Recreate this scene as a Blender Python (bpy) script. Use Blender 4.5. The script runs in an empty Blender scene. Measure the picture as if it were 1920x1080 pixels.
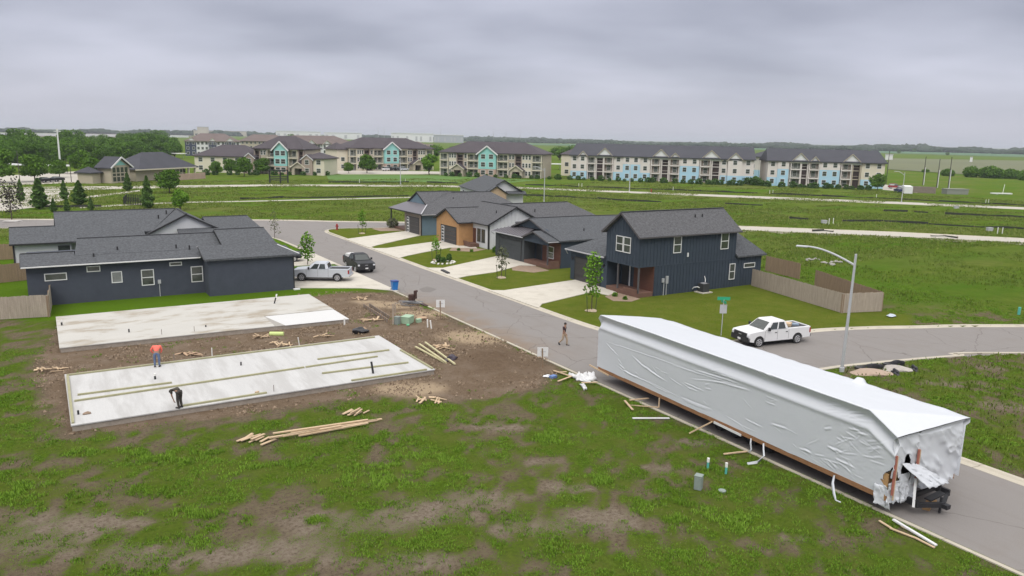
import bpy, bmesh, math, random
import numpy as np
from mathutils import Vector, Matrix
R = random.Random(11)
NR = np.random.RandomState(5)
S = bpy.context.scene
C = S.collection
PI = math.pi

# ------------------------------------------------------------------ camera (site frame: x across the lots, y along the street)
FPX, CAMH = 1430.0, 15.0
_ph = math.atan(282 / FPX); _r = math.radians(1.17); _a = math.radians(58.2)
_g = Vector((math.cos(_a), math.sin(_a), 0)); _rt = Vector((math.sin(_a), -math.cos(_a), 0))
FWD = _g * math.cos(_ph) + Vector((0, 0, -math.sin(_ph)))
_up = _rt.cross(FWD)
RT = _rt * math.cos(_r) + _up * math.sin(_r)
UP = -_rt * math.sin(_r) + _up * math.cos(_r)
CP = Vector((0, 0, CAMH))
def G(px, py, z=0.0):
    """point of the level z that a surveyed photo position falls on"""
    d = FWD + RT * ((px - 960) / FPX) - UP * ((py - 540) / FPX)
    return CP + d * ((z - CAMH) / d.z)
cd = bpy.data.cameras.new('camera'); cam = bpy.data.objects.new('camera', cd); C.objects.link(cam)
m = Matrix((RT, UP, -FWD)).transposed().to_4x4(); m.translation = CP
cam.matrix_world = m
cd.sensor_width = 36; cd.lens = FPX / 1920 * 36; cd.clip_end = 30000; cd.clip_start = 0.2
S.camera = cam

# ------------------------------------------------------------------ materials
def nt(name):
    m = bpy.data.materials.new(name); m.use_nodes = True
    t = m.node_tree; b = t.nodes['Principled BSDF']
    return m, t, b
def N(t, kind, **kw):
    n = t.nodes.new(kind)
    for k, v in kw.items():
        if k in n.inputs.keys(): n.inputs[k].default_value = v
        else: setattr(n, k, v)
    return n
def noise(t, vec, scale, detail=4, rough=.6):
    n = N(t, 'ShaderNodeTexNoise'); n.inputs['Scale'].default_value = scale; n.inputs['Detail'].default_value = detail
    n.inputs['Roughness'].default_value = rough
    if vec is not None: t.links.new(vec, n.inputs['Vector'])
    return n.outputs['Fac']
def mth(t, op, a, b=None, clamp=False):
    n = t.nodes.new('ShaderNodeMath'); n.operation = op; n.use_clamp = clamp
    for i, x in enumerate((a, b)):
        if x is None: continue
        if isinstance(x, (int, float)): n.inputs[i].default_value = x
        else: t.links.new(x, n.inputs[i])
    return n.outputs[0]
def mix(t, fac, a, b):
    n = t.nodes.new('ShaderNodeMix'); n.data_type = 'RGBA'
    for sock, x in ((n.inputs[0], fac), (n.inputs[6], a), (n.inputs[7], b)):
        if isinstance(x, (int, float)): sock.default_value = x
        elif isinstance(x, tuple): sock.default_value = (*x[:3], 1)
        else: t.links.new(x, sock)
    return n.outputs[2]
def ramp(t, fac, lo, hi):
    n = t.nodes.new('ShaderNodeMapRange'); n.clamp = True
    n.inputs['From Min'].default_value = lo; n.inputs['From Max'].default_value = hi
    t.links.new(fac, n.inputs['Value']); return n.outputs[0]
def attr(t, name):
    n = t.nodes.new('ShaderNodeAttribute'); n.attribute_name = name; return n.outputs['Fac']
def opos(t): return t.nodes.new('ShaderNodeTexCoord').outputs['Object']
def wpos(t): return t.nodes.new('ShaderNodeNewGeometry').outputs['Position']
def bump(t, b, h, s, d=.02):
    n = t.nodes.new('ShaderNodeBump'); n.inputs['Strength'].default_value = s; n.inputs['Distance'].default_value = d
    t.links.new(h, n.inputs['Height']); t.links.new(n.outputs[0], b.inputs['Normal'])
def vscale(t, vec, s):
    n = t.nodes.new('ShaderNodeMapping'); n.inputs['Scale'].default_value = s; t.links.new(vec, n.inputs['Vector']); return n.outputs[0]

_mats = {}
def mat(name, col, rough=.7, var=.12, scale=3., fine=25., metal=0., bmp=0., spec=.5, stretch=None, stain=None):
    """one procedural material: two noise scales shift the base colour, optional stains"""
    if name in _mats: return _mats[name]
    m, t, b = nt(name)
    p = opos(t)
    if stretch: p = vscale(t, p, stretch)
    n1 = noise(t, p, scale); n2 = noise(t, p, fine, 3)
    f = mth(t, 'ADD', mth(t, 'MULTIPLY', n1, .6), mth(t, 'MULTIPLY', n2, .4))
    f = ramp(t, f, .3, .7)
    c = mix(t, f, tuple(x * (1 - var) for x in col), tuple(min(1, x * (1 + var)) for x in col))
    if stain:
        s = ramp(t, noise(t, p, stain[1], 6, .65), stain[2], stain[2] + .14)
        c = mix(t, mth(t, 'MULTIPLY', s, stain[3]), c, stain[0])
    t.links.new(c, b.inputs['Base Color'])
    b.inputs['Roughness'].default_value = rough; b.inputs['Metallic'].default_value = metal
    b.inputs['Specular IOR Level'].default_value = spec
    if bmp: bump(t, b, n2, bmp)
    _mats[name] = m
    return m
def foliage(name, dark, light, sss=False):
    if name in _mats: return _mats[name]
    m, t, b = nt(name)
    oi = t.nodes.new('ShaderNodeObjectInfo').outputs['Random']
    f = mth(t, 'ADD', mth(t, 'MULTIPLY', attr(t, 'tint'), .8), mth(t, 'MULTIPLY', oi, .2))
    t.links.new(mix(t, f, dark, light), b.inputs['Base Color'])
    b.inputs['Roughness'].default_value = .8; b.inputs['Specular IOR Level'].default_value = .06
    _mats[name] = m
    return m

# ------------------------------------------------------------------ mesh builder
class MB:
    def __init__(s): s.v = []; s.f = []; s.m = []; s.cuts = []
    def add(s, vs, fs, m=0):
        o = len(s.v); s.cuts.append((o, len(s.f))); s.v += [tuple(x) for x in vs]
        for f in fs: s.f.append(tuple(i + o for i in f)); s.m.append(m)
    def box(s, x0, x1, y0, y1, z0, z1, m=0):
        s.add([(x0,y0,z0),(x1,y0,z0),(x1,y1,z0),(x0,y1,z0),(x0,y0,z1),(x1,y0,z1),(x1,y1,z1),(x0,y1,z1)],
              [(3,2,1,0),(4,5,6,7),(0,1,5,4),(1,2,6,5),(2,3,7,6),(3,0,4,7)], m)
    def ob(s, c, d, M=None, m=0):
        """oriented box: centre, full sizes, 3x3 or z angle"""
        if M is None: M = Matrix.Identity(3)
        elif isinstance(M, (int, float)): M = Matrix.Rotation(M, 3, 'Z')
        c = Vector(c); vs = []
        for z in (-.5, .5):
            for x, y in ((-.5,-.5),(.5,-.5),(.5,.5),(-.5,.5)): vs.append(c + M @ Vector((x*d[0], y*d[1], z*d[2])))
        s.add(vs, [(3,2,1,0),(4,5,6,7),(0,1,5,4),(1,2,6,5),(2,3,7,6),(3,0,4,7)], m)
    def bar(s, p, q, w, h, m=0):
        p = Vector(p); q = Vector(q); d = q - p; L = d.length
        if L < 1e-6: return
        x = d / L; up = Vector((0,0,1)) if abs(x.z) < .98 else Vector((0,1,0))
        y = up.cross(x).normalized(); z = x.cross(y)
        s.ob((p + q) / 2, (L, w, h), Matrix((x, y, z)).transposed(), m)
    def ext(s, pts, vec, m=0):
        pts = [Vector(p) for p in pts]; v = Vector(vec); n = len(pts)
        s.add(pts + [p + v for p in pts], [tuple(range(n)), tuple(range(2*n-1, n-1, -1))] + [(i, i+n, (i+1) % n + n, (i+1) % n) for i in range(n)], m)
    def sheet(s, pts, t=.16, m=0): s.ext(pts, (0,0,-t), m)
    def prism(s, poly, z0, z1, m=0): s.ext([(x, y, z1) for x, y in poly], (0,0,z0-z1), m)
    def tube(s, pts, rads, n=8, m=0, cap=True):
        pts = [Vector(p) for p in pts]
        if isinstance(rads, (int, float)): rads = [rads] * len(pts)
        vs = []; px = None
        for i, p in enumerate(pts):
            d = (pts[min(i+1, len(pts)-1)] - pts[max(i-1, 0)]).normalized()
            if px is None: px = d.orthogonal().normalized()
            px = (px - d * px.dot(d)).normalized(); py = d.cross(px)
            for k in range(n):
                a = 2*PI*k/n; vs.append(p + (px*math.cos(a) + py*math.sin(a)) * rads[i])
        fs = [(i*n+k, i*n+(k+1) % n, (i+1)*n+(k+1) % n, (i+1)*n+k) for i in range(len(pts)-1) for k in range(n)]
        if cap: fs += [tuple(range(n-1, -1, -1)), tuple(range((len(pts)-1)*n, len(pts)*n))]
        s.add(vs, fs, m)
    def cyl(s, p, q, r, n=10, m=0): s.tube([p, q], r, n, m)
    def blob(s, c, r, amp=.15, seed=0, m=0, sub=2):
        bm = bmesh.new(); bmesh.ops.create_icosphere(bm, subdivisions=sub, radius=1)
        q = random.Random(seed); ph = [q.uniform(0, 6.3) for _ in range(6)]
        if isinstance(r, (int, float)): r = (r, r, r)
        vs = []
        for v in bm.verts:
            p = v.co; k = 1 + amp*(math.sin(3*p.x+ph[0])*math.sin(3*p.y+ph[1]) + .6*math.sin(5*p.z+ph[2]+2*p.x) + .4*math.sin(7*p.y+ph[3]+3*p.z))
            vs.append((c[0]+p.x*k*r[0], c[1]+p.y*k*r[1], c[2]+p.z*k*r[2]))
        bm.verts.index_update(); fs = [tuple(v.index for v in f.verts) for f in bm.faces]; bm.free()
        s.add(vs, fs, m)
    def split(s):
        o = []; c = s.cuts+[(len(s.v), len(s.f))]
        for (v0, f0), (v1, f1) in zip(c[:-1], c[1:]):
            q = MB(); q.v = s.v[v0:v1]; q.f = [tuple(i-v0 for i in f) for f in s.f[f0:f1]]; q.m = s.m[f0:f1]; o.append(q)
        return o
    def build(s, name, mats, parent=None, smooth=False, bevel=0, seg=1):
        if not isinstance(mats, (list, tuple)): mats = [mats]
        off = wloc(parent) if parent else Vector((0,0,0))
        me = bpy.data.meshes.new(name)
        me.from_pydata([(x-off.x, y-off.y, z-off.z) for x, y, z in s.v], [], s.f)
        for q in mats: me.materials.append(q)
        me.polygons.foreach_set('material_index', s.m)
        bm = bmesh.new(); bm.from_mesh(me)
        bmesh.ops.recalc_face_normals(bm, faces=bm.faces)
        if bevel:
            es = [e for e in bm.edges if len(e.link_faces) == 2 and e.calc_face_angle(0) > .5]
            bmesh.ops.bevel(bm, geom=es, offset=bevel, segments=seg, affect='EDGES', clamp_overlap=True)
        bm.to_mesh(me); bm.free()
        if smooth:
            me.polygons.foreach_set('use_smooth', [True]*len(me.polygons))
            try: me.set_sharp_from_angle(angle=math.radians(40))
            except Exception: pass
        o = bpy.data.objects.new(name, me); C.objects.link(o)
        if parent: o.parent = parent
        return o
def wloc(o):
    v = Vector((0,0,0))
    while o: v += o.location; o = o.parent
    return v
def tag(o, label, cat, group=None, kind=None):
    if label: o['label'] = label
    if cat: o['category'] = cat
    if group: o['group'] = group
    if kind: o['kind'] = kind
    return o
def thing(name, label, cat, loc=(0,0,0), group=None):
    o = bpy.data.objects.new(name, None); o.empty_display_size = .3; C.objects.link(o); o.location = loc
    return tag(o, label, cat, group)
def struct(o, kind='structure'):
    o['kind'] = kind; return o
def dup(root, loc, rz=0, label=None, group=None, sc=None):
    r = root.copy(); C.objects.link(r); r.location = loc; r.rotation_euler = (0,0,rz)
    if sc is not None: r.scale = sc if isinstance(sc, tuple) else (sc,)*3
    if label: r['label'] = label
    if group: r['group'] = group
    for ch in list(root.children):
        c = ch.copy(); C.objects.link(c); c.parent = r
        for g in list(ch.children):
            d = g.copy(); C.objects.link(d); d.parent = c
    return r
def npmesh(name, V, F, mats, tint=None, smooth=False, parent=None):
    """fast mesh from arrays; F is (n,3) or (n,4); tint per face"""
    me = bpy.data.meshes.new(name); k = F.shape[1]
    me.vertices.add(len(V)); me.vertices.foreach_set('co', np.asarray(V, np.float32).ravel())
    me.loops.add(F.size); me.loops.foreach_set('vertex_index', F.astype(np.int32).ravel())
    me.polygons.add(len(F)); me.polygons.foreach_set('loop_start', np.arange(0, F.size, k, dtype=np.int32))
    if smooth: me.polygons.foreach_set('use_smooth', np.ones(len(F), bool))
    if tint is not None:
        a = me.attributes.new('tint', 'FLOAT', 'FACE'); a.data.foreach_set('value', np.asarray(tint, np.float32))
    for q in (mats if isinstance(mats, (list, tuple)) else [mats]): me.materials.append(q)
    me.update(calc_edges=True); me.validate()
    o = bpy.data.objects.new(name, me); C.objects.link(o)
    if parent: o.parent = parent
    return o

# ------------------------------------------------------------------ noise
def _h(ix, iy, sd):
    n = (ix.astype(np.int64)*374761393 + iy.astype(np.int64)*668265263 + sd*1442695041) & 0x7fffffff
    n = ((n ^ (n >> 13)) * 1274126177) & 0x7fffffff
    return ((n ^ (n >> 16)) & 0xffff) / 65535.0
def vnoise(x, y, sd=0):
    x = np.asarray(x, float); y = np.asarray(y, float)
    ix = np.floor(x); iy = np.floor(y); fx = x-ix; fy = y-iy
    fx = fx*fx*(3-2*fx); fy = fy*fy*(3-2*fy)
    a = _h(ix, iy, sd); b = _h(ix+1, iy, sd); c = _h(ix, iy+1, sd); d = _h(ix+1, iy+1, sd)
    return (a*(1-fx)+b*fx)*(1-fy) + (c*(1-fx)+d*fx)*fy
def fbm(x, y, o=4, sd=0):
    s = 0; a = .5; t = 0
    for k in range(o):
        s = s + a*vnoise(np.asarray(x)*2**k, np.asarray(y)*2**k, sd+k*17); t += a; a *= .55
    return s/t
def sdist(x, y, poly):
    """signed distance to a polygon, negative inside"""
    x = np.asarray(x, float); y = np.asarray(y, float)
    d = np.full(x.shape, 1e9); ins = np.zeros(x.shape, bool); n = len(poly)
    for i in range(n):
        ax, ay = poly[i][:2]; bx, by = poly[(i+1) % n][:2]
        ex, ey = bx-ax, by-ay; L = ex*ex+ey*ey+1e-12
        t = np.clip(((x-ax)*ex+(y-ay)*ey)/L, 0, 1)
        d = np.minimum(d, np.hypot(x-ax-t*ex, y-ay-t*ey))
        c = ((ay > y) != (by > y)) & (x < (bx-ax)*(y-ay)/(by-ay+1e-12)+ax)
        ins ^= c
    return np.where(ins, -d, d)
def sm(a, b, x): t = np.clip((x-a)/(b-a), 0, 1); return t*t*(3-2*t)
# ------------------------------------------------------------------ sky and light
W = bpy.data.worlds.new('World'); S.world = W; W.use_nodes = True
t = W.node_tree; t.nodes.clear()
SUN_EL, SUN_AZ = math.radians(50), math.radians(-132)      # direction the light comes from, in the site frame
sky = t.nodes.new('ShaderNodeTexSky'); sky.sky_type = 'NISHITA'; sky.sun_disc = False
sky.sun_elevation = SUN_EL; sky.sun_rotation = PI/2 - SUN_AZ; sky.altitude = 200
geo = t.nodes.new('ShaderNodeTexCoord').outputs['Generated']
sep = t.nodes.new('ShaderNodeSeparateXYZ'); t.links.new(geo, sep.inputs[0])
z = mth(t, 'MAXIMUM', sep.outputs[2], 0.0)
zz = mth(t, 'ADD', z, .17)
cmb = t.nodes.new('ShaderNodeCombineXYZ')
# look along the view: stretch the cloud deck into broad flat banks
vx = mth(t, 'ADD', mth(t, 'MULTIPLY', sep.outputs[0], .85), mth(t, 'MULTIPLY', sep.outputs[1], -.527))
vy = mth(t, 'ADD', mth(t, 'MULTIPLY', sep.outputs[0], .527), mth(t, 'MULTIPLY', sep.outputs[1], .85))
t.links.new(mth(t, 'DIVIDE', vx, zz), cmb.inputs[0]); t.links.new(mth(t, 'DIVIDE', vy, zz), cmb.inputs[1])
n1 = noise(t, vscale(t, cmb.outputs[0], (.62, .66, 1)), 1.0, 3, .45)
n2 = noise(t, vscale(t, cmb.outputs[0], (1.3, 1.7, 1)), 1.2, 3, .5)
cl = mth(t, 'ADD', mth(t, 'MULTIPLY', n1, .80), mth(t, 'MULTIPLY', n2, .20))
cl = ramp(t, cl, .37, .62)
cl = mth(t, 'MAXIMUM', cl, ramp(t, z, .075, .0))     # clouds melt together towards the horizon
hue = mix(t, cl, (.230, .238, .292), (.408, .414, .488))
hue = mix(t, ramp(t, z, .10, .0), hue, (.350, .352, .410))
gain = mth(t, 'ADD', 1.0, mth(t, 'MULTIPLY', ramp(t, z, .22, .85), 1.6))
vm = t.nodes.new('ShaderNodeVectorMath'); vm.operation = 'SCALE'
hue = mix(t, ramp(t, z, .30, .6), hue, (.47, .465, .455))
t.links.new(hue, vm.inputs[0]); t.links.new(mth(t, 'MULTIPLY', gain, 10.0), vm.inputs['Scale'])
fin = mix(t, .94, sky.outputs[0], vm.outputs[0])
bg = t.nodes.new('ShaderNodeBackground'); bg.inputs['Strength'].default_value = .1
t.links.new(fin, bg.inputs[0])
wo = t.nodes.new('ShaderNodeOutputWorld'); t.links.new(bg.outputs[0], wo.inputs['Surface'])
sd = bpy.data.lights.new('sun', 'SUN'); sd.energy = 1.0; sd.angle = math.radians(34); sd.color = (1, .96, .9)
so = bpy.data.objects.new('sun', sd); C.objects.link(so)
dv = Vector((math.cos(SUN_EL)*math.cos(SUN_AZ), math.cos(SUN_EL)*math.sin(SUN_AZ), math.sin(SUN_EL)))
so.rotation_euler = dv.to_track_quat('Z', 'Y').to_euler(); so.location = (0, 0, 60)
S.view_settings.view_transform = 'Standard'; S.view_settings.look = 'None'; S.view_settings.gamma = 1
S.view_settings.exposure = 0.66
S.cycles.max_bounces = 6; S.cycles.diffuse_bounces = 3; S.cycles.volume_bounces = 0; S.cycles.use_denoising = True

# ------------------------------------------------------------------ road outlines (site metres)
ROAD_L = [(29,2),(29,60),(28.9,84),(28.7,104),(28.3,112),(26.5,119),(22,125),(10,131),(-30,150)]
UP_FAR = [(-30,163),(12,144.5),(31,137.1),(38.3,133.4),(44.6,129.2),(52.5,125.2),(80,111.5),(108,96.2),(128,78.5),(141,63.7),(165,34),(200,-15)]
UP_NEAR = [(193,-20),(158,29),(134.8,60.7),(122,74.7),(103.3,92),(76,105.3),(49,116.9),(41.5,119.2),(38.6,118.2),(37.7,115)]
ROAD_R1 = [(37.7,115),(37.6,100),(37.4,80),(37.5,60),(37.5,50),(37.9,46),(39.2,42.6),(41.5,40.2),(44.6,39.2),(52.3,38.8),(57.5,37.4),(62.4,35.3),(71.4,31.2),(110,10)]
ROAD_R2 = [(105,2),(61.5,26.6),(56.5,28.4),(52.4,29.5),(46,30.9),(42.5,31.0),(39.8,29.5),(38,26.8),(37.4,23),(37.4,2)]
ROADP = ROAD_L + UP_FAR + UP_NEAR[:-1] + ROAD_R1 + ROAD_R2
def lst(*p): return [tuple(G(*q)[:2]) for q in p]
SLAB_A = [(.3,58.6),(20.5,58.0),(20.5,68.9),(.3,68.9)]
SLAB_B = [(.35,42.35),(20.6,42.35),(20.6,51.9),(.35,51.9)]
DIRT = lst((585,550),(680,548),(760,556),(800,585),(905,625),(1015,672),(1045,700),(1010,725),(905,745),(800,750),(720,735),(560,765),(300,795),(130,812),(95,780),(70,700),(85,650),(110,620),(300,585))
LAWN_L = [(-1,69.4),(20.6,69.3),(27,70.5),(29,69),(29,112),(-10,118),(-10,76)]
LAWN_R = [(37.5,47.5),(39.5,42.5),(44,39.2),(52.3,38.8),(62,35.6),(66,38),(65.2,40),(64,54.5),(66,55),(67,62),(66,86),(71,88),(70,108),(49,117),(37.5,119)]
SANDY = [(lst((735,572))[0],2.2,1.1),(lst((792,588))[0],2.3,1.0),(lst((768,729))[0],2.2,1.0),(lst((900,632))[0],3.0,1.6),(lst((690,566))[0],1.5,.6)]
BARE = [((330,1040),5.5,1.1),((640,985),3.6,1.2),((790,962),3.2,1.4),((900,935),2.6,1.0),((1010,990),2.8,1.2),((1130,970),2.6,1.1),((560,1030),4,1.3),((780,1050),2.6,.9),
        ((930,800),2.6,.7),((1070,915),1.8,.8),((1010,870),1.6,.5),((1240,880),1.3,.6),((1310,830),1.8,.6),((1500,1010),1.2,.5),((1150,985),2.0,.8),((150,985),4,1.2),
        ((60,1010),3.5,1.2),((880,720),3,1.0),((1790,720),3.4,.9),((1880,760),2.2,.8),((1690,690),2.4,.7),((1850,690),2.0,.6)]
LUSH = [((360,860),3.2,.8),((650,900),3,.9),((590,980),.8,.5),((700,880),2,.8),((1040,820),2.4,.9),((1160,770),2.2,.6),((460,880),2.5,.8),((1400,980),2.2,.8),
        ((1110,900),2,.7),((1260,960),2.0,.7),((820,860),2,.6),((200,850),2.2,.6),((330,960),2.4,.7),((1230,760),2,.4),((1700,760),1.6,.6),((1860,830),2.5,.8),((40,920),2,.8)]
def weed_at(x, y):
    """how thick the weeds stand, 0..1"""
    base = fbm(x*.5+3, y*.5, 4, 3)*.45 + fbm(x*1.7, y*1.7, 3, 9)*.55
    w = .18 + .82*sm(.36, .58, base)
    bare = [((c[0], c[1]), a, b) for c, a, b in BARE]; lush = [((c[0], c[1]), a, b) for c, a, b in LUSH]
    w = np.clip(w + .45*_ellpx(x, y, lush) - .52*_ellpx(x, y, bare), 0, 1)
    d = sdist(x, y, DIRT)
    tuft = .42*sm(.56, .68, fbm(x*.9+7, y*.9, 3, 41))
    return np.maximum(tuft, w * sm(-1.2, 1.6, d + 2.4*(fbm(x*.7, y*.7, 3, 40)-.5)))
def _ellpx(x, y, L):
    r = np.zeros(np.shape(x))
    wob = .9*(fbm(x*.9, y*.9, 3, 31)-.5)
    for c, a, b in L:
        p = G(*c); a, b = (a*.8, b*.9) if L and L[0][0] == BARE[0][0] else (a, b); u = (x-p.x)*.85 + (y-p.y)*-.527; v = (x-p.x)*.527 + (y-p.y)*.85
        r = np.maximum(r, sm(1.3, .5, np.hypot(u/a, v/b) + wob))
    return r

# ------------------------------------------------------------------ ground: one sheet to the horizon
def geom_steps(a, b, s0, g=1.25):
    o = [a]; s = s0; sg = 1 if b > a else -1
    while (b-o[-1])*sg > 0: o.append(o[-1]+sg*s); s *= g
    return o
xs = np.array(sorted(set(geom_steps(-12, -9000, 1.5)[1:])) + list(np.arange(-12, 76, .5)) + geom_steps(76, 16000, .8, 1.14))
ys = np.array(sorted(set(geom_steps(8, -4000, 1.5)[1:])) + list(np.arange(8, 122, .5)) + geom_steps(122, 16000, .8, 1.14))
X, Y = np.meshgrid(xs, ys); x = X.ravel(); y = Y.ravel(); nx, ny = len(xs), len(ys)
near = (x > -14) & (x < 110) & (y > 4) & (y < 125)
def zone(poly, soft=.5, wob=.6):
    o = np.zeros(len(x)); i = near
    o[i] = sm(soft, -soft, sdist(x[i], y[i], poly) + wob*(fbm(x[i]*.9, y[i]*.9, 3, 77)-.5)); return o
dirt = zone(DIRT, .8, 2.4); lawnl = zone(LAWN_L, .25, .3); lawnr = zone(LAWN_R, .25, .15)
weed = np.full(len(x), .6); weed[near] = weed_at(x[near], y[near])
sand = np.zeros(len(x)); pale = np.zeros(len(x)); pale[near] = _ellpx(x[near], y[near], BARE)
for c, a, b in SANDY:
    u = (x-c[0])*.85 + (y-c[1])*-.527; v = (x-c[0])*.527 + (y-c[1])*.85
    sand = np.maximum(sand, sm(1.25, .6, np.hypot(u/a, v/(b*1.4)) + .5*(fbm(x*.8, y*.8, 2, 5)-.5)))
rd = np.full(len(x), 50.); bx = (x > -60) & (x < 230) & (y > -60) & (y < 200)
rd[bx] = sdist(x[bx], y[bx], ROADP)
zz_ = np.zeros(len(x))
lump = fbm(x*.55, y*.55, 3, 8)-.5
rough_ = (1-lawnl)*(1-lawnr)*sm(.5, 2.5, rd)*near
sl = np.minimum(sdist(x, y, SLAB_A), sdist(x, y, SLAB_B))
moundc = lst((930,680))[0]; mound = np.exp(-(((x-moundc[0])*.85-(y-moundc[1])*.527)/2.6)**2-(((x-moundc[0])*.527+(y-moundc[1])*.85)/3.4)**2)
zz_ += rough_*(.16*lump + dirt*.22*(fbm(x*1.4, y*1.4, 3, 19)-.52) + mound*(.25+.8*(fbm(x*1.5, y*1.5, 3, 20)-.45)))*sm(.0, 1.5, sl)
zz_ = np.where(rd < -.2, -.9, zz_)
gme = bpy.data.meshes.new('ground')
idx = np.arange(nx*ny).reshape(ny, nx)
F = np.stack([idx[:-1,:-1].ravel(), idx[:-1,1:].ravel(), idx[1:,1:].ravel(), idx[1:,:-1].ravel()], 1)
gm, t, b = nt('ground'); p = wpos(t)
n_big = noise(t, p, .035, 5); n_mid = noise(t, p, .6, 5, .65); n_fine = noise(t, p, 5.5, 5, .7); n_vf = noise(t, p, 22., 3, .7)
n_str = noise(t, vscale(t, p, (.03, .11, 1)), 1.0, 5, .6)
g1 = mix(t, ramp(t, n_fine, .3, .7), (.038, .076, .006), (.115, .180, .020))              # weeds
g1 = mix(t, ramp(t, n_mid, .35, .7), g1, (.115, .135, .030))
d1 = mix(t, ramp(t, n_fine, .3, .7), (.088, .066, .044), (.215, .168, .124))
d1 = mix(t, mth(t, 'MULTIPLY', mth(t, 'MULTIPLY', attr(t, 'pale'), 1.0), ramp(t, n_fine, .3, .7)), d1, mix(t, n_vf, (.215, .178, .142), (.345, .290, .235)))                # bare grey-brown soil
d1 = mix(t, mth(t, 'MULTIPLY', ramp(t, n_vf, .45, .75), .35), d1, (.28, .225, .15))
wf = mth(t, 'ADD', attr(t, 'weed'), mth(t, 'MULTIPLY', mth(t, 'SUBTRACT', n_fine, .5), 1.5))
wf = ramp(t, mth(t, 'ADD', wf, mth(t, 'MULTIPLY', mth(t, 'SUBTRACT', n_vf, .5), 1.1)), .28, .70)
nearc = mix(t, wf, d1, g1)
f1 = mix(t, ramp(t, n_mid, .3, .7), (.066, .112, .010), (.130, .178, .026))
f1 = mix(t, mth(t, 'MULTIPLY', ramp(t, noise(t, p, 2.2, 5, .75), .52, .66), .6), f1, (.165, .155, .07))                  # meadow of the further lots
f1 = mix(t, ramp(t, n_str, .40, .68), f1, (.062, .142, .010))
f1 = mix(t, mth(t, 'MULTIPLY', ramp(t, n_big, .47, .66), .6), f1, (.150, .150, .055))
f1 = mix(t, mth(t, 'MULTIPLY', ramp(t, noise(t, p, .22, 6, .7), .48, .62), .45), f1, (.060, .115, .009))
f1 = mix(t, mth(t, 'MULTIPLY', ramp(t, n_fine, .45, .75), .45), f1, (.150, .160, .055))
c = mix(t, attr(t, 'far'), nearc, f1)
d2 = mix(t, n_fine, (.095, .063, .040), (.255, .190, .135))
d2 = mix(t, mth(t, 'MULTIPLY', ramp(t, n_vf, .5, .75), .5), d2, (.34, .27, .20))
d2 = mix(t, ramp(t, n_mid, .45, .75), d2, (.25, .195, .15))
c = mix(t, ramp(t, mth(t, 'ADD', attr(t, 'dirt'), mth(t, 'MULTIPLY', mth(t, 'SUBTRACT', n_mid, .5), .6)), .3, .7), c, d2)
c = mix(t, mth(t, 'MULTIPLY', attr(t, 'mound'), .8, True), c, mix(t, n_fine, (.080, .053, .034), (.20, .142, .098)))
c = mix(t, attr(t, 'sand'), c, mix(t, n_fine, (.36, .27, .18), (.46, .36, .25)))
l1 = mix(t, n_fine, (.068, .140, .008), (.115, .195, .018))
c = mix(t, attr(t, 'lawnl'), c, l1)
l2 = mix(t, n_fine, (.118, .138, .020), (.168, .178, .038))
l2 = mix(t, ramp(t, n_mid, .3, .7), l2, (.095, .138, .016))
c = mix(t, attr(t, 'lawnr'), c, l2)
t.links.new(c, b.inputs['Base Color']); b.inputs['Roughness'].default_value = .95; b.inputs['Specular IOR Level'].default_value = .0
bump(t, b, mth(t, 'ADD', n_fine, mth(t, 'MULTIPLY', n_vf, .7)), .9, .12)
gnd = npmesh('ground', np.stack([x, y, zz_], 1), F, gm, smooth=True); struct(gnd)
far = np.maximum(sm(60, 72, x + .25*(y-50)), sm(100, 112, y))*1.0
far = np.where((x > 37) & (rd > 0) & (y < 36) & (x < 75), 0, far)
for nm, a in (('dirt', dirt), ('lawnl', lawnl), ('lawnr', lawnr), ('weed', weed), ('sand', sand), ('far', far), ('pale', pale), ('mound', mound*dirt)):
    at = gnd.data.attributes.new(nm, 'FLOAT', 'POINT'); at.data.foreach_set('value', a.astype(np.float32))

# ------------------------------------------------------------------ roads, kerbs, drives
m_asph, t, b = nt('asphalt'); p = wpos(t)
a0 = noise(t, p, 30, 3, .7); a1 = noise(t, p, .45, 5, .6); a2 = noise(t, vscale(t, p, (1.6, .07, 1)), 1.0, 4, .6)
c = mix(t, a0, (.174, .160, .152), (.252, .234, .224))
c = mix(t, mth(t, 'MULTIPLY', ramp(t, a2, .5, .75), .35), c, (.17, .15, .137))
c = mix(t, mth(t, 'MULTIPLY', ramp(t, a1, .52, .72), .45), c, (.185, .162, .146))
sx = t.nodes.new('ShaderNodeSeparateXYZ'); t.links.new(p, sx.inputs[0])
mud = mth(t, 'MULTIPLY', mth(t, 'MULTIPLY', ramp(t, sx.outputs[0], 32.2, 29.2), mth(t, 'MULTIPLY', ramp(t, sx.outputs[1], 40, 46), ramp(t, sx.outputs[1], 70, 62))), ramp(t, mth(t, 'ADD', a1, mth(t, 'MULTIPLY', a0, .25)), .42, .66))
c = mix(t, mth(t, 'MULTIPLY', mud, .8), c, (.20, .145, .10))
cr_ = t.nodes.new('ShaderNodeTexVoronoi'); cr_.feature = 'DISTANCE_TO_EDGE'; cr_.inputs['Scale'].default_value = .17; cr_.inputs['Randomness'].default_value = 1.0
wv_ = t.nodes.new('ShaderNodeVectorMath'); wv_.operation = 'ADD'; nz_ = t.nodes.new('ShaderNodeTexNoise'); nz_.inputs['Scale'].default_value = .6; nz_.inputs['Detail'].default_value = 5; t.links.new(p, nz_.inputs['Vector']); t.links.new(p, wv_.inputs[0]); t.links.new(nz_.outputs['Color'], wv_.inputs[1]); t.links.new(wv_.outputs[0], cr_.inputs['Vector'])
c = mix(t, mth(t, 'MULTIPLY', ramp(t, cr_.outputs['Distance'], .006, .002), .55), c, (.10, .085, .075))
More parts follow.
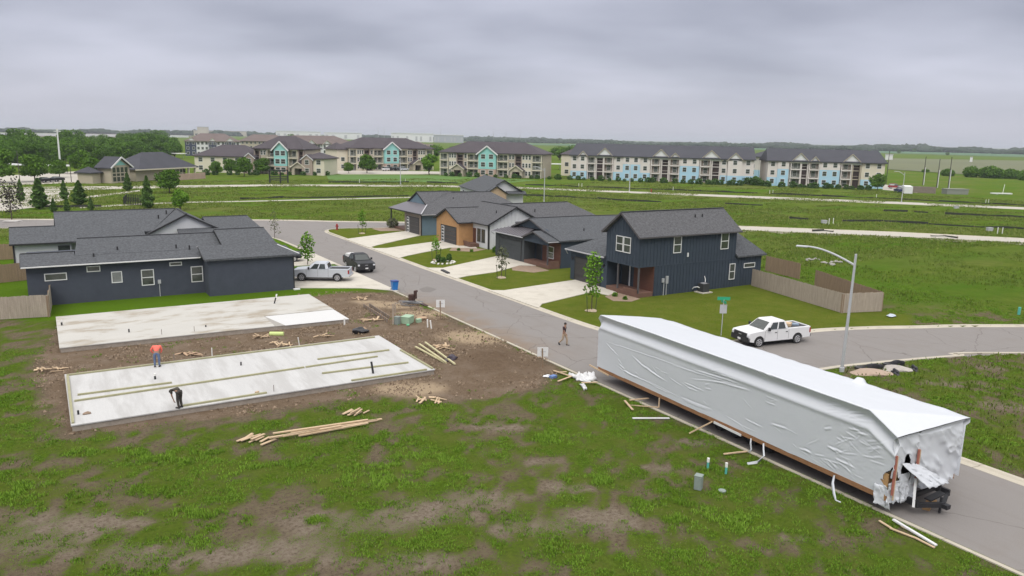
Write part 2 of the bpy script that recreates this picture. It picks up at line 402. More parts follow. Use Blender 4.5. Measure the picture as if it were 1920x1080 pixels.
t.links.new(c, b.inputs['Base Color']); b.inputs['Roughness'].default_value = .9; b.inputs['Specular IOR Level'].default_value = .25
m_conc = mat('concrete', (.50, .465, .405), .85, .07, .5, 18, spec=.25, stain=((.38,.345,.29), .7, .5, .5))
m_kerb = mat('kerb_concrete', (.44, .40, .33), .85, .12, .8, 20, spec=.25, stain=((.33,.29,.24), .5, .54, .6))
kt = m_kerb.node_tree; kb = kt.nodes['Principled BSDF']; kx = kt.nodes.new('ShaderNodeSeparateXYZ'); kt.links.new(wpos(kt), kx.inputs[0])
kf = mth(kt, 'FRACT', mth(kt, 'MULTIPLY', mth(kt, 'ADD', kx.outputs[1], mth(kt, 'MULTIPLY', kx.outputs[0], .35)), .33)); src = kb.inputs['Base Color'].links[0].from_socket
kt.links.new(mix(kt, mth(kt, 'MULTIPLY', mth(kt, 'LESS_THAN', kf, .02), .6), src, (.16, .14, .11)), kb.inputs['Base Color'])
m_far = mat('pale_paving', (.41, .38, .33), .9, .06, .05, 2)
def flat(name, poly, z, mtl, th=.05):
    q = MB(); q.prism(poly, z-th, z); return struct(q.build(name, mtl))
flat('road', ROADP, -.06, m_asph, .15)
def offset(pl, d):
    o = []
    for i, p in enumerate(pl):
        a = Vector(pl[max(i-1, 0)]); c_ = Vector(pl[min(i+1, len(pl)-1)]); e = (c_-a).normalized()
        o.append((p[0]+e.y*d, p[1]-e.x*d))
    return o
def dense(pl, n=4):
    o = []
    P = [Vector(p) for p in pl]
    for i in range(len(P)-1):
        a = P[max(i-1,0)]; b_ = P[i]; c_ = P[i+1]; d_ = P[min(i+2, len(P)-1)]
        L = (c_-b_).length; k = max(1, min(n, int(L/1.2)))
        for j in range(k):
            s = j/k
            if L > 14: o.append(tuple(b_.lerp(c_, s)))
            else: o.append(tuple(.5*((2*b_)+(-a+c_)*s+(2*a-5*b_+4*c_-d_)*s*s+(-a+3*b_-3*c_+d_)*s**3)))
    o.append(tuple(P[-1])); return o
def kerb(pl, side, narrow=False):
    """pl runs along the road edge; side +1 = road to the right of the run"""
    pl = dense(pl); q = MB()
    prof = [(-.14,-.4),(-.14,.05),(.06,.05),(.17,-.02),(.48,-.05),(.48,-.4)]
    if narrow: prof = [(-.32,-.4),(-.32,.05),(-.12,.05),(-.04,-.04),(.03,-.055),(.03,-.4)]
    rows = [[(px, py, z) for px, py in [offset(pl, side*d)[i] for i in range(len(pl))]] for d, z in prof]
    n = len(pl); vs = [v for r_ in rows for v in r_]
    q.add(vs, [(r_*n+i, r_*n+i+1, (r_+1)*n+i+1, (r_+1)*n+i) for r_ in range(len(prof)-1) for i in range(n-1)])
    return struct(q.build('kerb', m_kerb))
kerb(ROAD_L[:3], 1, True); kerb(ROAD_L[2:6], 1); kerb(ROAD_L[5:], 1)
kerb(UP_FAR, 1); kerb(list(UP_NEAR), 1); kerb(ROAD_R1[:], 1); kerb(ROAD_R2, 1)
flat('driveway', [(37.3,106.4),(39.5,107.4),(49.2,111.9),(49.2,106.2),(42,100.8),(39,98.6),(37.3,96.9)], .055, m_conc, .2)
flat('driveway', [(37.3,96.2),(39.3,95.6),(49.2,99.4),(49.2,94.0),(51.2,92.6),(50.4,90.6),(47.3,92.6),(42.3,90.2),(39,88.3),(37.3,87.0)], .055, m_conc, .2)
flat('driveway', [(37.3,79.2),(39,78.2),(49.8,83.6),(49.8,77.7),(51.2,76.6),(49.8,74.9),(48.2,76.0),(43.2,73.3),(39,72.4),(37.3,71.6)], .055, m_conc, .2)
flat('driveway', [(37.3,64.6),(38.6,63.8),(48.6,65.4),(48.6,60.4),(48.3,58.0),(46.6,57.2),(46.2,59.3),(38.6,56.9),(37.3,55.6)], .055, m_conc, .2)
flat('driveway', [(20.5,81.6),(29.1,82.8),(29.1,67.9),(28.4,68.9),(26.4,71.0),(20.5,74.0)], .055, m_conc, .2)
flat('driveway', [(20.5,94),(29.1,95.5),(29.1,86.0),(20.5,87)], .055, m_conc, .2)
m_mulch = mat('mulch', (.25, .18, .13), .95, .3, 3, 15)
for pl in ([(46.0,57.0),(48.3,57.8),(48.4,54.6),(46.8,54.0),(45.4,55.0)], [(47.2,76.5),(49.6,75.0),(49.4,71.6),(47.0,71.2),(45.6,73.5)], [(47.6,92.6),(50.2,90.6),(51.2,89.4),(48.4,88.0),(46.0,90.3)], [(45.5,113.5),(49.1,112.5),(49.1,118),(45.5,117)]):
    flat('planting_bed', pl, .03, m_mulch, .1)
flat('asphalt_patch', lst((786,541),(801,536),(819,541),(806,547),(792,546)), -.054, mat('patched_asphalt', (.155,.14,.13), .9, .1, 2, 20), .02)
flat('street_concrete', [(62,121),(80,112),(108,96.8),(128,79.1),(141.3,64.2),(165.3,34.4),(200,-14.5),(193,-19.6),(158,29.4),(134.8,61),(122.2,75),(103.6,92.3),(76.2,105.7),(58,114)], -.05, m_far, .1)
# far streets and paths (pale concrete ribbons)
flat('far_street', [(-60,252),(-8.5,234.5),(10.4,232),(33.5,230.9),(58,230),(102.6,217),(127.8,200.5),(149.2,175.6),(175.6,146.7),(198,120.8),(215.4,98.3),(240,66),(234,62),
     (207.9,94.8),(190.8,116.3),(168.9,141),(144.6,170.2),(123.8,194.1),(99.3,210),(56.3,223),(32.2,222.2),(9.8,219.7),(-8.1,222.5),(-60,238)], .05, m_far)
flat('footpath', lst((150,388),(260,382),(357,378.5),(480,376.6),(595,373.6),(767,369.5),(840,368.5),(840,370),(767,371),(595,375.2),(480,378),(357,380.2),(260,384),(150,390.5)), .05, m_far)
flat('footpath', lst((160,368.5),(262,356.5),(262,359),(160,372)), .045, m_far)
flat('parking_lot', lst((-30,333),(60,326),(150,321),(205,322),(205,341),(110,344),(0,349),(-30,350)), .05, m_far)
flat('side_street', lst((-10,357),(132,358),(128,372),(90,386),(-10,398)), .04, m_far)
flat('car_park', lst((590,316),(640,318),(830,322),(830,327),(640,327),(590,321)), .05, m_far)
flat('car_park', lst((1655,356),(1720,362),(1720,352),(1655,346)), .05, m_far)
m_field = mat('grain_field', (.050, .125, .050), .95, .12, .004, .05)
flat('field', lst((930,270.5),(1250,277),(1600,285.5),(1925,295),(1925,288.5),(1500,278),(1200,272.5),(930,268)), .3, m_field)
m_dry = mat('dry_field', (.115, .125, .055), .95, .16, .006, .05)
flat('field', lst((1665,297),(1925,301.5),(1925,335),(1665,318)), .25, m_dry)
flat('field', lst((-40,272),(360,256),(360,250.5),(-40,250)), .3, mat('brown_field', (.12,.10,.07), .95, .15, .004, .05))
m_green = mat('mown_meadow', (.066, .148, .014), .95, .2, .05, .6)
flat('meadow', lst((612,327.5),(700,328.5),(820,329),(1010,338),(930,345),(767,341),(617,341)), .035, m_green)
# ------------------------------------------------------------------ house kit
m_shing = mat('shingle', (.084, .088, .096), .92, .5, 5, 15, spec=.2)
m_shing2 = mat('shingle_light', (.094, .094, .10), .92, .5, 5, 15, spec=.2)
m_metal = mat('metal_roof', (.15, .14, .155), .45, .08, 1.5, 20, metal=.3)
m_navyA = mat('navy_siding', (.040, .054, .074), .8, .12, 1.2, 20, spec=.3)
m_navyL = mat('slate_blue_siding', (.060, .068, .090), .8, .14, 1.2, 30, spec=.3)
m_char = mat('charcoal_siding', (.056, .062, .066), .8, .14, 1.2, 20, spec=.3)
m_white = mat('white_siding', (.58, .585, .60), .8, .05, 1., 20)
m_trimw = mat('white_trim', (.68, .68, .68), .6, .05)
m_trimk = mat('black_trim', (.02, .02, .022), .6, .1)
m_trimd = mat('dark_trim', (.075, .07, .075), .6, .1)
m_gut = mat('pale_gutter', (.42, .42, .44), .5, .1)
m_tan = mat('tan_siding', (.40, .22, .095), .8, .14, 2.0, 30)
m_blue = mat('blue_siding', (.125, .185, .235), .8, .08, 1., 20)
m_stone = mat('stone_veneer', (.20, .165, .135), .9, .3, 4., 18)
m_brown = mat('stained_wood', (.105, .040, .024), .7, .2, 1.5, 20, stretch=(1,1,4))
m_deck = mat('deck_wood', (.135, .070, .050), .8, .2, 2, 20)
m_gdoor = mat('garage_door', (.048, .044, .045), .6, .1)
m_glass = mat('window_glass', (.055, .065, .055), .12, .5, .8, 3, spec=.8)
m_glassl = mat('pale_glass', (.20, .215, .21), .15, .3, .8, 3, spec=.8)
m_fence = mat('weathered_wood', (.36, .30, .245), .9, .3, 1.4, 12, stretch=(6,6,.6))
m_fence2 = mat('brown_fence_wood', (.25, .175, .115), .9, .25, 1.4, 12, stretch=(6,6,.6))

def window(par, ax, p, a0, a1, z0, z1, out=-1, mid=True, fr=None, gl=None, w=.075):
    """a window on the plane ax = p, spanning a0..a1; the frame is a part, the pane its sub-part"""
    q = MB(); d0, d1 = sorted((p, p + out*.05))
    def bx(u0, u1, v0, v1, w0, w1):
        if ax == 'x': q.box(u0, u1, v0, v1, w0, w1)
        else: q.box(v0, v1, u0, u1, w0, w1)
    bx(d0, d1, a0-w, a0, z0-w, z1+w); bx(d0, d1, a1, a1+w, z0-w, z1+w)
    bx(d0, d1, a0, a1, z0-w, z0); bx(d0, d1, a0, a1, z1, z1+w)
    if mid: bx(d0+.004, d1-.004, a0, a1, (z0+z1)/2-.035, (z0+z1)/2+.035)
    o = q.build('window', fr or m_trimw, par)
    q = MB(); e0, e1 = sorted((p + out*.006, p + out*.02))
    if ax == 'x': q.box(e0, e1, a0, a1, z0, z1)
    else: q.box(a0, a1, e0, e1, z0, z1)
    q.build('pane', gl or m_glass, o)
    return o
def part(name, mtl, par, fn, **k):
    q = MB(); fn(q)
    if name in SPLIT and len(q.cuts) > 1:
        return [c_.build(name, mtl, par, **k) for c_ in q.split()][0]
    return q.build(name, mtl, par, **k)
SPLIT = {'gutter','fascia','rake_trim','corner_trim','door_seam','door_handle','electric_meter','porch_post','line_set','batten'}
def roof(par, mtl, planes, th=.17, edge=None, name='roof'):
    q = MB()
    for pl in planes: q.sheet(pl, th)
    return q.build(name, mtl, par)
def garage_door(par, x, y0, y1, z1, mtl=None, lites=0):
    q = MB(); n = 4
    for k in range(n): q.box(x-.03, x+.02, y0, y1, z1*k/n+.012, z1*(k+1)/n-.012)
    g = q.build('garage_door', mtl or m_gdoor, par)
    if lites:                                                     # a column of square panes at the far side
        f = MB(); f.box(x-.06, x-.032, y1-.95, y1-.15, .1, z1-.06)
        fo = f.build('lite_column', m_trimw, g); gl = MB()
        for k in range(lites):
            h = (z1-.2)/lites; gl.box(x-.068, x-.061, y1-.84, y1-.26, .12+k*h+.07, .12+(k+1)*h-.07)
        gl.build('pane', m_trimk, g)
    q = MB()
    q.box(x-.05, x+.02, y0-.12, y0-.003, 0, z1+.12); q.box(x-.05, x+.02, y1+.003, y1+.12, 0, z1+.12); q.box(x-.05, x+.02, y0-.003, y1+.003, z1+.004, z1+.12)
    q.build('door_frame', m_trimk, g)
def battens(q, ax, p, a0, a1, z0, z1, out, step=.42):
    n = int((a1-a0)/step)
    for k in range(n+1):
        a = a0 + (a1-a0)*k/n; d = sorted((p, p+out*.035))
        if ax == 'x': q.box(d[0], d[1], a-.03, a+.03, z0, z1)
        else: q.box(a-.03, a+.03, d[0], d[1], z0, z1)
def vents(par, pts, mtl=None):
    for x, y, z in pts:
        q = MB(); q.cyl((x,y,z-.25), (x,y,z+.32), .07, 8); q.build('vent_pipe', mtl or m_trimk, par)

# ------------------------------------------------------------------ A: two-storey board and batten house
hA = thing('two_storey_house', 'dark navy two-storey board-and-batten house with grey shingle roof on the street corner', 'house', (48.4, 55, 0))
def f(q):
    q.box(48.4, 61.6, 55.03, 60.1, 3.0, 6.0)
    q.box(50.42, 61.6, 55.04, 60.09, -.2, 3.0)
    q.box(48.62, 61.5, 60.12, 66.4, -.2, 3.2)
    q.box(61.6, 65.7, 55.06, 61, -.2, 3.2)
    q.ext([(48.41,55.04,6.0),(48.41,60.09,6.0),(48.41,57.58,7.95)], (.2,0,0)); q.ext([(61.39,55.04,6.0),(61.39,60.09,6.0),(61.39,57.58,7.95)], (.2,0,0))
    battens(q, 'y', 55.03, 50.5, 61.5, .05, 3.0, -1); battens(q, 'y', 55.03, 48.5, 61.5, 3.05, 5.98, -1)
    battens(q, 'y', 55.06, 61.8, 65.6, .05, 3.15, -1)
    battens(q, 'x', 48.4, 55.1, 60.0, 3.05, 6.0, -1)
    for k in range(1, 12):
        y = 55.03 + 5.07*k/12; q.box(48.37, 48.41, y-.03, y+.03, 6.0, 6.0+1.93*(1-abs(y-57.58)/2.55))
    q.box(48.36, 61.62, 55.0, 55.028, 2.96, 3.05); q.box(48.36, 48.398, 55.03, 60.1, 2.96, 3.05)
part('wall', m_navyA, hA, f)
def gslope(y, e, r, ze, zr): return zr-(zr-ze)*abs(y-r)/abs(e-r)
roof(hA, m_shing2, [[(48.05,54.7,5.95),(62.0,54.7,5.95),(62.0,57.58,8.12),(48.05,57.58,8.12)], [(48.05,60.45,5.95),(48.05,57.58,8.12),(62.0,57.58,8.12),(62.0,60.45,5.95)]])
roof(hA, m_shing, [[(48.2,66.8,3.35),(48.2,60.13,3.35),(51.8,60.13,5.15),(51.8,63.3,5.15)], [(48.2,66.8,3.35),(51.8,63.3,5.15),(61.5,63.3,5.15),(61.5,66.8,3.35)], [(51.8,60.13,5.15),(61.5,60.13,5.15),(61.5,63.3,5.15),(51.8,63.3,5.15)]], name='garage_roof')
roof(hA, m_shing, [[(61.62,54.7,3.3),(66.1,54.7,3.3),(63.3,57.5,5.95),(61.62,57.5,5.95)], [(66.1,54.7,3.3),(66.1,61.3,3.3),(63.3,58.5,5.95),(63.3,57.5,5.95)], [(66.1,61.3,3.3),(61.62,61.3,3.3),(61.62,58.5,5.95),(63.3,58.5,5.95)]], name='rear_roof')
part('fascia', m_trimd, hA, lambda q: (q.bar((48.0,54.66,5.86),(48.0,57.58,8.03),.05,.2), q.bar((48.0,60.49,5.86),(48.0,57.58,8.03),.05,.2), q.bar((48.0,54.64,5.87),(62.0,54.64,5.87),.06,.14)))
part('gutter', m_gut, hA, lambda q: (q.bar((48.13,60.1,3.26),(48.13,66.85,3.26),.1,.12), q.bar((48.2,66.85,3.2),(48.55,66.9,2.7),.08,.08)))
window(hA, 'x', 48.355, 57.5, 58.42, 4.25, 5.66); window(hA, 'x', 48.355, 56.36, 57.28, 4.25, 5.66)
window(hA, 'y', 54.985, 52.75, 53.65, 4.2, 5.72); window(hA, 'y', 54.985, 59.3, 60.3, 4.2, 5.74); window(hA, 'y', 54.985, 60.85, 61.55, .9, 2.45)
window(hA, 'y', 55.015, 63.05, 64.6, 1.98, 2.35, mid=False)
garage_door(hA, 48.6, 61.2, 65.5, 2.5)
part('porch_wall', m_brown, hA, lambda q: (q.box(50.385, 50.418, 55.05, 58.0, .3, 2.98),))
part('porch_deck', m_deck, hA, lambda q: (q.box(48.42, 50.38, 55.06, 59.9, -.1, .42), q.box(48.44, 48.5, 55.1, 57.3, .42, .75)))
part('front_door', m_trimk, hA, lambda q: (q.box(50.36, 50.418, 58.9, 59.8, .42, 2.6),))
part('side_lite', m_trimw, hA, lambda q: (q.box(50.36, 50.418, 58.55, 58.68, .42, 2.7),))
for yy in (55.12, 58.2): part('porch_post', m_trimd, hA, lambda q: (q.box(48.44, 48.58, yy-.07, yy+.07, .42, 2.96),))
vents(hA, [(57.0,56.6,7.35),(58.0,56.6,7.35)])
part('wall_light', m_trimw, hA, lambda q: (q.box(54.62, 54.78, 54.93, 55.03, 3.65, 4.05),))
for yy in (60.6, 66.0): part('wall_lamp', m_trimk, hA, lambda q: (q.box(48.45, 48.62, yy-.08, yy+.08, 2.2, 2.5),))
part('electric_meter', mat('meter_grey', (.36,.37,.38), .5, .1), hA, lambda q: (q.box(51.4, 51.68, 54.88, 55.0, 1.3, 1.7), q.box(51.9, 52.2, 54.88, 55.0, 1.15, 1.9), q.box(51.65,51.72,54.93,55.0,.0,1.25), q.box(52.0,52.07,54.93,55.0,0,1.15)))
ac = thing('air_conditioner', 'black box air conditioner unit on a pale pad against the navy two-storey house', 'air conditioner', (56.4, 54.2, 0))
part('condenser', mat('dark_grille', (.035,.037,.04), .6, .2, 4, 40), ac, lambda q: (q.box(55.95, 56.85, 53.8, 54.6, .1, .95),), bevel=.03)
part('pad', m_conc, ac, lambda q: (q.box(55.7, 57.1, 53.6, 54.8, -.05, .1),))
part('fan_guard', m_gut, ac, lambda q: [q.tube([(56.4+r*math.cos(a), 54.2+r*math.sin(a), .965) for a in [k*PI/8 for k in range(17)]], .012, 5) for r in (.15,.25,.34)])
part('line_set', m_trimw, ac, lambda q: (q.tube([(55.98,54.3,.5),(55.75,54.4,.6),(55.6,54.75,.5),(55.6,54.95,.3)], .05, 6), q.tube([(56.9,54.5,.95),(57.2,54.8,1.2),(57.2,54.95,1.5)], .04, 6)))

# ------------------------------------------------------------------ C: dark single-storey house with metal porch roof
hC = thing('single_storey_house', 'charcoal single-storey house with metal garage roof and brown porch wall, next to the two-storey house', 'house', (49.8, 72, 0))
def f(q):
    q.box(51.4, 66, 72.2, 84.4, -.2, 3.25)
    q.ext([(50.92,74.3,4.2),(50.92,81.6,4.15),(50.92,77.9,5.25)], (.25,0,0)); q.ext([(65.8,72.2,3.2),(65.8,84.4,3.2),(65.8,77.9,5.2)], (.2,0,0))
    q.ext([(49.78,72.6,3.12),(49.78,77.66,3.12),(49.78,75.2,3.98)], (.15,0,0)); q.box(49.74, 49.92, 72.5, 77.66, 2.75, 3.13)
part('wall', m_navyA, hC, f)
part('garage_wall', m_char, hC, lambda q: (q.box(49.8, 51.38, 77.7, 84.6, -.2, 3.15),))
roof(hC, m_shing, [[(50.6,77.9,5.42),(50.6,74.6,4.27),(51.0,71.9,3.32),(66.3,71.9,3.32),(66.3,77.9,5.3),(58,77.9,5.42)], [(50.6,77.9,5.42),(58,77.9,5.42),(66.3,77.9,5.3),(66.3,84.9,2.98),(50.6,84.9,2.98)]])
roof(hC, m_shing, [[(49.4,75.2,4.2),(49.4,72.2,3.3),(54.4,72.2,3.26),(54.4,75.2,4.2)], [(49.4,75.2,4.2),(51.4,75.2,4.2),(51.4,77.75,3.3),(49.4,77.75,3.3)]], name='porch_roof')
def f(q):
    q.sheet([(49.42,77.5,3.24),(51.0,77.5,4.1),(51.0,82.0,4.05),(49.42,85.1,3.2)], .1)
    for k in range(14):
        y = 77.7+k*.5; t_ = min(1, (85.1-y)/3.1); q.bar((49.42,y,3.26),(49.42+1.58*t_,y,3.26+.84*t_), .03, .05)
part('metal_roof', m_metal, hC, f)
part('fascia', m_trimd, hC, lambda q: (q.bar((49.37,75.2,4.1),(49.37,72.2,3.2),.05,.16), q.bar((49.37,75.2,4.1),(49.37,77.75,3.2),.05,.16), q.bar((50.55,77.9,5.32),(50.55,74.6,4.17),.05,.16), q.bar((50.55,77.9,5.32),(50.55,82,3.95),.05,.16)))
part('gutter', m_gut, hC, lambda q: (q.bar((49.36,77.4,3.14),(49.36,85.15,3.12),.1,.1), q.bar((49.5,72.12,3.18),(54.4,72.12,3.16),.1,.1), q.bar((49.4,85.1,3.0),(49.75,84.8,2.7),.09,.09)))
garage_door(hC, 49.8, 78.4, 83.5, 2.45, m_char)
part('porch_wall', m_brown, hC, lambda q: (q.box(51.36, 51.398, 72.22, 76.0, .4, 2.9),))
window(hC, 'x', 51.36, 73.65, 74.9, .98, 2.3)
part('front_door', m_trimk, hC, lambda q: (q.box(51.34, 51.398, 76.3, 77.3, .4, 2.5),))
part('porch_deck', m_deck, hC, lambda q: (q.box(49.75, 51.34, 72.25, 77.6, -.1, .45), q.box(49.85, 51.3, 72.27, 72.33, .45, .95)))
part('porch_post', m_trimd, hC, lambda q: (q.box(49.76, 49.9, 72.55, 72.69, .45, 2.75),))
vents(hC, [(56, 74.0, 4.05)])

# ------------------------------------------------------------------ D: tan and white house
hD = thing('single_storey_house', 'single-storey house with tan garage gable and white board gable, black window frames', 'house', (49.2, 89, 0))
part('tan_wall', m_tan, hD, lambda q: (q.box(49.2, 55, 93.62, 100.7, -.2, 3.3), q.ext([(49.21,93.65,3.3),(49.21,100.65,3.3),(49.21,97.2,4.85)], (.2,0,0))))
def f(q):
    q.box(51.4, 59.8, 89.2, 97, -.2, 3.35); q.box(59.8, 70.4, 89.25, 97, -.2, 3.35)
    q.ext([(51.4,89.21,3.35),(59.8,89.21,3.35),(55.6,89.21,5.52)], (0,.2,0))
    for k in range(15):
        x_ = 51.6+8.0*k/14; q.box(x_-.03, x_+.03, 89.16, 89.2, .05, 3.35+2.17*(1-abs(x_-55.6)/4.2))
part('white_wall', m_white, hD, f)
roof(hD, m_shing2, [[(48.85,97.2,5.03),(48.85,93.25,3.33),(56.5,93.25,3.33),(56.5,97.2,5.03)], [(48.85,97.2,5.03),(56.5,97.2,5.03),(56.5,101.1,3.35),(48.85,101.1,3.35)],
     [(55.6,88.85,5.72),(55.6,98.6,5.72),(51.0,98.6,3.38),(51.0,88.85,3.38)], [(55.6,88.85,5.72),(60.2,88.85,3.38),(60.2,98.6,3.38),(55.6,98.6,5.72)],
     [(55.6,93,5.78),(55.6,88.9,3.44),(71.0,88.9,3.44),(67,93,5.78)], [(55.6,93,5.78),(67,93,5.78),(71,97.4,3.44),(55.6,97.4,3.44)], [(67,93,5.78),(71,88.9,3.44),(71,97.4,3.44)]])
part('fascia', m_trimk, hD, lambda q: (q.bar((48.82,97.2,4.92),(48.82,93.25,3.22),.05,.16), q.bar((48.82,97.2,4.92),(48.82,101.1,3.24),.05,.16), q.bar((55.6,88.82,5.6),(51,88.82,3.26),.05,.18), q.bar((55.6,88.82,5.6),(60.2,88.82,3.26),.05,.18), q.bar((50.96,88.85,3.28),(50.96,93.2,3.28),.06,.12), q.bar((48.9,93.21,3.22),(51.0,93.21,3.22),.06,.12)))
garage_door(hD, 49.2, 94.5, 99.1, 2.4, None, 5)
for yy in (91.45, 90.25): window(hD, 'x', 51.4, yy, yy+.8, .8, 2.5, fr=m_trimk)
part('front_door', m_brown, hD, lambda q: (q.box(51.34, 51.398, 92.65, 93.5, .3, 2.5),))
part('porch_deck', m_deck, hD, lambda q: (q.box(49.9, 51.33, 91.7, 93.55, -.1, .5), q.box(49.85, 49.9, 91.65, 93.55, .5, .8)))
part('corner_trim', m_trimk, hD, lambda q: (q.box(51.33, 51.399, 89.13, 89.33, 0, 3.3), q.box(51.33, 51.5, 89.1, 89.158, 0, 3.3)))
vents(hD, [(60, 91.0, 4.75), (53.6, 91, 4.75)])

# ------------------------------------------------------------------ E: blue-grey house at the bend
hE = thing('single_storey_house', 'blue-grey single-storey house with stone garage front and open corner porch, at the street bend', 'house', (49.2, 106, 0))
part('wall', m_blue, hE, lambda q: (q.box(49.25, 68, 106, 112.2, -.2, 3.2), q.box(53.2, 68, 112.2, 117.4, -.2, 3.2), q.ext([(51.1,106.2,3.2),(51.1,117.2,3.2),(51.1,111.6,6.0)], (.2,0,0))))
part('stone_front', m_stone, hE, lambda q: (q.box(49.17, 49.248, 106.05, 112.15, -.2, 3.15),))
roof(hE, m_shing2, [[(51.0,111.6,6.28),(56.5,111.6,6.28),(57.2,111.6,6.05),(64.5,111.6,6.05),(68.4,105.4,3.22),(48.95,105.35,3.28),(51.0,107.9,4.45)], [(51.0,111.6,6.28),(51.0,115.3,4.45),(51.0,117.9,3.2),(68.4,117.9,3.2),(64.5,111.6,6.05),(56.5,111.6,6.28)], [(64.5,111.6,6.05),(68.4,105.4,3.22),(68.4,117.9,3.2)]])
part('metal_roof', m_metal, hE, lambda q: (q.sheet([(48.85,105.3,3.36),(51.05,107.9,4.5),(51.05,115.2,4.5),(48.85,117.95,3.33)], .1),))
part('fascia', m_trimk, hE, lambda q: (q.bar((50.95,111.6,6.18),(50.95,107.9,4.35),.05,.18), q.bar((50.95,111.6,6.18),(50.95,115.3,4.35),.05,.18), q.bar((48.82,105.3,3.24),(48.82,117.95,3.22),.07,.13)))
part('hip_flashing', m_gut, hE, lambda q: (q.bar((48.85,105.28,3.38),(51.05,107.88,4.52),.16,.04),))
part('gutter', m_gut, hE, lambda q: (q.bar((48.95,105.28,3.2),(68.4,105.33,3.12),.1,.1),))
garage_door(hE, 49.16, 106.8, 111.3, 2.5, None, 5)
part('corner_trim', m_trimk, hE, lambda q: (q.box(49.14, 49.3, 105.94, 106.04, 0, 3.2),))
for xx, yy in ((49.0,117.2),(52.4,117.3)): part('porch_post', m_trimk, hE, lambda q: (q.box(xx-.09, xx+.09, yy-.09, yy+.09, 0, 3.25),))
part('porch_deck', m_deck, hE, lambda q: (q.box(49.3, 53.2, 112.25, 117.2, -.1, .3),))
vents(hE, [(56.5,109.6,5.1)])

# ------------------------------------------------------------------ F: house with a white and a tan gable beyond the bend
hF = thing('single_storey_house', 'grey roofed house with one white gable and one small tan gable, farthest of its street', 'house', (80.2, 142, 0))
E1 = Vector((.963,-.269,0)); E2 = Vector((.269,.963,0)); O_ = Vector((80.2,142,0))
def L(a, b, z=0): p = O_ + E1*a + E2*b; return (p.x, p.y, z)
def f(q):
    q.ext([L(.4,.6,3.2),L(9.2,.6,3.2),L(9.2,24.2,3.2),L(.4,24.2,3.2)], (0,0,-3.4))
    q.ext([L(.9,.62,3.2),L(9.0,.62,3.2),L(4.8,.62,5.95)], tuple(E2*.2))
part('white_wall', m_white, hF, f)
part('tan_gable', mat('pale_tan_siding', (.42,.30,.20), .8, .08), hF, lambda q: (q.ext([L(.6,-1.3,3.2),L(4.9,-1.3,3.2),L(2.7,-1.3,4.75)], tuple(E2*.2)), q.ext([L(.6,-1.3,3.2),L(4.9,-1.3,3.2),L(4.9,.55,3.2),L(.6,.55,3.2)], (0,0,-3.4))))
roof(hF, m_shing, [[L(0,0,3.3),L(4.8,0,6.1),L(4.8,17.5,6.3),L(0,24.6,3.3)], [L(4.8,0,6.1),L(9.6,0,3.3),L(9.6,24.6,3.3),L(4.8,17.5,6.3)], [L(0,24.6,3.3),L(4.8,17.5,6.3),L(9.6,24.6,3.3)],
     [L(.2,-1.6,3.28),L(2.7,-1.6,4.95),L(2.7,4,4.95),L(.2,4,3.28)], [L(2.7,-1.6,4.95),L(5.3,-1.6,3.28),L(5.3,4,3.28),L(2.7,4,4.95)], [L(5.3,-.6,3.25),L(9.6,-.6,3.25),L(9.6,.7,3.75),L(5.3,.7,3.75)]])
part('fascia', m_trimk, hF, lambda q: (q.bar(L(-.05,-.05,3.2),L(4.8,-.05,6.0),.06,.18), q.bar(L(9.65,-.05,3.2),L(4.8,-.05,6.0),.06,.18), q.bar(L(.2,-1.65,3.17),L(2.7,-1.65,4.85),.06,.16), q.bar(L(5.3,-1.65,3.17),L(2.7,-1.65,4.85),.06,.16)))
for b_ in (20.0, 12.5):
    part('window', m_trimk, hF, lambda q: (q.ext([L(.37,b_,1.2),L(.37,b_+.9,1.2),L(.37,b_+.9,2.5),L(.37,b_,2.5)], tuple(E1*-.05)),))

# ------------------------------------------------------------------ L: dark house beside the slabs
hL = thing('single_storey_house', 'long slate-blue house with grey roof, behind the concrete slabs, silver pickup at its front', 'house', (9, 75, 0))
part('wall', m_navyL, hL, lambda q: (q.box(-1.55, 12.62, 75.5, 84.8, -.2, 3.45), q.box(12.62, 20.45, 73.42, 85.6, -.2, 3.42), q.ext([(19.0,73.8,3.4),(19.0,85.6,3.4),(19.0,79.8,5.2)], (.2,0,0))))
roof(hL, m_shing, [[(-1.9,75.0,3.55),(12.9,75.0,3.55),(12.9,76.7,4.06),(2.15,76.7,4.06),(2.15,77.5,4.32),(-1.9,77.5,4.32)],
     [(2.15,76.6,4.05),(14.5,76.6,4.05),(14.5,80.2,5.12),(2.55,80.2,5.12)], [(-1.9,77.5,4.32),(2.5,77.5,4.32),(2.5,80.3,3.5),(-1.9,80.3,3.5)], [(2.55,80.2,5.12),(14.5,80.2,5.12),(14.5,85.4,3.5),(2.55,85.4,3.5)]])
roof(hL, m_shing, [[(12.25,73.05,3.52),(19.5,73.05,3.52),(19.5,76.1,4.4),(12.25,76.1,4.4)], [(14.45,76.0,4.38),(19.5,76.0,4.38),(19.3,79.8,5.45),(14.45,79.8,5.45)], [(14.45,79.8,5.45),(19.3,79.8,5.45),(19.5,86.2,3.5),(14.45,86.2,3.5)],
     [(19.45,73.05,3.52),(21.1,73.05,3.5),(19.45,75.6,4.25)], [(21.1,73.05,3.5),(21.1,86.4,3.5),(19.45,84,4.25),(19.45,75.6,4.25)]], name='front_roof')
part('gutter', m_trimw, hL, lambda q: (q.bar((-1.9,74.94,3.46),(12.25,74.94,3.46),.1,.1), q.bar((12.2,76.12,4.3),(14.5,76.12,4.3),.08,.12), q.bar((21.0,73.2,3.55),(19.5,75.5,4.22),.1,.04)))
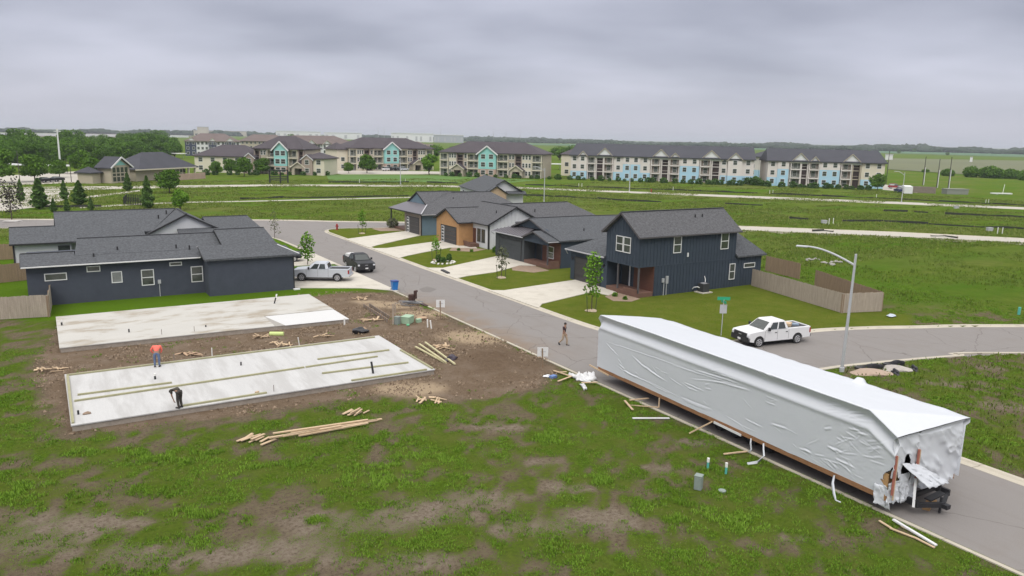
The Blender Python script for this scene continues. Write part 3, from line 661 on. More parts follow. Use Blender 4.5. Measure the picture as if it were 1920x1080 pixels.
part('rake_trim', m_trimk, hL, lambda q: (q.bar((14.42,76.1,4.32),(14.42,79.8,5.42),.05,.14), q.bar((12.22,73.05,3.45),(12.22,76.0,4.32),.05,.12), q.bar((-1.93,75.0,3.48),(-1.93,77.5,4.25),.05,.12)))
for a0, a1, z0, z1, md in ((-.2,1.33,2.2,2.7,0),(3.0,3.92,2.75,3.12,0),(9.7,10.62,2.82,3.02,0)): window(hL, 'y', 75.5, a0, a1, z0, z1, mid=False)
window(hL, 'y', 75.5, 4.88, 5.6, 1.62, 2.5, mid=False, gl=m_glassl); window(hL, 'y', 75.5, 7.28, 8.2, 1.18, 2.5); window(hL, 'y', 75.5, 11.5, 12.4, 1.15, 2.5)
part('corner_trim', m_trimk, hL, lambda q: (q.box(20.4, 20.5, 73.36, 73.44, 0, 3.4),))
part('electric_meter', m_gut, hL, lambda q: (q.box(8.55, 8.8, 75.36, 75.5, 1.2, 1.55), q.box(8.64, 8.7, 75.44, 75.5, 0, 1.2)))
part('splash_block', m_trimw, hL, lambda q: (q.box(20.3, 20.9, 72.95, 73.3, .0, .12),))
vents(hL, [(5.6,77.3,4.25),(3.6,76.2,3.9),(10.5,77.0,4.2),(11.6,76.6,4.1)])

# ------------------------------------------------------------------ M: white house behind it
hM = thing('single_storey_house', 'white gabled house with grey roof, mostly hidden behind the long slate-blue house', 'house', (8, 92, 0))
def f(q):
    q.box(-2.7, 17, 91.0, 103, -.2, 3.6); q.box(-2.68, 2.3, 89.7, 91, -.2, 3.5)
    q.ext([(9.7,91.0,3.6),(17.3,91.0,3.6),(17.3,91.0,4.05),(13.6,91.0,5.8),(9.7,91.0,3.9)], (0,.3,0))
part('wall', m_white, hM, f)
roof(hM, m_shing, [[(1.1,89.2,3.72),(9.3,89.2,3.72),(9.3,91,4.26),(10.1,91,4.26),(13.4,97,6.06),(1.1,97,6.06)], [(-3.0,89.25,3.7),(2.45,89.25,3.7),(2.45,93.4,4.92),(-3.0,93.4,4.92)], [(1.1,97,6.06),(13.4,97,6.06),(13.4,104,3.7),(1.1,104,3.7)], [(-3,93.4,4.92),(1.2,93.4,4.92),(1.2,97,3.8),(-3,97,3.8)],
     [(13.6,90.7,6.0),(13.6,97.2,6.05),(9.3,97.2,3.85),(9.3,90.7,3.85)], [(13.6,90.7,6.0),(17.5,90.7,4.0),(17.5,97.2,4.0),(13.6,97.2,6.05)],
     [(16.2,92.5,4.0),(22,92.5,4.0),(21.3,96,5.06),(16.2,96,5.06)], [(16.2,96,5.06),(21.3,96,5.06),(22,100,3.9),(16.2,100,3.9)], [(12.6,88.0,3.5),(18.5,88.0,3.5),(18.5,90.9,4.35),(12.6,90.9,4.35)]])
part('fascia', m_trimk, hM, lambda q: (q.bar((13.6,90.66,5.9),(9.3,90.66,3.75),.06,.18), q.bar((13.6,90.66,5.9),(17.5,90.66,3.9),.06,.18), q.bar((-3.0,89.2,3.6),(2.45,89.2,3.6),.07,.14)))
part('corner_trim', m_trimk, hM, lambda q: (q.box(-2.76, -2.6, 89.63, 89.72, 0, 3.5),))
window(hM, 'y', 89.7, 1.2, 2.1, 2.8, 3.2, fr=m_trimk, mid=False)
vents(hM, [(11.2,94.2,5.3),(12.2,95.4,5.7)])

m_ridge = mat('ridge_shade_strip', (.035, .037, .042), .9, .2)  # dark strips along the ridges, painting in the shadow line behind each roof
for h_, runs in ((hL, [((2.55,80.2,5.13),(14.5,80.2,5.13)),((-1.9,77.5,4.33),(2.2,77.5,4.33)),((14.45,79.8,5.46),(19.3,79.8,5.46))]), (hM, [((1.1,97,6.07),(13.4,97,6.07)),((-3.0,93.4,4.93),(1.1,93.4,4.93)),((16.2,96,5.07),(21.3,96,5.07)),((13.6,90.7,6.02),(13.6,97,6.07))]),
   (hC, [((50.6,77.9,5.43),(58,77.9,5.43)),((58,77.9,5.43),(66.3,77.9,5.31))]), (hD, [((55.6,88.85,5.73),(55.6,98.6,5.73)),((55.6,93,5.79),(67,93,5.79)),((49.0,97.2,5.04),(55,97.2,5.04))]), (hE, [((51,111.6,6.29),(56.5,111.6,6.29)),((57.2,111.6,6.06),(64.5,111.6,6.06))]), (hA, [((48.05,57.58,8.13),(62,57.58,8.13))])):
    for a_, b_ in runs: q = MB(); q.bar(a_, b_, .26, .05); q.build('ridge_shade_strip', m_ridge, h_)
# ------------------------------------------------------------------ fences
def wood_fence(label, runs, mtl, h=1.8, seed=1):
    q0 = random.Random(seed); p0 = runs[0][0]
    th = thing('wooden_fence', label, 'fence', (p0[0], p0[1], 0))
    q = MB(); pq = MB()
    for a, b_ in runs:
        a = Vector((*a, 0)); b_ = Vector((*b_, 0)); d = b_-a; n = max(2, int(d.length/.14)); ang = math.atan2(d.y, d.x)
        for k in range(n):
            c_ = a + d*(k+.5)/n; hh = h + q0.uniform(-.03,.03)
            q.ob((c_.x, c_.y, hh/2+.03), (d.length/n*.94, .02+q0.random()*.008, hh), ang)
        nrm = Vector((-d.y, d.x, 0)).normalized()*.05
        for z in (.35, h-.35): pq.bar(a+nrm+Vector((0,0,z)), b_+nrm+Vector((0,0,z)), .04, .09)
        m_ = max(1, round(d.length/2.4))
        for k in range(m_+1):
            c_ = a + d*k/m_ + nrm*1.6; pq.box(c_.x-.05, c_.x+.05, c_.y-.05, c_.y+.05, -.1, h-.05)
    q.build('pickets', mtl, th); pq.build('rails_and_posts', m_fence2, th)
    return th
wood_fence('weathered grey picket fence with closed corner, running from the navy house round its side yard', [((63.9,54.6),(60.9,41.55)), ((60.9,41.55),(64.95,40.3))], m_fence)
wood_fence('brown rear yard fence, short stretch meeting the back corner of the navy house', [((66.2,60.8),(72.9,60.4)), ((72.9,60.4),(71.95,54.9))][1:], m_fence2, seed=3)
wood_fence('brown rear yard fence, longer stretch ending at the grey fence corner', [((69.8,51.2),(64.98,40.4))], m_fence2, seed=4)
wood_fence('weathered grey-brown fence in the grass at the edge left of the slate-blue house', [((-14,73.0),(-.15,70.7)), ((-.15,70.7),(.1,75.4))], m_fence, seed=5)
wood_fence('light brown fence beside the white house behind the slate-blue one', [((-16,105.6),(-3.0,104.4))], m_fence2, seed=6)
wood_fence('dark brown short fence between the two houses at the photo edge', [((-9,87.4),(-1.6,89.3))], m_fence2, seed=7)
# ------------------------------------------------------------------ shrink-wrapped modular home on its carrier
m_wrap, t, b = nt('shrink_wrap')
pp = opos(t); nn = noise(t, vscale(t, pp, (1, .5, 1)), 2.2, 6, .6)
t.links.new(mix(t, nn, (.535, .555, .595), (.575, .59, .622)), b.inputs['Base Color'])
b.inputs['Roughness'].default_value = .42; b.inputs['Specular IOR Level'].default_value = .35
bump(t, b, noise(t, vscale(t, pp, (1, .6, 1.4)), 3.0, 5, .6), .10, .03)
m_rim = mat('raw_timber_rim', (.26, .13, .06), .8, .25, 1.5, 12)
m_osb = mat('board_sheathing', (.42, .25, .11), .8, .2, 5, 30)
m_stud = mat('stud_timber', (.34, .12, .085), .8, .2, 2, 20)
m_ply = mat('pale_lumber', (.50, .37, .24), .8, .18, 2, 16, stretch=(1,1,1))
m_ply2 = mat('treated_lumber', (.46, .42, .25), .8, .14, 2, 16)
m_steel = mat('dark_steel', (.03, .03, .034), .55, .2, 3, 20, metal=.4)
m_tyre = mat('tyre_rubber', (.022, .022, .023), .85, .2, 5, 30)
m_sheet = mat('white_plastic_sheet', (.66, .66, .67), .5, .06, 3, 14, bmp=.2)
HO = Vector((28.55, 16.55, 0)); HD = Vector((.036, .99935, 0)); HR = Vector((.99935, -.036, 0)); HLEN, HWID = 20.1, 4.72
def H(a, l, z): p = HO + HR*a + HD*l; return (p.x, p.y, z)
home = thing('modular_home', 'long white shrink-wrapped modular home section on a steel carrier, torn open at its front corner', 'modular home', (30.9, 26.5, 0))
nl = 560; ls = np.linspace(-.18, HLEN+.12, nl)
def roofz(a, l):
    z1 = 4.22 - .74*a/5.05; z2 = 3.50 + .62*(l+.18)/1.15; z3 = 4.3-.35*np.clip((l-HLEN+.1)/.25, 0, 1)
    k = .05; h = np.clip(.5+.5*(z2-z1)/k, 0, 1); z = z2*(1-h)+z1*h-k*h*(1-h)
    return np.minimum(z, z3) + .02*(fbm(a*.8, l*.6, 3, 61)-.5)
def NP(px, py):
    d = FWD + RT*((px-960)/FPX) - UP*((py-540)/FPX); t_ = (HO-Vector((0,0,CAMH))*0-CP).dot(HR)/d.dot(HR); p = CP+d*t_
    return (p-HO).dot(HD), p.z
_A = lambda L_: [[(1100+x_/4.8, 560+y_/4.8) for x_, y_ in c] for c in L_]
_B = lambda L_: [[(1140+x_/4, 700+y_/4) for x_, y_ in c] for c in L_]
_C = lambda L_: [[(1440+x_/4, 700+y_/4) for x_, y_ in c] for c in L_]
CREASES = _A([[(170,395),(290,525)],[(400,510),(500,600),(700,740)],[(500,610),(740,760)],[(250,590),(330,650),(520,740),(700,830)],[(330,650),(460,710)],[(540,740),(840,890)],[(600,790),(760,860)],[(840,890),(1130,1005)],[(740,710),(870,790)],[(870,750),(1060,840)],
  [(960,640),(1380,770)],[(1050,640),(1400,745)],[(930,720),(1330,770)],[(1130,740),(1480,830)],[(1470,615),(1590,740)],[(1530,640),(1640,730)],[(1590,650),(1680,720)],[(150,380),(900,630)],[(750,590),(1400,800)],[(290,590),(340,640)]]) \
 + _B([[(870,315),(1010,400),(1130,450)],[(1020,340),(1160,410)],[(1640,545),(1720,590)],[(1590,640),(1700,730)],[(1650,655),(1740,730)],[(1700,640),(1800,690)],[(1430,570),(1500,620)],[(1460,560),(1530,610)],[(1620,420),(1680,410)],[(1800,420),(1920,430)],[(1820,400),(1920,460)],[(560,200),(760,280)],[(1180,210),(1260,240)]]) \
 + _C([[(430,225),(530,235)],[(420,240),(540,250)],[(430,255),(540,265)],[(560,300),(740,300)],[(590,330),(720,320)],[(600,345),(780,370)],[(600,410),(680,430)],[(650,440),(760,470)],[(740,545),(860,520)],[(740,560),(850,545)],[(740,575),(840,560)],[(745,590),(830,580)],[(450,540),(520,600),(600,580)],[(480,560),(560,600)],
  [(540,460),(600,520)],[(560,480),(650,500)],[(230,560),(330,600)],[(380,650),(480,740)],[(400,640),(560,690)],[(430,660),(500,740)],[(540,640),(600,680)],[(500,540),(640,480)],[(20,380),(150,420)],[(640,760),(720,800)],[(700,620),(820,640)]])
CREASES = [[NP(*p) for p in c] for c in CREASES]
NBIG = len(CREASES); q0 = random.Random(21)
for _ in range(90):                                        # short secondary creases fanning off the long ones
    c = CREASES[q0.randrange(NBIG)]; a, b_ = c[0], c[-1]; f_ = q0.random(); ang_ = math.atan2(b_[1]-a[1], b_[0]-a[0])+q0.gauss(0, .35); L_ = q0.uniform(.25, .9)
    x_ = a[0]+(b_[0]-a[0])*f_+q0.gauss(0, .25); y_ = a[1]+(b_[1]-a[1])*f_+q0.gauss(0, .22); CREASES.append([(x_, y_), (x_+L_*math.cos(ang_), y_+L_*math.sin(ang_))])
def crease_field(l, z):
    o = np.zeros(l.shape); zz1 = np.broadcast_to(z, l.shape); wv = .06*(fbm(l*1.5, zz1*1.5, 2, 70)-.5)
    for k, c in enumerate(CREASES):
        am = (.020, .028, .016)[k % 3]*(1 if k < NBIG else .6); w = (.036, .048, .03)[k % 3]*(1 if k < NBIG else .8); L_ = sum(math.hypot(b_[0]-a[0], b_[1]-a[1]) for a, b_ in zip(c[:-1], c[1:])); run = 0; best = np.zeros(l.shape)
        for a, b_ in zip(c[:-1], c[1:]):
            ex, ez = b_[0]-a[0], b_[1]-a[1]; q_ = math.hypot(ex, ez)+1e-6; t_ = ((l-a[0])*ex+(zz1-a[1])*ez)/q_**2; tc = np.clip(t_, 0, 1)
            dx = l-a[0]-tc*ex; dz_ = zz1-a[1]-tc*ez; d = np.hypot(dx, dz_); sd_ = (ex*(zz1-a[1])-ez*(l-a[0]))/q_ + wv
            s_ = (run+tc*q_)/L_; tap = np.clip(s_*(1-s_)*5, 0, 1)
            best = np.where(d < 4*w, np.maximum(best, 0)+0*best, best); f_ = am*tap*(np.exp(-(sd_/w)**2)-.6*np.exp(-((sd_+w*1.5)/w)**2))*(d < .35)*np.exp(-np.maximum(0, d-np.abs(sd_))**2/.01)
            best = np.where(np.abs(f_) > np.abs(best), f_, best); run += q_
        o += best
    return o
rows = []
s_near = np.linspace(0, 1, 110)
for s in s_near:                                            # up the near side
    z = .84 + s*(roofz(np.zeros(nl), ls)-.84)
    zt = roofz(np.zeros(nl), ls)-z                          # depth below the roof edge
    off = .17*np.exp(-((zt-.42)/.24)**2) - .05*np.exp(-((zt-.82)/.12)**2) - .05*np.exp(-(zt/.1)**2) + .012*np.sin(ls*.9)
    st = sm(0, .15, s)
    wr = crease_field(ls, z) + .012*(fbm(ls*1.3, z*1.3, 3, 75)-.5) + .05*(fbm(ls*.22, z*.4, 2, 76)-.5) + .03*sm(4.5, .8, ls)*(fbm(ls*2.2+z, z*2.4, 3, 78)-.5)
    rows.append(np.stack([off-wr*st, ls, z + .03*fbm(ls*2, np.zeros(nl), 2, 77)*(s == 0)], 1))
for s in np.linspace(.02, 1, 30):                           # over the roof to the far eave
    a = np.full(nl, s*5.05); rows.append(np.stack([a, ls, roofz(a, ls) + (.10*fbm(ls*.9, a, 2, 81)-.05)*s**4 + .02*fbm(ls*1.5, a*1.5, 3, 83)], 1))
for a_, dz in ((5.06,.22),(4.76,.30)): rows.append(np.stack([np.full(nl, a_), ls, roofz(np.full(nl, 5.05), ls)-dz], 1))
rows.append(np.stack([np.full(nl, 4.74), ls, np.full(nl, .84)], 1))
A = np.array(rows); nr = len(A)
# a fold of loose sheet standing up on the roof edge
bumpz = .26*np.exp(-((A[:,:,1]-5.2)/.24)**4)*np.exp(-((A[:,:,0]-4.95)/.2)**2)*(A[:,:,2] > 3.2)
A[:,:,2] += bumpz
V = np.stack([HO.x+HR.x*A[:,:,0]+HD.x*A[:,:,1], HO.y+HR.y*A[:,:,0]+HD.y*A[:,:,1], A[:,:,2]], 2).reshape(-1, 3)
ii = np.arange(nr*nl).reshape(nr, nl); Fq = np.stack([ii[:-1,:-1], ii[:-1,1:], ii[1:,1:], ii[1:,:-1]], 2)
cen = (A[:-1,:-1]+A[1:,1:])/2
keep = np.ones(Fq.shape[:2], bool)
torn = (np.arange(nr-1)[:,None] < 110) & (cen[:,:,1] < .28+.22*np.sin(cen[:,:,2]*5)+.5*fbm(cen[:,:,2]*1.5, cen[:,:,1]*0, 3, 90)-.55+.16*(cen[:,:,2]-1.5 < 0)) & (cen[:,:,2] < 2.3)
keep &= ~torn
V -= np.array([30.9, 26.5, 0])
npmesh('wrap', V, Fq[keep].reshape(-1, 4), m_wrap, smooth=True, parent=home)
# front face: intact sheet on the right, folds hanging from the eave
na, nz = 70, 60
def front_sheet(a0, a1, ztop, zbot, amp, sd, outf=lambda a, s: 0*a):
    a = np.linspace(a0, a1, na)[None,:].repeat(nz, 0); s = np.linspace(0, 1, nz)[:,None].repeat(na, 1)
    zt = roofz(a, np.full_like(a, -.18)) - ztop; zb = zbot(a)
    z = zt*(1-s)+zb*s
    l = -.02 - amp*(1-np.abs(2*fbm(a*.9+z*.9, z*.55-a*.3, 3, sd)-1))**4 - .05*np.sin(a*2.1+z)*s - outf(a, s)
    l = np.where(s < .08, -.17+.15*(s/.08), l)
    P3 = np.stack([HO.x+HR.x*a+HD.x*l-30.9, HO.y+HR.y*a+HD.y*l-26.5, z], 2).reshape(-1, 3)
    q = np.arange(na*nz).reshape(nz, na)
    return P3, np.stack([q[:-1,:-1], q[:-1,1:], q[1:,1:], q[1:,:-1]], 2).reshape(-1, 4)
P3, F3 = front_sheet(1.62, 4.74, .03, lambda a: .62+.16*fbm(a*2, a*0, 3, 95)+.25*sm(2.6,1.7,a), .13, 91); npmesh('front_wrap', P3, F3, m_wrap, smooth=True, parent=home)
P3, F3 = front_sheet(-.02, 1.64, .03, lambda a: 1.75-.45*np.sin(a*4.0+.6)+.5*fbm(a*3, a*0, 2, 97)+.55*np.exp(-((a-.28)/.12)**2), .10, 93); npmesh('front_wrap', P3, F3, m_wrap, smooth=True, parent=home)
def ribbon(pts, w, mtl=m_wrap, name='torn_strip', tw=0.3, par=home):
    """a strip of sheet along pts (a, l, z), width w(i), slightly cupped"""
    q = MB(); P = [Vector(H(*p)) for p in pts]; n = len(P); vs = []
    for i, p in enumerate(P):
        d = (P[min(i+1, n-1)]-P[max(i-1, 0)]).normalized(); side = d.cross(Vector((math.sin(tw*i+1), math.cos(tw*i+1)*.6, .2))).normalized()
        ww = w[i] if isinstance(w, (list, tuple)) else w
        nn_ = d.cross(side)*.03
        vs += [p-side*ww/2, p+nn_, p+side*ww/2]
    q.add(vs, [(3*i+k, 3*i+k+1, 3*i+4+k, 3*i+3+k) for i in range(n-1) for k in (0, 1)])
    o = q.build(name, mtl, par, smooth=True)
    sdm = o.modifiers.new('thick', 'SOLIDIFY'); sdm.thickness = .012
    return o
def sheetgrid(corners, amp, sd, name='torn_flap', mtl=m_wrap, n=14):
    """a crumpled flap between four corners given as (a, l, z)"""
    c0, c1, c2, c3 = [Vector(H(*c)) for c in corners]; vs = []
    for i in range(n+1):
        for j in range(n+1):
            p = c0.lerp(c1, j/n).lerp(c3.lerp(c2, j/n), i/n)
            k = float(fbm(np.array([i*.33+sd]), np.array([j*.33]), 3, sd)[0])-.5
            e = float(fbm(np.array([i*.9]), np.array([j*.9]), 2, sd+5)[0])-.5
            p = p + Vector((k*amp, -abs(k)*amp*1.5, (e*.5)*amp + (.5*e*amp if i == n else 0))); vs.append(p)
    q = MB(); q.add(vs, [(i*(n+1)+j, i*(n+1)+j+1, (i+1)*(n+1)+j+1, (i+1)*(n+1)+j) for i in range(n) for j in range(n)])
    o = q.build(name, mtl, home, smooth=True); s_ = o.modifiers.new('thick', 'SOLIDIFY'); s_.thickness = .012
    return o
sheetgrid([(.55,-.12,2.25),(1.75,-.10,2.0),(3.0,-.75,1.18),(1.5,-.85,1.22)], .22, 3)           # awning-like flap
sheetgrid([(1.45,-.05,1.9),(2.0,-.05,1.8),(1.75,-.12,.45),(1.05,-.12,.5)], .2, 5)
sheetgrid([(.0,.0,1.45),(.62,-.06,1.5),(.75,-.1,.55),(-.05,.0,.5)], .2, 7)
sheetgrid([(-.12,.55,1.25),(-.02,.05,1.3),(.15,-.1,.25),(-.2,.45,.45)], .16, 9)
sheetgrid([(.1,-.03,2.7),(.55,-.05,2.6),(.62,-.1,1.8),(.28,-.06,1.7)], .14, 11)
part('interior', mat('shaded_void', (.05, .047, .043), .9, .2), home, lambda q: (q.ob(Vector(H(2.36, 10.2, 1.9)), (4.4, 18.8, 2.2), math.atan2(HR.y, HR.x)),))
part('sheathing', m_osb, home, lambda q: (q.ob(Vector(H(.62, .35, 1.25)), (1.15, .03, .9), math.atan2(HR.y, HR.x)), q.ob(Vector(H(.06, .45, 1.35)), (.03, .8, .9), math.atan2(HR.y, HR.x)), q.ob(Vector(H(.9,.1,.80)), (1.8,.05,.2), math.atan2(HR.y, HR.x))))
for a_ in (.12, 1.62): part('stud', m_stud, home, lambda q: (q.bar(H(a_,-.09,.9), H(a_,-.09,2.62), .09, .05), q.bar(H(a_+.07,-.10,.9), H(a_+.07,-.10,2.62), .03, .05, 1)) and None) if 0 else part('stud', m_stud, home, lambda q: (q.bar(H(a_,-.14,.95), H(a_,-.14,2.66), .10, .06),))
for a_ in (.21, 1.71): part('stud_edge', m_ply, home, lambda q: (q.bar(H(a_,-.14,.7), H(a_,-.14,2.62), .05, .05),))
part('stud', m_sheet, home, lambda q: (q.bar(H(1.36,-.3,1.5), H(1.12,-.5,.35), .10, .03),))
# timber rim, chassis, wheels, tongue
part('floor_rim', m_rim, home, lambda q: (q.bar(H(.03,.0,.755), H(.03,HLEN,.755), .06, .22), q.bar(H(4.70,.0,.755), H(4.70,HLEN,.755), .06, .22), q.bar(H(.05,HLEN-.03,.755), H(4.7,HLEN-.03,.755), .06, .22), q.ob(Vector(H(2.36, HLEN/2, .82)), (4.55, HLEN-.2, .05), math.atan2(HR.y, HR.x))))
part('carrier_frame', m_steel, home, lambda q: [q.bar(H(a_,-.6,.5), H(a_,HLEN-.3,.5), .12, .28) for a_ in (1.25, 3.45)] + [q.bar(H(1.25,l_,.5), H(3.45,l_,.5), .1, .2) for l_ in (0,3,6,9,12,15,18)] + [q.bar(H(1.25,-.5,.42), H(2.35,-1.0,.40), .14, .2), q.bar(H(3.45,-.5,.42), H(2.35,-1.0,.40), .14, .2)])
part('coupler', m_steel, home, lambda q: (q.ob(Vector(H(2.35,-1.05,.38)), (.26,.4,.18), math.atan2(HR.y, HR.x)), q.cyl(H(2.35,-.9,.0), H(2.35,-.9,.7), .055, 8), q.bar(H(1.9,-.6,.55), H(2.9,-.6,.65), .3, .06), q.bar(H(2.9,-.45,.5), H(3.0,-.45,1.05), .06, .06)))
for l_ in (7.0, 8.1, 9.2, 10.3):
    for a_ in (.95, 3.8):
        w_ = part('wheel', m_tyre, home, lambda q: (q.tube([H(a_-.14,l_,.34-.10), H(a_-.11,l_,.24), H(a_+.11,l_,.24), H(a_+.14,l_,.24)], [.29,.34,.34,.29], 16),))
        part('rim', m_steel, w_, lambda q: (q.cyl(H(a_-.155,l_,.24), H(a_+.155,l_,.24), .17, 12),))
# loose batten ends and rags hanging off the rim
sheetgrid([(.55,-.06,1.75),(1.25,-.06,1.7),(1.1,-.14,.5),(.7,-.12,.42)], .2, 13)
ribbon([(-.02,2.5,.75),(-.35,2.3,.55),(-.55,2.05,.25),(-.62,1.85,-.02),(-.62,1.6,.02)], [.10,.16,.18,.16,.08])
ribbon([(-.02,6.5,.75),(-.1,6.4,.5),(-.25,6.2,.25),(-.75,6.1,.05),(-1.25,6.25,.03)], [.08,.10,.16,.24,.2])
ribbon([(-.01,7.3,.72),(-.08,7.25,.5),(-.05,7.2,.2),(-.12,7.25,.02)], [.06,.10,.12,.1])
part('batten', m_ply, home, lambda q: (q.bar(H(-.05,9.9,.70), H(-1.15,10.4,.06), .05, .06),))
part('batten', m_sheet, home, lambda q: (q.bar(H(-.06,9.8,.70), H(-.06,7.9,.66), .03, .12),))
part('batten', m_ply, home, lambda q: (q.bar(H(-.06,14.1,.66), H(-.06,14.1,.1), .05, .07), q.bar(H(-.05,14.1,.1), H(-1.3,15.3,.05), .05, .05)))
part('batten', m_ply, home, lambda q: (q.bar(H(-.1,20.9,.75), H(-.06,18.9,.62), .06, .08),))

# ------------------------------------------------------------------ pickups
def pickup(label, paint, loc, heading, trim='chrome', load=None, group=None, long_=5.85, rimc=None):
    """x forward, built round the middle of its wheelbase"""
    r = thing('pickup_truck', label, 'pickup truck', (0,0,0), group)
    wb, Wd = 3.65, 1.0; fx, rx = wb/2, -wb/2; fr = fx+.98; rr = rx-1.2
    def arch(cx, rad=.49, n=9): return [(cx+rad*math.cos(PI*k/n), .40+rad*math.sin(PI*k/n)) for k in range(n+1)]
    low = .42
    prof = [(rr, .55),(rr,.5),(rx-.49,.45)] + arch(rx)[::-1] + [(rx+.49,low),(fx-.49,low)] + arch(fx)[::-1] + [(fx+.49,.42),(fr-.06,.5),(fr,.7),(fr-.02,1.02),(fr-.12,1.13),(fr-.75,1.21),(fx-.50,1.26),(fx-.52,1.27),(-.9,1.24),(rr+.02,1.24),(rr-.02,1.1)]
    q = MB(); q.ext([(x_, Wd, z_) for x_, z_ in prof], (0,-2*Wd,0)); body = q.build('body', paint, r, bevel=.05, seg=2, smooth=True)
    # arches lined dark, bed opening
    part('wheel_well', m_trimk, r, lambda q: [q.box(cx-.46, cx+.46, -.92, .92, .30, .86) for cx in (fx, rx)] + [q.box(rx+.4, fx-.4, -.9, .9, .33, .45)])
    bx0, bx1 = rr+.09, -.98
    part('bed_liner', m_trimk, r, lambda q: (q.box(bx0, bx1, -.82, .82, 1.1, 1.252),))
    part('bed_rail', paint, r, lambda q: (q.box(rr, -.95, .83, .99, 1.2, 1.30), q.box(rr, -.95, -.99, -.83, 1.2, 1.30), q.box(rr-.01, rr+.08, -.83, .83, 1.2, 1.31)), bevel=.02)
    # cab
    x0, x1, x2, x3 = -.95, -.72, fx-1.18, fx-.42      # rear foot, rear roof, front roof, windscreen foot
    zb, zt = 1.24, 1.87; yb, yt = .97, .77
    cabv = [(x0,-yb,zb),(x3,-yb,zb),(x3,yb,zb),(x0,yb,zb),(x1,-yt,zt),(x2,-yt,zt),(x2,yt,zt),(x1,yt,zt)]
    q = MB(); q.add(cabv, [(3,2,1,0),(4,5,6,7),(0,1,5,4),(1,2,6,5),(2,3,7,6),(3,0,4,7)]); q.build('cab', paint, r, bevel=.07, seg=2, smooth=True)
    def lerp4(A, B, Cc, D, u0, u1, v0, v1, out):
        A, B, Cc, D = map(Vector, (A, B, Cc, D)); f_ = lambda u, v: A.lerp(B, u).lerp(D.lerp(Cc, u), v)
        n = (B-A).cross(D-A).normalized()*out; return [f_(u0,v0)+n, f_(u1,v0)+n, f_(u1,v1)+n, f_(u0,v1)+n]
    def glass(name, quad, th=.02):
        q = MB(); n = (quad[1]-quad[0]).cross(quad[3]-quad[0]).normalized(); q.ext(quad, tuple(-n*th)); return q.build(name, m_cglass, r)
    glass('windscreen', lerp4((x3,-yb,zb),(x3,yb,zb),(x2,yt,zt),(x2,-yt,zt), .08,.92,.08,.9,.012))
    glass('rear_window', lerp4((x0,yb,zb),(x0,-yb,zb),(x1,-yt,zt),(x1,yt,zt), .12,.88,.2,.85,.012))
    for s_ in (1, -1):
        A_ = ((x0,-yb,zb),(x3,-yb,zb),(x2,-yt,zt),(x1,-yt,zt)) if s_ < 0 else ((x3,yb,zb),(x0,yb,zb),(x1,yt,zt),(x2,yt,zt))
        for u0, u1 in ((.13,.44),(.50,.82)):
            if s_ > 0: u0, u1 = 1-u1, 1-u0
            glass('side_window', lerp4(*A_, u0, u1, .10, .86, .012))
        part('door_seam', m_trimk, r, lambda q: [q.box(xx-.008, xx+.008, s_*1.0-.006, s_*1.0+.006, .5, 1.22) for xx in (-.92, .15, fx-.5)])
        part('door_handle', m_trimk if trim == 'black' else paint, r, lambda q: [q.box(xx-.09, xx+.09, s_*1.0-.025, s_*1.0+.025, 1.03, 1.08) for xx in (-.72, .32)])
        part('mirror', m_trimk, r, lambda q: (q.box(fx-.86, fx-.70, s_*1.02-.10+s_*.10, s_*1.02+.10+s_*.10, 1.25, 1.50),), bevel=.03)
        part('headlight', m_lamp, r, lambda q: (q.box(fr-.16, fr+.012, s_*.86-.12, s_*.86+.12, .83, 1.02),), bevel=.03)
        part('taillight', m_red, r, lambda q: (q.box(rr-.03, rr+.1, s_*.93-.075, s_*.93+.08, .82, 1.2),))
        for cx in (fx, rx):
            wv = part('wheel', m_tyre, r, lambda q: (q.tube([(cx, s_*.76, .39),(cx, s_*.79, .39),(cx, s_*.97, .39),(cx, s_*1.0, .39)], [.34,.395,.395,.35], 20),), smooth=True)
            def rim(q):
                q.cyl((cx, s_*.985, .39), (cx, s_*1.004, .39), .25, 16, 1)
                for k in range(6):
                    a = k*PI/3; q.bar((cx, s_*1.01, .39), (cx+.235*math.cos(a), s_*1.01, .39+.235*math.sin(a)), .03, .075)
                q.cyl((cx, s_*1.0, .39), (cx, s_*1.025, .39), .07, 10)
                q.tube([(cx+.245*math.cos(k*PI/10), s_*1.005, .39+.245*math.sin(k*PI/10)) for k in range(21)], .025, 6)
            q = MB(); rim(q); q.build('rim', [rimc or m_rimc, m_trimk], wv)
    dark = trim != 'chrome'
    part('grille', m_trimk, r, lambda q: (q.box(fr-.05, fr+.025, -.72, .72, .74, 1.10), q.box(fr+.02, fr+.03, -.65, .65, .86, .88), q.box(fr+.02, fr+.03, -.65, .65, .95, .97)), bevel=.015)
    part('badge', m_rimc, r, lambda q: (q.box(fr+.03, fr+.04, -.16, .16, .90, .95),))
    part('front_bumper', m_trimk if dark else m_rimc, r, lambda q: (q.box(fr-.16, fr+.09, -1.0, 1.0, .42, .82),), bevel=.05, seg=2)
    part('rear_bumper', m_trimk if dark else m_rimc, r, lambda q: (q.box(rr-.14, rr+.02, -.95, .95, .48, .68),), bevel=.03)
    part('number_plate', m_trimw, r, lambda q: (q.box(fr+.09, fr+.105, -.16, .16, .52, .66),))
    r.location = loc; r.rotation_euler = (0,0,heading)
    return r
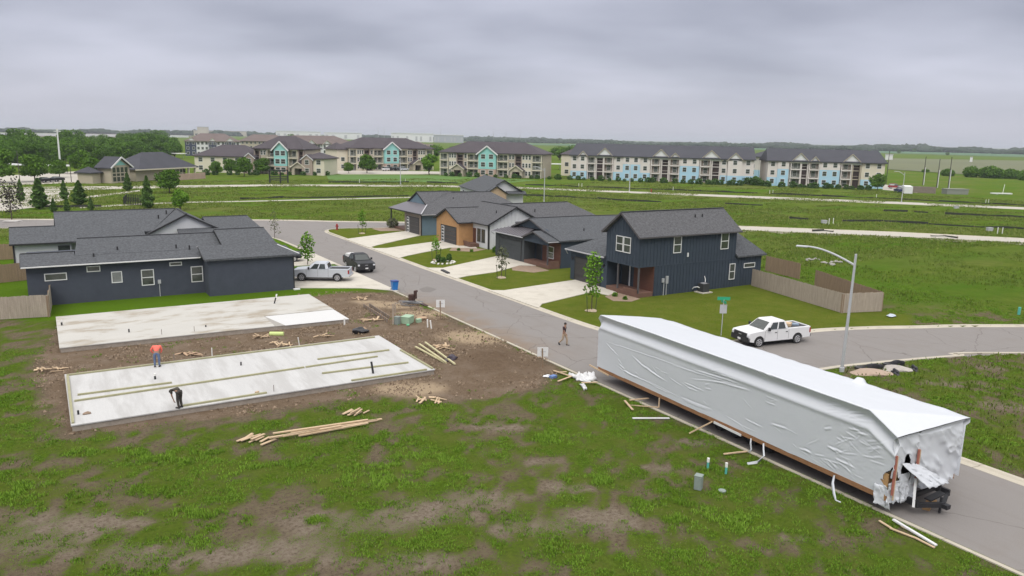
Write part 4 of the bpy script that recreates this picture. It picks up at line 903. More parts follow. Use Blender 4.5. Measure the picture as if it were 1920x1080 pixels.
def carpaint(name, col, metal=.0):
    m_, t_, b_ = nt(name); b_.inputs['Base Color'].default_value = (*col, 1); b_.inputs['Metallic'].default_value = metal
    b_.inputs['Roughness'].default_value = .42; b_.inputs['Coat Weight'].default_value = .12; b_.inputs['Coat Roughness'].default_value = .1
    b_.inputs['Specular IOR Level'].default_value = .25 if col[0] < .1 else .5
    if col[0] < .1: b_.inputs['Coat Weight'].default_value = .0
    c_ = mix(t_, noise(t_, opos(t_), 1.2, 3), tuple(x*.93 for x in col), col); t_.links.new(c_, b_.inputs['Base Color'])
    return m_
m_cglass = mat('car_glass', (.03, .038, .036), .12, .25, .7, 2, spec=.8)
m_lamp = mat('lamp_lens', (.62, .63, .66), .15, .15, 3, 8, spec=.7)
m_red = mat('red_lens', (.32, .02, .02), .25, .1)
m_rimc = mat('alloy_rim', (.50, .50, .52), .35, .1, metal=.5)
pw = carpaint('white_paint', (.70, .70, .71)); pb = carpaint('black_paint', (.016, .017, .021)); ps = carpaint('silver_paint', (.52, .545, .59), .15)
a_ = math.atan2(37.12-36.57, 45.1-48.45)
wp = pickup('white crew-cab pickup with black grille parked on the side road by the grass', pw, (46.9, 37.9, -.08), a_, 'black')
lo = MB(); lo.ob((46.9+1.45, 37.9-.2, 1.33-.08), (.7,.9,.28), .5); o = tag(lo.build('load_box', m_ply), 'tan box lying in the bed of the white pickup', 'box')
lo = MB(); lo.ob((46.9+2.2, 37.9-.45, 1.28-.08), (.5,.6,.16), .9); o = tag(lo.build('tool_bag', mat('blue_grey_canvas', (.22,.28,.36), .8)), 'blue-grey bag lying in the bed of the white pickup', 'bag')
pickup('black pickup with its front to the viewer parked along the kerb', pb, (30.25, 81.9, -.08), -PI/2-.06, 'black')
lo = MB(); lo.ob((30.05, 84.0, 1.40-.08), (1.0,.7,.36), .1); lo.ob((30.05,84.0,1.6-.08),(.9,.6,.06),.1); tag(lo.build('cooler_box', [m_trimw]), 'white cooler box in the bed of the black pickup', 'box')
lo = MB(); lo.ob((30.3, 83.3, 1.34-.08), (.8,.5,.22), .3); tag(lo.build('red_container', m_red), 'red container in the bed of the black pickup', 'container')
hs_ = math.atan2(76.93-75.14, 22.45-25.52)
pickup('silver crew-cab pickup parked nose to the slate-blue house on its driveway', ps, (24.3, 76.95, .06), hs_)
# black suv further along
def small_car(label, paint, loc, heading, suv=True, group=None):
    r = thing('parked_car', label, 'car', (0,0,0), group); h = 1.75 if suv else 1.45
    q = MB(); pr = [(-2.25,.4),(2.25,.4),(2.3,.75),(2.15,1.0),(1.1,1.1),(-2.2,1.12),(-2.3,.8)]
    q.ext([(x_, .9, z_) for x_, z_ in pr], (0,-1.8,0)); q.build('body', paint, r, bevel=.08, seg=2, smooth=True)
    x0 = -2.1 if suv else -1.7; x1 = -1.75 if suv else -1.0
    q = MB(); q.add([(x0,-.86,1.1),(1.15,-.86,1.1),(1.15,.86,1.1),(x0,.86,1.1),(x1,-.66,h),(.35,-.66,h),(.35,.66,h),(x1,.66,h)], [(3,2,1,0),(4,5,6,7),(0,1,5,4),(1,2,6,5),(2,3,7,6),(3,0,4,7)]); q.build('cabin', m_cglass, r, bevel=.05, smooth=True)
    part('roof', paint, r, lambda q: (q.box(x1+.02, .33, -.64, .64, h-.01, h+.04),), bevel=.03)
    for s_ in (1,-1):
        for cx in (1.4,-1.4):
            w_ = part('wheel', m_tyre, r, lambda q: (q.cyl((cx,s_*.7,.34),(cx,s_*.92,.34),.34,16),))
            part('rim', m_rimc, w_, lambda q: (q.cyl((cx,s_*.9,.34),(cx,s_*.93,.34),.21,12),))
        part('headlight', m_lamp, r, lambda q: (q.box(2.1,2.3,s_*.7-.15,s_*.7+.15,.72,.88),))
    r.location = loc; r.rotation_euler = (0,0,heading); return r
small_car('black car on the driveway half hidden by the slate-blue house roof', pb, (24.0, 90.6, .06), math.radians(-20))
for px, py, a_, l_ in ((84,342.5,.9,'dark car under the round tree in the far left parking lot'), (107,341,.9,'dark low car beside the tree-shaded one in the far left parking lot')):
    p = G(px, py); small_car(l_, pb, (p.x, p.y, .05), a_, False)
p = G(1695, 358); small_car('dark car with grey roof parked farther back beside the far right apartment block', pb, (p.x, p.y, .05), -.9)
p = G(1678, 354); small_car('red car parked tight to the far right apartment block', carpaint('red_paint', (.25,.02,.02)), (p.x, p.y, .05), -.9)
p = G(1685, 361); small_car('dark blue car parked in front of the white trailer at the far right block', carpaint('navy_paint', (.03,.04,.12)), (p.x, p.y, .05), .9, False)
q = MB(); p = G(1700, 362); q.ob((p.x, p.y, 1.2), (9, 2.4, 2.2), .64); tr = thing('box_trailer', 'white box trailer beside the far right apartment block', 'trailer', (p.x, p.y, 0)); q.build('trailer_box', m_trimw, tr)
q = MB(); q.ob((p.x, p.y, .25), (5, 2.0, .4), .64); q.build('undercarriage', m_trimk, tr)
for k, (px, cl) in enumerate(((726,m_trimw),(740,pb),(748,pb),(757,ps))):
    p = G(px, 320.5); small_car(['white car parked left of the dark ones before the middle teal block','black car left of another black one before the middle teal block','black car right of another black one before the middle teal block','silver car at the end of the row before the middle teal block'][k], cl if cl is not m_trimw else pw, (p.x, p.y, .05), .3)
# ------------------------------------------------------------------ people
m_skin = mat('skin', (.30, .17, .115), .6, .08)
def skinned(name, verts, edges, rad, mtl, par=None, root=0, sub=1):
    me = bpy.data.meshes.new(name); me.from_pydata(verts, edges, []); me.materials.append(mtl)
    o = bpy.data.objects.new(name, me); C.objects.link(o)
    if par: o.parent = par
    sk = o.modifiers.new('skin', 'SKIN'); sk.use_smooth_shade = True
    for i, sv in enumerate(me.skin_vertices[0].data):
        r_ = rad[i]; sv.radius = r_ if isinstance(r_, tuple) else (r_, r_); sv.use_root = (i == root)
    if sub: m_ = o.modifiers.new('sub', 'SUBSURF'); m_.levels = sub; m_.render_levels = sub
    return o
def person(label, J, loc, rz, shirt, pants, hair, sleeves=True, shoes=m_trimk):
    """J: joints in metres, x forward, y left; one skinned body, clothing as thin shells over it"""
    V = Vector; J = {k: V(v) for k, v in J.items()}
    root = None
    names = ['pelvis','waist','chest','neck','head','crown','shl','ell','wrl','shr','elr','wrr','hipl','knl','anl','toel','hipr','knr','anr','toer']
    vs = [tuple(J[n]) for n in names]; ix = {n: i for i, n in enumerate(names)}
    ed = [('pelvis','waist'),('waist','chest'),('chest','neck'),('neck','head'),('head','crown'),('chest','shl'),('shl','ell'),('ell','wrl'),('chest','shr'),('shr','elr'),('elr','wrr'),('pelvis','hipl'),('hipl','knl'),('knl','anl'),('anl','toel'),('pelvis','hipr'),('hipr','knr'),('knr','anr'),('anr','toer')]
    rad = dict(pelvis=(.14,.11),waist=(.135,.10),chest=(.155,.115),neck=.055,head=(.085,.10),crown=(.07,.08),shl=.062,ell=.043,wrl=.028,shr=.062,elr=.043,wrr=.028,hipl=.085,knl=.058,anl=.04,toel=.035,hipr=.085,knr=.058,anr=.04,toer=.035)
    E = [(ix[a], ix[b_]) for a, b_ in ed]; Rr = [rad[n] for n in names]
    for s_ in 'lr':                                                      # palm, four fingers and a thumb
        w = J['wr'+s_]; d = (w-J['el'+s_]).normalized(); f = V((1,0,0)) if abs(d.x) < .8 else V((0,0,1)); side = d.cross(f).normalized(); f = side.cross(d)
        palm = w + d*.075; pi_ = len(vs); vs.append(tuple(palm)); E.append((ix['wr'+s_], pi_)); Rr.append((.036,.018))
        for k, ln in enumerate((.075,.085,.08,.062)):
            b0 = palm + f*(.03-.02*k) + d*.03; vs += [tuple(b0), tuple(b0 + d*ln*.6 + side*.012), tuple(b0 + d*ln*.85 + side*.04)]
            E += [(pi_, len(vs)-3), (len(vs)-3, len(vs)-2), (len(vs)-2, len(vs)-1)]; Rr += [.010,.009,.007]
        b0 = w + d*.035 + f*.035; vs += [tuple(b0), tuple(b0 + d*.04 + f*.03)]; E += [(pi_, len(vs)-2), (len(vs)-2, len(vs)-1)]; Rr += [.012,.009]
    up = (J['crown']-J['neck']).normalized(); fw = V(J.get('face', (1,0,0))); fw = (fw-up*fw.dot(up)).normalized()
    vs.append(tuple(J['head'] + fw*.115)); E.append((ix['head'], len(vs)-1)); Rr.append(.014)       # nose
    body = skinned('person', vs, E, Rr, m_skin)
    tag(body, label, 'person')
    def shell(nm, chain, grow, mtl):
        ns = []; [ns.append(n) for c in chain for n in c if n not in ns]; ii = {n: i for i, n in enumerate(ns)}
        es = list({tuple(sorted((ii[c[k]], ii[c[k+1]]))) for c in chain for k in range(len(c)-1)})
        rr = [tuple(x+grow for x in (rad[n] if isinstance(rad[n], tuple) else (rad[n],)*2)) for n in ns]
        return skinned(nm, [tuple(J[n]) for n in ns], es, rr, mtl, body)
    J['slvl'] = J['ell'].lerp(J['shl'], .2); J['slvr'] = J['elr'].lerp(J['shr'], .2); rad['slvl'] = rad['slvr'] = .05
    J['hem'] = J['pelvis'].lerp(J['waist'], .15); rad['hem'] = (.145,.115)
    sl = ('wrl','wrr') if sleeves else ('slvl','slvr')
    shell('shirt', [('hem','waist','chest'), ('chest','shl','ell' ,sl[0]) if sleeves else ('chest','shl',sl[0]), ('chest','shr','elr',sl[1]) if sleeves else ('chest','shr',sl[1])], .018, shirt)
    shell('trousers', [('waist','pelvis') if 0 else ('hem','pelvis'), ('pelvis','hipl','knl','anl'), ('pelvis','hipr','knr','anr')], .022, pants)
    q = MB(); hc = J['head'].lerp(J['crown'], .55) - fw*.015; q.blob(hc, (.105,.095,.10), .04, 3, sub=2); q.build('hair', hair, body, smooth=True)
    for s_ in 'lr':
        q = MB(); a = J['an'+s_]; t_ = J['toe'+s_]; q.bar(a-(t_-a).normalized()*.06+V((0,0,-.03)), t_+(t_-a).normalized()*.06+V((0,0,-.01)), .10, .09); q.build('shoe', shoes, body, bevel=.02)
    for s_ in (1,-1):
        q = MB(); e = J['head'].lerp(J['crown'], .2) + fw*.088 + up.cross(fw)*.034*s_; q.blob(e, .012, 0, 1, sub=1); q.build('eye', m_trimk, body)
    body.location = loc; body.rotation_euler = (0,0,rz)
    return body
m_hair = mat('dark_hair', (.02,.015,.012), .7, .2)
# walking across the street
walk = dict(pelvis=(0,0,.98),waist=(.01,0,1.13),chest=(.03,0,1.36),neck=(.05,0,1.52),head=(.08,0,1.64),crown=(.08,0,1.73),
  shl=(.03,.19,1.44),ell=(-.10,.24,1.17),wrl=(-.05,.22,.93),shr=(.03,-.19,1.44),elr=(.08,-.24,1.17),wrr=(.22,-.2,.98),
  hipl=(0,.10,.94),knl=(.20,.10,.53),anl=(.20,.10,.09),toel=(.36,.11,.05),hipr=(0,-.10,.94),knr=(-.05,-.10,.52),anr=(-.36,-.10,.20),toer=(-.28,-.11,.06))
p = G(1057, 648, -.1)
person('person in a dark maroon shirt and khaki trousers walking across the street', walk, (p.x, p.y, -.1), math.radians(-58), mat('maroon_shirt', (.035,.014,.017), .8, .2), mat('khaki_cloth', (.36,.27,.19), .85, .1), m_hair, False)
# standing bent on the rear edge of the near slab, back to us
bend1 = dict(pelvis=(0,0,.94),waist=(.08,0,1.07),chest=(.27,0,1.22),neck=(.42,0,1.27),head=(.53,0,1.22),crown=(.60,0,1.18),face=(.3,0,-1),
  shl=(.28,.21,1.27),ell=(.30,.36,1.02),wrl=(.42,.25,.80),shr=(.28,-.21,1.27),elr=(.36,-.27,1.0),wrr=(.50,-.18,.78),
  hipl=(0,.11,.9),knl=(.03,.13,.5),anl=(-.03,.13,.08),toel=(.13,.15,.04),hipr=(0,-.11,.9),knr=(.03,-.13,.5),anr=(-.03,-.13,.08),toer=(.13,-.15,.04))
p = G(295, 688, .36)
person('person in a coral shirt and blue jeans bending at the far edge of the slab', bend1, (p.x, p.y, .36), math.radians(75), mat('coral_shirt', (.80,.15,.11), .8, .1), mat('denim', (.10,.14,.24), .85, .2), m_hair, True)
bend2 = dict(pelvis=(0,0,.93),waist=(.13,0,1.0),chest=(.38,0,1.02),neck=(.53,0,.95),head=(.62,0,.86),crown=(.67,0,.78),face=(-.2,0,-1),
  shl=(.40,.18,1.0),ell=(.36,.2,.70),wrl=(.28,.16,.45),shr=(.40,-.18,1.0),elr=(.40,-.2,.70),wrr=(.30,-.14,.46),
  hipl=(0,.10,.88),knl=(.05,.10,.48),anl=(-.02,.10,.08),toel=(.14,.11,.04),hipr=(0,-.10,.88),knr=(.06,-.10,.48),anr=(.0,-.10,.08),toer=(.16,-.11,.04))
p = G(338, 765, .36)
person('person in dark brown clothes bent double with arms down on the near slab', bend2, (p.x, p.y, .36), math.radians(-58+180), mat('dark_olive_shirt', (.045,.038,.028), .85, .25), mat('dark_work_trousers', (.05,.045,.04), .85, .2), m_hair, False)

# ------------------------------------------------------------------ slabs and framing lumber
m_slab = mat('new_slab', (.45, .435, .405), .8, .06, .4, 12, spec=.25, stretch=(.55,1.3,1), stain=((.28,.235,.175), .55, .50, .75))
m_slab2 = mat('fresh_slab', (.47, .465, .46), .8, .08, .8, 10, spec=.25, stretch=(1.6,.25,1), stain=((.36,.35,.34), .6, .47, .6))
m_bright = mat('bright_slab', (.55, .545, .54), .7, .02, .5, 8)
m_edge = mat('slab_edge', (.30, .26, .22), .9, .25, 2, 12)
sa = thing('concrete_slab', 'house slab farther from the viewer, stained pale concrete with a bright smooth garage bay', 'concrete slab', (10, 63.5, 0))
part('slab_top', m_slab, sa, lambda q: (q.prism([(.25,58.62),(14.6,58.2),(14.7,61.9),(20.5,61.9),(20.5,68.9),(.25,68.9)], .30, .36),))
part('slab_body', m_edge, sa, lambda q: (q.prism([(.3,58.66),(20.45,58.05),(20.45,68.85),(.3,68.85)], -.2, .298),))
part('garage_bay', m_bright, sa, lambda q: (q.prism([(15.4,58.16),(20.5,58.0),(20.5,61.86),(14.75,61.86)], .29, .325),))
part('bay_ramp', mat('wet_concrete', (.30,.28,.25), .6, .1), sa, lambda q: (q.prism([(14.62,58.2),(15.38,58.18),(14.74,61.88)], .29, .329),))
sb = thing('concrete_slab', 'house slab nearer the viewer, pale concrete with timber sill plates laid along it', 'concrete slab', (10, 47.1, 0))
part('slab_top', m_slab2, sb, lambda q: (q.prism(SLAB_B, .30, .36),))
part('slab_body', m_edge, sb, lambda q: (q.prism([(.4,42.4),(20.55,42.4),(20.55,51.85),(.4,51.85)], -.2, .298),))
def lay(name, label, cat, a, b_, w, h, mtl, z=.362, group=None):
    q = MB(); n = max(1, round(math.hypot(b_[0]-a[0], b_[1]-a[1])/4.2)); A_ = Vector((*a, z+h/2)); B_ = Vector((*b_, z+h/2))
    q.bar(A_, B_, w, h); return tag(q.build(name, mtl), label, cat, group)
m_plate = mat('treated_plate', (.30, .285, .17), .8, .14, 2, 16)
PL = [((.45,51.5),(20.1,51.45),'sill plate along the far edge of the near slab'),((.45,42.6),(.5,51.3),'sill plate across the left end of the near slab'),
 ((.65,46.2),(13.4,46.5),'long sill plate down the middle of the near slab, left half'),((13.5,46.5),(18.4,46.65),'sill plate down the middle of the near slab, right half'),
 ((.85,47.25),(5.7,47.12),'short plate just behind the middle line of the near slab'),((5.55,42.65),(10.1,42.7),'short plate near the front edge by the bent person'),
 ((15.1,42.55),(20.05,42.45),'sill plate along the front edge of the near slab at its right end'),((20.4,47.4),(20.48,42.5),'sill plate across the right end of the near slab'),
 ((14.7,47.85),(19.7,47.75),'plate between middle line and far edge of the near slab, right part'),((14.0,44.75),(19.65,44.4),'plate in front of the middle line, beside the tall pipe')]
for a, b_, l_ in PL: lay('sill_plate', 'yellow treated ' + l_, 'timber', a, b_, .13, .09, m_plate, group='sill plates on the near slab')
def rod(name, label, cat, px, py, h, r_, mtl, z=0, lean=(0,0), top=None, n=8, cap=None):
    p = G(px, py, z); q = MB(); q.cyl((p.x, p.y, z-.05), (p.x+lean[0], p.y+lean[1], z+h), r_, n)
    if cap: q.cyl((p.x+lean[0]*.7, p.y+lean[1]*.7, z+h*.62), (p.x+lean[0]*1.02, p.y+lean[1]*1.02, z+h+.01), r_*1.15, n, 1)
    return tag(q.build(name, [mtl, cap or mtl]), label, cat)
m_pipew = mat('white_pvc', (.74,.73,.70), .5, .05)
rod('stub_pipe', 'black stub pipe with white top by the coral-shirted person', 'pipe', 291, 711, .35, .06, m_trimk, .36, cap=m_pipew)
rod('stub_pipe', 'short black stub pipe in the far half of the near slab', 'pipe', 452, 685, .22, .05, m_trimk, .36)
rod('stub_pipe', 'tall black and white stub pipe on the right part of the near slab', 'pipe', 700, 700, .75, .07, m_trimk, .36, (-.1,.05))
rod('stub_pipe', 'short black stub pipe at the left front corner of the near slab', 'pipe', 147, 777, .22, .05, m_trimk, .36)
rod('stub_pipe', 'black stub pipe with white top at the left end of the far slab', 'pipe', 116, 610, .4, .06, m_trimk, .36, cap=m_pipew)
rod('stub_pipe', 'leaning black and white pipe at the back edge of the far slab', 'pipe', 514, 569, .8, .06, m_trimk, .36, (.25,.0), cap=m_pipew)
rod('stub_pipe', 'small dark stub pipe in the middle of the far slab', 'pipe', 242, 623, .25, .05, m_trimk, .36)
rod('stub_pipe', 'small dark stub at the right middle of the far slab', 'pipe', 386, 613, .15, .05, m_trimk, .36)
rod('clean_out_pipe', 'white pipe against the right corner of the far slab', 'pipe', 646, 609, .55, .07, m_pipew, 0)
m_stake = mat('grey_stake', (.22,.19,.17), .8, .2)
for px, py, h, l_ in ((304,636,.75,'thin stake at the front edge of the far slab, left one'),(365,630,.75,'thin stake at the front edge of the far slab, right one'),(327,681,.65,'thin grey stake behind the near slab beside the scrap heap'),(514,745,.75,'dark stake at the front edge of the near slab')):
    rod('survey_stake', l_, 'stake', px, py, h, .02, m_stake, 0)
rod('survey_stake', 'white stake behind the far edge of the near slab, left one', 'stake', 398, 671, .7, .035, m_pipew); rod('survey_stake', 'white stake behind the far edge of the near slab, by the offcuts', 'stake', 562, 650, .7, .035, m_pipew, lean=(-.1,0))
p = G(163, 776, .36); q = MB(); q.blob((p.x,p.y,.40), (.22,.14,.07), .2, 4); tag(q.build('crumpled_bag', m_mulch), 'small crumpled brown bag on the left corner of the near slab', 'bag')
p = G(482, 736, .36); q = MB(); q.ob((p.x,p.y,.40), (.22,.12,.07), .5); tag(q.build('wood_block', m_ply), 'small tan wood block on the front of the near slab', 'wood block')

# offcut heaps: every board its own object
def heap(px, py, w, d, n, label, ln=(.35,.9), mtl=None, z=0, sd=1, flat_=False, name='offcut_board'):
    q0 = random.Random(sd); c = G(px, py, z)
    for k in range(n):
        u, v = q0.uniform(-w, w), q0.uniform(-d, d); L_ = q0.uniform(*ln)
        x_ = c.x + u*.85 + v*.527; y_ = c.y - u*.527 + v*.85
        q = MB(); rot = Matrix.Rotation(q0.uniform(0, PI), 3, 'Z') @ Matrix.Rotation(0 if flat_ else q0.uniform(-.35,.35), 3, 'Y') @ Matrix.Rotation(q0.uniform(-.4,.4), 3, 'X')
        if flat_: rot = Matrix.Rotation(.55-PI/2+PI/2+q0.uniform(-.25,.25), 3, 'Z')
        q.ob((0,0,0), (L_, q0.choice((.09,.14,.09)), .04), rot)
        o = q.build(name, mtl or m_ply); o.location = (x_, y_, z+.05+.20*q0.random()*max(0, 1-abs(u)/w)+.02)
        tag(o, label, 'board', label.split(' in ', 1)[-1] if ' in ' in label else label)
heap(90, 695, .95, .45, 13, 'pale offcut board in the scrap heap at the left end of the near slab', sd=2)
heap(827, 652, .75, .5, 13, 'pale offcut board in the fan-shaped heap behind the long crossed boards', sd=3)
heap(806, 753, .75, .3, 11, 'pale offcut board in the heap on the dirt in front of the sandy patch', sd=4)
heap(677, 562, .8, .4, 9, 'pale offcut board in the heap nearest the driveway', sd=5)
heap(695, 601, .9, .35, 10, 'pale offcut board in the flat heap left of the green utility boxes', sd=6)
heap(492, 632, .7, .5, 9, 'pale offcut board in the loose heap beside the lime-green roll', sd=7)
heap(524, 648, .9, .45, 11, 'pale offcut board in the heap at the far edge of the near slab', sd=8)
heap(606, 631, .7, .35, 8, 'pale offcut board in the small heap between the two slabs, right side', sd=9)
heap(354, 666, .8, .3, 12, 'brownish offcut board in the heap behind the near slab by the white stake', sd=10, mtl=mat('tan_lumber', (.42,.29,.19), .85, .2))
heap(668, 777, .55, .35, 8, 'pale board in the short stack on the grass in front of the near slab', (.5,.9), sd=11, flat_=True)
heap(484, 827, .75, .35, 11, 'pale board in the short stack at the end of the long lumber', (.5,1.0), sd=12, flat_=True)
heap(742, 684, .35, .15, 3, 'pale offcut in the tiny group by the right end of the near slab', (.2,.4), sd=13)
heap(120, 617, .4, .4, 5, 'pale broken board in the pile left of the far slab', (.4,.9), sd=14, mtl=m_stake)
lst_l = [((517,822),(708,790)),((512,818),(690,792)),((530,826),(640,806)),((545,814),(716,788)),((560,822),(690,798)),((505,829),(600,813))]
for k, (a, b_) in enumerate(lst_l):
    a = G(*a); b_ = G(*b_); q = MB(); z = .07+.08*(k % 3); q.bar((a.x,a.y,z), (b_.x,b_.y,z), .14, .06)
    tag(q.build('long_board', m_ply), 'long pale board in the lumber stack lying on the foreground grass', 'board', 'long boards stacked on the foreground grass')
for k, (a, b_) in enumerate([((779,653),(852,692)),((786,650),(836,684)),((797,649),(853,690))]):
    a = G(*a); b_ = G(*b_); q = MB(); z = .12+.09*k; q.bar((a.x,a.y,z), (b_.x,b_.y,z-.03), .13, .08)
    tag(q.build('long_board', m_ply2), ['long yellowish board, lowest of the three crossed ones right of the near slab','long yellowish board, middle of the three crossed ones right of the near slab','long yellowish board, topmost of the three crossed ones right of the near slab'][k], 'board')
for k, (a, b_) in enumerate([((682,575),(729,605)),((693,574),(731,598))]):
    a = G(*a); b_ = G(*b_); fb = thing('form_board', ['brown notched form board on the dirt, nearer the slab','brown notched form board on the dirt, nearer the sand'][k], 'timber', (a.x, a.y, 0))
    q = MB(); q.bar((a.x,a.y,.14), (b_.x,b_.y,.14), .06, .26); q.build('plank', m_fence2, fb)
    for j in range(12):
        q = MB(); c = a.lerp(b_, (j+.5)/12); q.box(c.x-.10, c.x-.02, c.y-.05, c.y+.03, 0, .30); q.build('stake', m_stake, fb)
rod('timber_post', 'tall weathered timber post standing by the green utility boxes', 'post', 737, 609, 1.75, .06, m_fence, 0, (.02,0), n=4)
rod('timber_post', 'shorter weathered post behind the tall one in the dirt', 'post', 741, 587, .95, .05, m_fence, 0, n=4)
m_pale_g = mat('pale_green_enamel', (.30,.43,.30), .6, .08); m_gry = mat('grey_green_box', (.22,.26,.24), .7, .1)
def pedestal(px, py, sx, sy, h, ang, mtl, label, name='utility_box'):
    p = G(px, py); r_ = thing(name, label, 'utility box', (p.x, p.y, 0))
    q = MB(); q.ob((p.x,p.y,h/2-.03), (sx,sy,h), ang); q.build('cabinet', mtl, r_, bevel=.03)
    q = MB(); q.ob((p.x,p.y,h+.0), (sx*1.06,sy*1.06,.07), ang); q.build('lid', mtl, r_, bevel=.02)
pedestal(764, 605, .95, .75, .55, .7, m_pale_g, 'pale green transformer box on the dirt lot')
pedestal(745, 608, .4, .4, .62, .6, m_gry, 'grey-green utility pedestal left of the pale green transformer box')
pedestal(785, 604, .42, .3, .25, .2, m_pale_g, 'small low green box right of the pale green transformer box')
pedestal(1309, 916, .33, .33, .62, .5, m_gry, 'grey utility pedestal in the foreground weeds by the two teal pipes')
q = MB(); p = G(765, 611); q.blob((p.x,p.y,.08), (.14,.14,.09), .05, 1); tag(q.build('green_cap', mat('bright_green_plastic', (.12,.42,.22), .5)), 'small bright green cap lying on the dirt', 'cap')
q = MB(); p = G(1354, 921); q.tube([(p.x,p.y,-.02),(p.x,p.y,.05),(p.x,p.y,.08)], [.17,.17,.1], 12); tag(q.build('valve_cover', m_gry), 'low round grey valve cover in the foreground weeds', 'valve cover')
q = MB(); p = G(790, 600); q.blob((p.x,p.y,.12), (.55,.35,.16), .3, 5); tag(q.build('cardboard_scrap', mat('cardboard', (.42,.29,.19), .85, .15)), 'crumpled tan cardboard among the green utility boxes', 'cardboard')
rod('pvc_pipe', 'white pipe stub by the kerb-side sign, left of a pair', 'pipe', 802, 613, .62, .06, m_pipew, 0, (-.03,0)); rod('pvc_pipe', 'white pipe stub by the kerb-side sign, right of a pair', 'pipe', 809, 616, .66, .06, m_pipew, 0, (-.08,.05))
m_teal = mat('teal_pipe', (.10,.42,.36), .5, .08)
rod('pvc_pipe', 'teal pipe with white top in the foreground weeds, left one', 'pipe', 1327, 878, .5, .055, m_teal, 0, cap=m_pipew); rod('pvc_pipe', 'teal pipe with white top in the foreground weeds, right one', 'pipe', 1361, 888, .52, .055, m_teal, 0, cap=m_pipew)
m_bag = mat('black_plastic', (.022,.022,.026), .45, .3, 4, 12, bmp=.5)
q = MB(); p = G(674, 624); q.blob((p.x,p.y,.16), (.55,.42,.28), .3, 8, sub=3); tag(q.build('plastic_bag', m_bag, smooth=True), 'black plastic bag heap on the dirt between the slabs', 'bag')
q = MB(); p = G(683, 622); q.blob((p.x,p.y,.15), (.25,.2,.22), .3, 9, sub=3); tag(q.build('cardboard_scrap', mat('cardboard', (.42,.29,.19), .85, .15), smooth=True), 'tan cardboard piece stuck to the black bag between the slabs', 'cardboard')
q = MB(); p = G(846, 678); q.blob((p.x,p.y,.16), (.42,.3,.24), .3, 10, sub=3); tag(q.build('plastic_bag', mat('purple_black_plastic', (.035,.025,.04), .45, .3, 4, 12), smooth=True), 'dark purple bag on the dirt right of the crossed boards', 'bag')
p = G(519, 630); q = MB(); q.tube([(p.x-.45,p.y+.25,.16),(p.x+.45,p.y-.25,.16)], .17, 14); tag(q.build('wrap_roll', mat('lime_wrap', (.50,.60,.22), .6, .1)), 'lime-green roll lying between the two slabs', 'roll')
q = MB(); q0 = random.Random(4); p = G(768, 573)
st = thing('scrap_metal_heap', 'heap of grey metal stakes and bars by the kerb', 'scrap metal', (p.x,p.y,0))
for k in range(14): a = q0.uniform(-.6,.6)-.5; c = Vector((p.x+q0.uniform(-.5,.5), p.y+q0.uniform(-.4,.4), .06+.03*k)); d = Vector((math.cos(a), math.sin(a), q0.uniform(-.12,.12)))*q0.uniform(.5,1.0); q.bar(c-d, c+d, .07, .03)
q.build('bars', mat('galvanised', (.24,.25,.27), .5, .2, metal=.4), st)
p = G(774, 567); q = MB(); mch = thing('rusty_machine', 'small dark rust-brown machine with an upright chute standing at the kerb', 'machine', (p.x,p.y,0)); m_rust = mat('rust_brown', (.055,.026,.020), .8, .35, 3, 14)
q.ob((p.x-.1,p.y,.45), (.5,.45,.62), .3); q.build('housing', m_rust, mch, bevel=.04)
q = MB(); q.ob((p.x+.2,p.y-.12,.72), (.24,.24,.72), .3); q.ob((p.x+.26,p.y-.14,1.05), (.34,.2,.16), .5); q.build('chute', m_rust, mch, bevel=.03)
q = MB(); [q.cyl((p.x+dx,p.y+dy,0),(p.x+dx,p.y+dy,.2),.05,8) for dx,dy in ((-.3,-.15),(-.25,.2),(.2,-.25),(.25,.1))]; q.build('feet', m_rust, mch)
a, b_ = G(790, 570), G(800, 575); lay('rusty_plate', 'flat rusty plate lying along the kerb beside the rusty machine', 'plate', a[:2], b_[:2], .35, .07, m_rust, .03)
# lot signs (blank white backs toward us)
def lot_sign(bx, by, top, label, w=.72, h=.62, ang=0):
    p = G(bx, by); s_ = thing('lot_sign', label, 'sign', (p.x,p.y,0))
    q = MB(); q.bar((p.x,p.y,-.1), (p.x-.03,p.y+.02,top), .07, .05); q.build('post', m_fence2, s_)
    q = MB(); c = Vector((p.x+.03, p.y+.06, top-h/2+.05)); q.ob(c, (w,.025,h), ang); q.build('board', m_trimw, s_)
    q = MB(); q.ob(c-Vector((math.sin(-ang)*.0,0,0))+Vector((.02,-.03,.02)), (w*.5,.012,h*.06), ang); q.build('bracket', m_gut, s_)
lot_sign(826, 599, 1.6, 'white square sign on a brown post by the kerb, in front of the rusty machine', ang=-.45)
lot_sign(1017, 690, 1.35, 'white square sign on a wooden post at the kerb near the trailer home', ang=-.45)
# bin, hydrant, kerb ramp
p = G(740, 545, -.05); bn = thing('recycling_bin', 'blue wheeled recycling bin at the kerb by the driveway', 'bin', (p.x,p.y,0)); m_bl = mat('blue_plastic', (.012,.16,.48), .45, .06)
q = MB(); z0 = -.05; q.add([(p.x+sx*w_,p.y+sy*w_,z0+z_) for z_, w_ in ((.08,.23),(.95,.31)) for sx, sy in ((-1,-1),(1,-1),(1,1),(-1,1))], [(3,2,1,0),(4,5,6,7),(0,1,5,4),(1,2,6,5),(2,3,7,6),(3,0,4,7)]); q.build('tub', m_bl, bn, bevel=.03)
q = MB(); q.box(p.x-.34,p.x+.34,p.y-.36,p.y+.33,z0+.955,z0+1.03); q.box(p.x-.3,p.x+.3,p.y+.33,p.y+.40,z0+.9,z0+.98); q.build('lid', mat('dark_blue_plastic', (.02,.05,.22), .45, .06), bn, bevel=.02)
